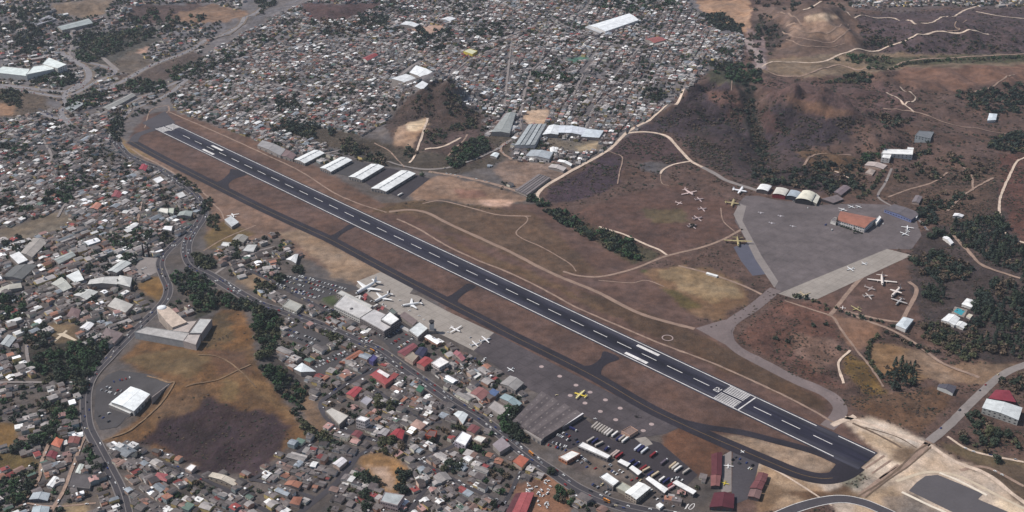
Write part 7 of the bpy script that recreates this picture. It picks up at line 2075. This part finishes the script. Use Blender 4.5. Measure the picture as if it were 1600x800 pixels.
for poly, sdir, lw, ld, sw_, fill, tshare, far in ZONES:
    a = ang(*sdir)
    pw_ = np.array([q for q in poly], float)
    wpt = np.stack(plane_at(pw_[:, 0], np.maximum(pw_[:, 1], -60)), 1)
    c_, s_ = math.cos(a), math.sin(a)
    uv = np.stack([wpt[:, 0] * c_ + wpt[:, 1] * s_, -wpt[:, 0] * s_ + wpt[:, 1] * c_], 1)
    u0, v0 = uv.min(0)
    u1, v1 = uv.max(0)
    v = v0
    row = 0
    cand = []
    while v < v1:
        u = u0 + RS.rand() * lw
        while u < u1:
            w = lw * RS.uniform(.72, 1.35)
            if RS.rand() < .05:
                u += sw_ + 1          # a side lane
            cand.append((u + w / 2, v + ld / 2 + RS.normal() * .8, w, row))
            u += w + .15
        v += ld + (sw_ if row % 2 else .6)
        row += 1
    cd = np.array(cand)
    X, Y = cd[:, 0] * c_ - cd[:, 1] * s_, cd[:, 0] * s_ + cd[:, 1] * c_
    # streets bend a little
    X2 = X + (fbm(X, Y, 130, 2, 31) - .5) * 34
    Y2 = Y + (fbm(X, Y, 130, 2, 37) - .5) * 34
    PU, PV = proj(X2, Y2, H(X2, Y2))
    ok = inpoly(PU, PV, poly) & ~blocked(PU, PV)
    gapn = fbm(X2, Y2, 60, 3, 41)
    for i in np.nonzero(ok)[0]:
        r1 = RS.rand()
        grove = gapn[i] < (.43 if far > .5 else .38)
        if r1 > fill * (.35 if grove else 1.0):
            if RS.rand() < (.75 if grove else min(.6, tshare * 3)):
                tree_at(X2[i], Y2[i], RS.uniform(3.2, 6.4), 'broad', ('dark', 'dark', 'green', 'olive', 'dry')[RS.randint(5)])
            continue
        if RS.rand() < tshare * .8:
            tree_at(X2[i], Y2[i] - ld * .4, RS.uniform(2.6, 5.2), 'broad', ('dark', 'dark', 'green', 'olive')[RS.randint(4)])
            if RS.rand() < .4:
                continue
        w = cd[i, 2] * 1.06
        d = ld * (RS.uniform(.84, 1.08) if far < .5 else RS.uniform(.74, 1.0))
        wt = np.array([PAL[n][1] * (1 - far) + PAL[n][2] * far for n in PN], float)
        rc = PN[int(RS.choice(len(PN), p=wt / wt.sum()))]
        kd = ('gable', 'shed', 'flat', 'gable2')[int(RS.choice(4, p=(.38, .30, .16, .16)))]
        hh = RS.choice((3.0, 3.4, 5.8, 6.4), p=(.34, .3, .24, .12))
        if RS.rand() < (.035 if far > .5 else .03):      # a hall or workshop among the houses
            w, d, kd, hh = w * RS.uniform(1.6, 2.6), d * RS.uniform(1.2, 1.7), 'gable', 5.5
            rc = ('pale', 'grey', 'white', 'pale', 'blue-grey')[RS.randint(5)]
        rot = a + RS.normal() * .05 + (fbm(X2[i:i + 1], Y2[i:i + 1], 110, 2, 83)[0] - .5) * .9 + (math.pi if RS.rand() < .5 else 0)
        HOUSES.append((float(X2[i]), float(Y2[i]), rot, float(w), float(d), float(hh), kd, rc, int(RS.randint(len(WALLC))), bool(RS.rand() < .6), float(PU[i]), float(PV[i])))
# lone trees in every neighbourhood come from the lots left empty above


def house_vols(h):
    """The volumes of one house: (x0, x1, y0, y1, height, roof kind, roof colour, wall)."""
    x, y, a, w, d, hh, kd, rc, wl, an, pu, pv = h
    r = np.random.RandomState(int(abs(x * 13 + y * 7)) % 99991)
    vol = []
    if an:
        f = r.uniform(.52, .68)
        vol.append((-w / 2, w / 2, -d / 2 + d * (1 - f), d / 2, hh, kd, rc, wl))
        e = r.uniform(.45, .95) * w
        s = r.choice((-1, 1))
        x0, x1 = (-w / 2 + .05, -w / 2 + e) if s < 0 else (w / 2 - e, w / 2 - .05)
        ah = max(2.4, hh - r.uniform(.5, 2.6))
        rc2 = rc if r.rand() < .5 else PN[int(r.choice(len(PN), p=np.array([36, 24, 14, 8, 3, 3, 8, 1, 2, 1.]) / 100))]
        vol.append((x0, x1, -d / 2, -d / 2 + d * (1 - f) - .02, ah, 'shed' if r.rand() < .7 else 'flat', rc2, int(r.randint(len(WALLC)))))
    else:
        vol.append((-w / 2, w / 2, -d / 2, d / 2, hh, kd, rc, wl))
    if r.rand() < .34:
        rx, ry = r.uniform(-.3, .3) * w, r.uniform(0, .3) * d
        q = r.uniform(.8, 1.6)
        vol.append((rx - q, rx + q, ry - q * .8, ry + q * .8, hh + r.uniform(1.2, 2.2) + (w * .1 if 'gable' in kd else 0), 'flat', PN[int(r.choice([0, 2, 2, 3]))], int(r.randint(3))))
    return vol


def vol_shell(v, z0=-1.2):
    """walls and roof of one volume as (verts, wall faces, roof verts, roof faces) in house space."""
    x0, x1, y0, y1, h, kd, rc, wl = v
    o = .35
    wv = [(x0, y0, z0), (x1, y0, z0), (x1, y1, z0), (x0, y1, z0)]
    if kd == 'gable':
        ry = (y0 + y1) / 2
        ri = (y1 - y0) * .14
        wv += [(x0, y0, h), (x1, y0, h), (x1, y1, h), (x0, y1, h), (x0, ry, h + ri), (x1, ry, h + ri)]
        wf = [(0, 1, 5, 4), (1, 2, 6, 9, 5), (2, 3, 7, 6), (3, 0, 4, 8, 7), (3, 2, 1, 0)]
        k = o * .28
        top = [(x0 - o, y0 - o, h - k + .12), (x1 + o, y0 - o, h - k + .12), (x1 + o, ry, h + ri + .12), (x0 - o, ry, h + ri + .12), (x1 + o, y1 + o, h - k + .12), (x0 - o, y1 + o, h - k + .12)]
        rv = top + [(a, b, c - .18) for a, b, c in top]
        rf = [(0, 1, 2, 3), (3, 2, 4, 5), (6, 9, 8, 7), (9, 11, 10, 8), (0, 6, 7, 1), (4, 10, 11, 5), (1, 7, 8, 2), (2, 8, 10, 4), (3, 9, 6, 0), (5, 11, 9, 3)]
    elif kd == 'gable2':
        rx = (x0 + x1) / 2
        ri = (x1 - x0) * .14
        wv += [(x0, y0, h), (x1, y0, h), (x1, y1, h), (x0, y1, h), (rx, y0, h + ri), (rx, y1, h + ri)]
        wf = [(0, 1, 5, 8, 4), (1, 2, 6, 5), (2, 3, 7, 9, 6), (3, 0, 4, 7), (3, 2, 1, 0)]
        k = o * .28
        top = [(x0 - o, y1 + o, h - k + .12), (x0 - o, y0 - o, h - k + .12), (rx, y0 - o, h + ri + .12), (rx, y1 + o, h + ri + .12), (x1 + o, y0 - o, h - k + .12), (x1 + o, y1 + o, h - k + .12)]
        rv = top + [(a, b, c - .18) for a, b, c in top]
        rf = [(0, 1, 2, 3), (3, 2, 4, 5), (6, 9, 8, 7), (9, 11, 10, 8), (0, 6, 7, 1), (4, 10, 11, 5), (1, 7, 8, 2), (2, 8, 10, 4), (3, 9, 6, 0), (5, 11, 9, 3)]
    else:
        t1 = h + (.12 * (y1 - y0) if kd == 'shed' else 0)
        wv += [(x0, y0, h), (x1, y0, h), (x1, y1, t1), (x0, y1, t1)]
        wf = [(0, 1, 5, 4), (1, 2, 6, 5), (2, 3, 7, 6), (3, 0, 4, 7), (3, 2, 1, 0)]
        if kd == 'flat':
            o = .12
        top = [(x0 - o, y0 - o, h + .2), (x1 + o, y0 - o, h + .2), (x1 + o, y1 + o, t1 + .2), (x0 - o, y1 + o, t1 + .2)]
        rv = top + [(a, b, c - .18) for a, b, c in top]
        rf = [(0, 1, 2, 3), (7, 6, 5, 4), (0, 4, 5, 1), (1, 5, 6, 2), (2, 6, 7, 3), (3, 7, 4, 0)]
    return wv, wf, rv, rf


def jit_rgb(rgb, x, y, k=.10):
    r = vnoise(np.array([x * 1.7]), np.array([y * 1.7]), 77)[0]
    return tuple(int(np.clip(c * (1 - k + 2 * k * r), 0, 250)) for c in rgb)


def seen(u, v, m=4):
    return -m < u < 1600 + m and -m < v < 800 + m


# the ones that show largest are things of their own
HOUSES.sort(key=lambda h: math.hypot(h[0], h[1], CAMH) / math.sqrt(h[3] * h[4]) * (1 if seen(h[10], h[11], -3) else 50))
NEARH, FARH = HOUSES[:290], HOUSES[290:]
house_items = []
KIND_WORD = {'gable': 'gabled', 'gable2': 'gabled', 'shed': 'lean-to roofed', 'flat': 'flat-roofed'}
TANKM = loft('water_tank', [[(.6 * math.cos(2 * math.pi * k / 8), .6 * math.sin(2 * math.pi * k / 8), z) for k in range(8)] for z in (0, 1.3)], paint('tank_black', (40, 40, 44), .5))
for h in NEARH:
    x, y, a, w, d, hh, kd, rc, wl, an, pu, pv = h
    t = empty('house', (x, y, float(H(x, y))), a)
    tag(t, cat='house', group='small houses of the near neighbourhoods')
    for i, v_ in enumerate(house_vols(h)):
        wv, wf, rv, rf = vol_shell(v_)
        wc = WALLC[v_[7]]
        link('wall' if i == 0 else 'extension_wall', mesh('wall', wv, wf, [paint('wall_%d_%d_%d' % wc, wc, .85, .14, .15, .9)]), t)
        k_ = int(abs(x * 3 + y + i * 5)) % 3
        c3 = tuple(int(np.clip(q * (.88 + .12 * k_), 0, 250)) for q in PAL[v_[6]][0])
        link('roof' if i == 0 else 'extension_roof', mesh('roof', rv, rf, [paint('tin_%s_%d' % (v_[6].replace(' ', '_'), k_), c3, .45, .24, .18, .8)]), t)
        if v_[5] == 'flat' and i == 0:
            o = link('water_tank', TANKM, t)
            o.location = ((v_[0] + v_[1]) / 2 + w * .2, (v_[2] + v_[3]) / 2, v_[4] + .2)
    # a door and windows on the street fronts
    v_ = house_vols(h)[0]
    yb = v_[3]
    for xx in np.linspace(v_[0], v_[1], 5)[1:4:2]:
        link('window', box_mesh('window', xx - .7, xx + .7, yb - .05, yb + .05, 1.2, 2.4, GLASS), t)
    house_items.append((t, f'{rc} {KIND_WORD[kd]} house', pu, pv))
place_labels(house_items)

# all the smaller houses beyond: one mass of real little buildings
V_, F_, C_ = [], [], []
off = 0
for h in FARH:
    x, y, a, *_r = h
    z = float(H(x, y))
    ca_, sa_ = math.cos(a), math.sin(a)
    for v_ in house_vols(h):
        wv, wf, rv, rf = vol_shell(v_)
        if h[11] < 420:
            rv, rf = rv[:len(rv) // 2], [f for f in rf if max(f) < len(rv) // 2]
        wc = lin(jit_rgb(WALLC[v_[7]], x, y, .15))
        rcol = lin(jit_rgb(PAL[v_[6]][0], x + v_[0], y, .22))
        for vv, ff, cc in ((wv, wf, wc), (rv, rf, rcol)):
            A_ = np.array(vv)
            V_.append(np.stack([x + A_[:, 0] * ca_ - A_[:, 1] * sa_, y + A_[:, 0] * sa_ + A_[:, 1] * ca_, z + A_[:, 2]], 1))
            for f in ff:
                F_.append(tuple(i + off for i in f))
                C_.append((cc, len(f)))
            off += len(vv)
me = bpy.data.meshes.new('far_houses')
me.from_pydata(np.vstack(V_).tolist(), [], F_)
ca = me.attributes.new('paint', 'FLOAT_COLOR', 'CORNER')
ca.data.foreach_set('color', np.concatenate([np.tile(np.r_[c, 1.0], n) for c, n in C_]).astype(np.float32))
me.materials.append(attr_mat('town_surfaces', 'paint', .16, .3, 1.1))
o = tag(link('crowded_houses', me), 'crowded mass of small tin-roofed houses across the town', 'houses', None, 'stuff')
print('houses', len(NEARH), len(FARH))

# ------------------------------------------------------------------ cars as things
CARS.sort(key=lambda c: math.hypot(c[0], c[1]) + (0 if seen(c[5], c[6], -1) else 1e5))
car_items = []
WORDW = {'car': 'car', 'van': 'van'}
for x, y, a, nm, kd, u, v in CARS[:285]:
    o = link('car' if kd == 'car' else 'van', CARM[nm, kd])
    o.location = (x, y, float(H(x, y)) + .32)
    o.rotation_euler = (0, 0, a)
    tag(o, cat=kd, group='cars and vans on the roads and in the car parks')
    car_items.append((o, f'{nm} {kd}', u, v))
place_labels(car_items)
V_, F_, C_, off = [], [], [], 0
for x, y, a, nm, kd, u, v in CARS[285:]:
    me0 = CARM[nm, kd]
    A_ = np.array([tuple(q.co) for q in me0.vertices])
    V_.append(np.stack([x + A_[:, 0] * math.cos(a) - A_[:, 1] * math.sin(a), y + A_[:, 0] * math.sin(a) + A_[:, 1] * math.cos(a), float(H(x, y)) + .32 + A_[:, 2]], 1))
    cc = lin(dict((c[0], c[1]) for c in CARCOL)[nm])
    for p in me0.polygons:
        F_.append(tuple(i + off for i in p.vertices))
        C_.append((lin((38, 42, 50)) if p.material_index else cc, len(p.vertices)))
    off += len(A_)
if V_:
    me = bpy.data.meshes.new('far_cars')
    me.from_pydata(np.vstack(V_).tolist(), [], F_)
    ca = me.attributes.new('paint', 'FLOAT_COLOR', 'CORNER')
    ca.data.foreach_set('color', np.concatenate([np.tile(np.r_[c, 1.0], n) for c, n in C_]).astype(np.float32))
    me.materials.append(attr_mat('far_car_paint', 'paint', .03))
    tag(link('far_traffic', me), 'small distant cars on the far roads', 'cars', None, 'stuff')
for (px0, px1, lb) in (((943, 781), (953, 786), 'yellow bus on the boulevard beside the white depot'), ((826, 706), (834, 713), 'orange-yellow bus at the boulevard junction by the orange shop'), ((578, 547), (586, 551), 'yellow bus on the boulevard below the terminal hall')):
    p0, p1 = at(*px0), at(*px1)
    o = link('bus', BUSM)
    o.location = (*((p0 + p1) / 2)[:2], float((p0 + p1)[2] / 2) + .32)
    o.rotation_euler = (0, 0, math.atan2(p1[1] - p0[1], p1[0] - p0[0]))
    tag(o, lb, 'bus', 'yellow buses on the boulevard')

# ------------------------------------------------------------------ trees as things, and the rest as one mass
TREES.sort(key=lambda q: math.hypot(q[0], q[1], CAMH) / q[2] * (1 if seen(q[5], q[6], -2) else 60))
tree_items = []
LW = {'dark': 'dark green', 'olive': 'olive', 'green': 'fresh green', 'dry': 'dry brown', 'pine': 'blackish green'}
for x, y, r, kd, lf, u, v in TREES[:290]:
    if kd != 'broad' and lf not in ('dark', 'pine'):
        lf = 'dark'
    nm = {'broad': 'tree', 'pine': 'pine_tree', 'cypress': 'cypress_tree'}[kd]
    s = int(abs(x * 7 + y * 3)) % 3 if kd == 'broad' else 0
    t = empty(nm, (x, y, float(H(x, y)) - .1), abs(x * 1.3 + y) % 6.28)
    t.scale = (r, r, r * (1.0 if kd != 'broad' else .82 + .3 * ((x * 3.7) % 1)))
    link('trunk', TRUNK, t)
    link('crown', TREEP[kd, lf, s], t)
    tag(t, cat='tree', group='trees in the gardens, hollows and rows')
    tree_items.append((t, f'{LW[lf]} {dict(broad="broad-crowned tree", pine="conical tree", cypress="columnar cypress")[kd]}', u, v))
place_labels(tree_items)


def mass(name, items, geo, cols, label, cat):
    V_, C_ = [], []
    for k, (x, y, r, kd, lf, u, v) in enumerate(items):
        A_ = geo[kd][k % len(geo[kd])]
        a = (x * 1.3 + y * .7) % 6.28
        ca_, sa_ = math.cos(a), math.sin(a)
        V_.append(np.stack([x + r * (A_[:, 0] * ca_ - A_[:, 1] * sa_), y + r * (A_[:, 0] * sa_ + A_[:, 1] * ca_), float(H(x, y)) + r * A_[:, 2] * .95 - r * .1], 1))
        j = 1 + .45 * (RS.rand(len(A_) // 4) - .5) + .25 * (((x * 5.1) % 1) - .5)
        C_.append(np.repeat(lin(cols[lf])[None] * j[:, None], 4, 0))
    V_ = np.vstack(V_)
    n = len(V_) // 4
    me = bpy.data.meshes.new(name)
    me.vertices.add(len(V_))
    me.vertices.foreach_set('co', V_.astype(np.float32).ravel())
    me.loops.add(len(V_))
    me.loops.foreach_set('vertex_index', np.arange(len(V_), dtype=np.int32))
    me.polygons.add(n)
    me.polygons.foreach_set('loop_start', np.arange(0, 4 * n, 4, dtype=np.int32))
    me.update(calc_edges=True)
    ca = me.attributes.new('paint', 'FLOAT_COLOR', 'POINT')
    ca.data.foreach_set('color', np.c_[np.vstack(C_), np.ones(len(V_))].astype(np.float32).ravel())
    me.materials.append(attr_mat(name + '_leaves', 'paint', .15))
    return tag(link(name, me), label, cat, None, 'stuff')


COLS = {'dark': (50, 60, 48), 'olive': (74, 76, 54), 'green': (52, 76, 48), 'dry': (92, 78, 64), 'pine': (42, 52, 46), 'scrub': (70, 60, 54)}
MG = {k: [crown_geo(40 + i, 44 if k == 'broad' else 36, .34 if k == 'broad' else .24, k)[0] for i in range(5)] for k in ('broad', 'pine', 'cypress')}
mass('distant_trees', TREES[290:], MG, COLS, 'distant scattered trees of the town and hillsides', 'trees')
print('trees', len(TREES), 'cars', len(CARS))

# low scrub over the dry ground
SCR = []


def top_speckle(us, vs_):
    r = np.zeros(len(us))
    for poly, c, rg, s, ok in COVER:
        r[inpoly(us, vs_, poly)] = s
    return r


SC_POLYS = [(p, s) for p, c, rg, s, ok in COVER if s >= .5]
for poly, s in SC_POLYS:
    q = np.array(poly, float)
    q[:, 0] = np.clip(q[:, 0], -40, 1640)
    q[:, 1] = np.clip(q[:, 1], -15, 820)
    A_ = abs(np.sum(q[:, 0] * np.roll(q[:, 1], 1) - q[:, 1] * np.roll(q[:, 0], 1))) / 2
    n = int(A_ * (.085 if q[:, 1].mean() < 330 and q[:, 0].mean() > 900 else .05) * s)
    us = RS.uniform(q[:, 0].min(), q[:, 0].max(), n * 2)
    vs_ = RS.uniform(q[:, 1].min(), q[:, 1].max(), n * 2)
    k = inpoly(us, vs_, [tuple(z_) for z_ in q])
    k &= ~paved(us, vs_) & (top_speckle(us, vs_) >= min(s, .5) - .01)
    us, vs_ = us[k][:n], vs_[k][:n]
    if not len(us):
        continue
    PT = at(us, vs_)
    nz = fbm(PT[:, 0], PT[:, 1], 45, 3, 61)
    for (x, y, z), u, v, m_ in zip(PT, us, vs_, nz):
        hol = float(H(x - 14, y) + H(x + 14, y) + H(x, y - 14) + H(x, y + 14) - 4 * z)
        if RS.rand() < np.clip((m_ - .40) * 3.2 + hol * .22, .06, 1):
            SCR.append((x, y, RS.uniform(.9, 2.6) * (.8 if v > 400 else 1.5 if v < 290 and u > 840 else 1), 'broad', ('scrub', 'dry', 'dark', 'scrub')[RS.randint(4)], u, v))
SG = {'broad': [crown_geo(70 + i, 10, .62)[0] * np.array([1, 1, .6]) for i in range(5)]}
mass('scrub', SCR, SG, COLS, 'low dry scrub on the slopes and waste ground', 'scrub')
print('scrub', len(SCR))

# ------------------------------------------------------------------ the air of the valley
zlo = float(GZ.min()) - 1.0
hb = box_mesh('haze', -26000, 26000, -3500, 32000, zlo, float(max(GZ.max(), CAMH)) + 40, None)
hb.materials.clear()
hm = bpy.data.materials.new('haze_air')
hm.use_nodes = True
ht = hm.node_tree
ht.nodes.clear()
ho = ht.nodes.new('ShaderNodeOutputMaterial')
hv = ht.nodes.new('ShaderNodeVolumePrincipled')
hv.inputs['Color'].default_value = (.80, .88, 1.0, 1)
hv.inputs['Density'].default_value = 3.2e-5
hv.inputs['Anisotropy'].default_value = .2
ht.links.new(hv.outputs[0], ho.inputs['Volume'])
hb.materials.append(hm)
tag(link('haze', hb), kind='stuff')
